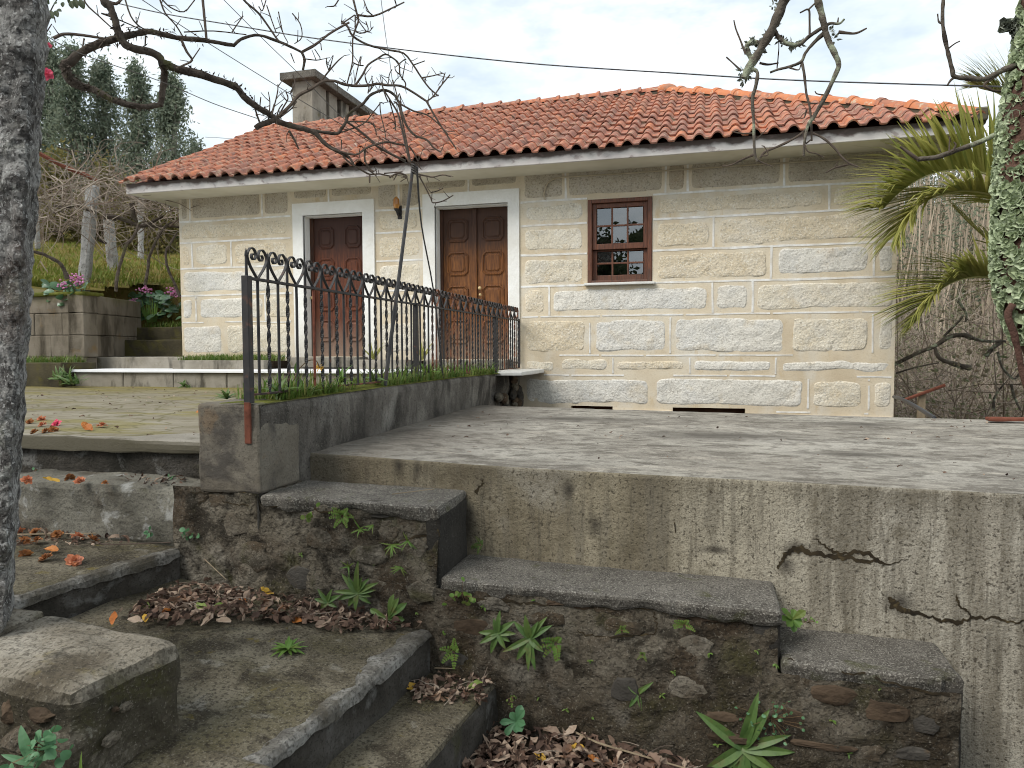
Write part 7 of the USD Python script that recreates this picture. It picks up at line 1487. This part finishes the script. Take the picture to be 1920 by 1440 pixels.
for i, ((px, py), z, r, mt, lb) in enumerate(FLW): 
    p = atZ(px, py + 3, z); solo('fallen_camellia', camellia(p + [0, 0, .006], r * 1.35, None, 300 + i, (R.uniform(-.5, .5), -.75, .75) if mt == 'camellia_pink' else None), M[mt], lb, 'flower')
def poly_pts(poly, n, z, g):
    poly = np.array(poly, float); pth = Polygon(poly); out = []
    while len(out) < n:
        q = poly.min(0) + g.random(2) * (poly.max(0) - poly.min(0))
        if pth.contains(shapely.Point(q)): P = atZ(q[0], q[1], z(q) if callable(z) else z); out.append(P)
    return np.array(out)
def curled(P, L, W, g, flat=.5):
    n = len(P); D = np.stack([g.normal(size=n), g.normal(size=n), g.normal(size=n) * flat], 1); D /= np.linalg.norm(D, axis=1, keepdims=True)
    s = np.cross(D, np.stack([g.normal(size=n) * .5, g.normal(size=n) * .5, np.ones(n)], 1)); s /= np.linalg.norm(s, axis=1, keepdims=True); nn = np.cross(s, D); nn *= np.sign(nn[:, 2:3] + 1e-9)
    L = L * g.uniform(.3, 1.35, n)[:, None]; W = W * g.uniform(.35, 1.35, n)[:, None]; c = g.uniform(-.25, .45, n)[:, None] * L; V = []
    for t, ww, h in ((0, .05, 0), (.3, .8, .35), (.65, .9, .3), (1, .08, -.2)):
        b = P + D * (t - .5) * L + nn * h * c; j = g.normal(size=(n, 1)) * .08 * L
        V += [b - s * W * ww * .5 + nn * (j + c * .4), b, b + s * W * ww * .5 + nn * (c * .5 - j)]
    V = np.stack(V, 1).reshape(-1, 3); k = np.arange(n)[:, None] * 12; F = []
    for r in range(3):
        for q in range(2): a = r * 3 + q; F += [k + [a, a + 1, a + 4], k + [a, a + 4, a + 3]]
    return V, np.vstack(F)
land_z = lambda q: float(np.interp(q[0], [300, 800], [-1.322, -1.462])) + .0
g = np.random.default_rng(91)
HEAP = [(330, 1104), (420, 1092), (520, 1112), (620, 1140), (720, 1160), (790, 1180), (640, 1182), (540, 1168), (430, 1160), (330, 1172), (262, 1165), (245, 1150)]
pA = poly_pts(HEAP, 800, land_z, g); pA[:, 2] += .006 + .035 * g.random(len(pA)) ** 2
pB = poly_pts([(770, 1290), (840, 1262), (920, 1282), (905, 1320), (830, 1318), (780, 1325)], 170, -1.695, g); pB[:, 2] += .004 + .02 * g.random(len(pB))
pC = poly_pts([(850, 1460), (900, 1370), (960, 1358), (1100, 1385), (1300, 1440), (1400, 1500), (900, 1500)], 900, -1.935, g); pC[:, 2] += .006 + .04 * g.random(len(pC)) ** 2
pD = poly_pts([(30, 960), (120, 965), (240, 1000), (250, 1020), (120, 1024), (30, 1030)], 150, -1.105, g); pD[:, 2] += .006
pE = poly_pts([(210, 890), (350, 895), (350, 912), (250, 910)], 40, -.785, g); pE[:, 2] += .006
pF = poly_pts([(60, 1350), (200, 1380), (200, 1460), (0, 1460)], 40, -1.93, g)
solo('leaf_litter', cat([curled(pA, .060, .034, g), curled(pB, .055, .03, g), curled(pC, .068, .042, g), curled(pD, .045, .02, g), curled(pE, .045, .018, g)]), M['litter'], 'drifts of dead brown leaves on the landing, the lowest tread and the court', 'leaf litter', kind='stuff')
bits = np.vstack([np.stack([g.uniform(-2.2, 2.4, 110), g.uniform(4.2, 7.0, 110), np.zeros(110)], 1)]); bits[:, 2] = slab_z(bits[:, 0], bits[:, 1]) + .012
bit2 = np.stack([g.uniform(-7.5, -2.9, 150), g.uniform(3.9, 8.0, 150), np.zeros(150)], 1); bit2[:, 2] = lerp(-.565, -.485, (bit2[:, 1] - 3.74) / 4.5) + .016
solo('small_debris', cat([curled(bits, .026, .015, g, .1), curled(bit2, .035, .02, g, .1)]), M['litter'], 'tiny dry leaf bits scattered over the concrete terrace and the paving', 'leaf bits', kind='stuff')
hp = np.vstack([pA[g.integers(len(pA), size=26)], pC[g.integers(len(pC), size=26)], pB[g.integers(len(pB), size=6)]]); tw_ = []
for p in hp:
    d = unit([g.normal(), g.normal() * .6, .12]); L = g.uniform(.05, .16); tw_.append(tube([p + [0, 0, .022] - d * L / 2, p + [0, 0, .028] + g.normal(size=3) * .006, p + [0, 0, .022] + d * L / 2], [.0022, .0014], 4))
solo('litter_twigs', cat(tw_), M['twig_grey'], 'thin dry twigs mixed into the drifts of dead leaves', 'twigs', kind='stuff')
LV = [(1130, 1373, -1.90, 'leaf_yellow', 'yellow leaf in the court litter nearest the stair foot'), (1080, 1405, -1.915, 'leaf_yellow', 'yellow-edged leaf in the middle of the court litter'), (1082, 1412, -1.90, 'leaf_pale', 'pale leaf beside the yellow-edged leaf') , (1113, 1430, -1.915, 'leaf_orange', 'orange-yellow leaf at the bottom edge of the court litter'), (1010, 1420, -1.915, 'leaf_yellow', 'curled yellow leaf at the left of the court litter'), (1035, 1430, -1.91, 'leaf_pale', 'beige leaf at the bottom of the court litter'),
      (1070, 1376, -1.90, 'leaf_pale', 'grey-beige leaf at the back of the court litter'), (500, 1115, -1.35, 'leaf_yellow', 'small yellow leaf leaning on the wall above the heap'), (556, 1167, -1.405, 'leaf_orange', 'orange leaf lying alone in front of the heap'), (275, 1157, -1.315, 'leaf_yellow', 'narrow yellow leaf at the left end of the heap'), (315, 1153, -1.32, 'leaf_orange', 'orange leaf on the left part of the heap'), (450, 1130, -1.36, 'leaf_orange', 'orange leaf on top of the heap near the wall'), (272, 1139, -1.31, 'leaf_green', 'greenish leaf at the far left of the heap'),
      (380, 1143, -1.33, 'leaf_green', 'olive leaf in the middle of the heap'), (408, 1143, -1.34, 'leaf_green', 'pale green leaf right of the olive leaf'), (300, 1112, -1.29, 'leaf_pale', 'large pale curled leaf at the back of the heap'), (388, 1170, -1.345, 'leaf_pale', 'large pale leaf at the front of the heap'), (417, 1166, -1.35, 'leaf_pale', 'pale rolled leaf at the front right of the heap'), (226, 1153, -1.31, 'leaf_pale', 'pale dry leaf on the bare landing left of the heap'), (255, 1166, -1.315, 'leaf_pale', 'grey folded leaf beside the parapet corner'),
      (773, 1292, -1.69, 'leaf_yellow', 'yellow leaf against the riser of the landing'), (890, 1288, -1.68, 'leaf_green', 'green leaf on the lowest tread'), (97, 1032, -1.11, 'leaf_orange', 'curled tan leaf on the wide upper tread'), (165, 825 - 20, -.55, 'leaf_orange', 'tan leaf on the paving between the camellias and the pier'), (372, 776, -.545, 'leaf_orange', 'rust-coloured leaf on the paving beside the pier'), (97, 905, -.78, 'leaf_yellow', 'yellow leaf on the narrow middle tread'), (215, 1166, -1.085, 'leaf_orange', 'rusty leaf scrap on the parapet block')]
for i, (px, py, z, mt, lb) in enumerate(LV):
    p = atZ(px, py, z) if z else atY(px, py, 3.41); d = unit([g.normal(), g.normal() * .6, .15]); s = mpp(p)
    solo('fallen_leaf', strap(p - d * 13 * s + [0, 0, .008], d, unit([g.normal() * .3, -.5, 1]), 30 * s, 15 * s, g.uniform(-1.3, 1.3), 7, 'oval', .45, .14, i), M[mt], lb, 'leaf')
TWG = [([(1066, 1370), (1120, 1396), (1200, 1420), (1290, 1446)], -1.90, .006, 'long straw-coloured stick across the court litter'), ([(1212, 1418), (1240, 1404), (1262, 1402)], -1.90, .003, 'side twig of the long stick on the court litter'), ([(363, 1030), (380, 1048), (405, 1072), (424, 1090)], -1.20, .003, 'dry grass stalk leaning on the wall above the heap'), ([(290, 1164), (340, 1158), (390, 1150), (430, 1142)], -1.33, .003, 'pale twig across the front of the heap'), ([(240, 1158), (290, 1130), (340, 1100), (380, 1090)], -1.31, .003, 'thin twig at the back of the heap'),
       ([(32, 1005), (120, 1004), (200, 1003), (260, 1008)], -1.105, .004, 'long twig along the foot of the pale riser'), ([(165, 1020), (210, 1024), (270, 1022), (320, 1020)], -1.115, .005, 'brown stick near the right end of the wide upper tread'), ([(205, 1012), (209, 1020)], -1.10, .003, 'forked end of the brown stick'), ([(30, 1026), (60, 1024)], -1.11, .003, 'short twig in front of the granite post'), ([(815, 1256), (850, 1257)], -1.66, .003, 'short pale twig under the landing riser'), ([(800, 1306), (880, 1308)], -1.69, .003, 'twig across the lowest tread'), ([(735, 930), (815, 920)], -.79, .003, 'straw lying on the upper coping at the terrace foot')]
for l, z, r, lb in TWG:
    P = spline(np.array([atZ(a, b, z) for a, b in l]), 4); solo('fallen_twig', tube(P + [0, 0, .01], [r, r * .6], 5, .3), M['timber'] if 'straw' in lb or 'pale' in lb or 'dry' in lb else M['bark_twig'], lb, 'twig')
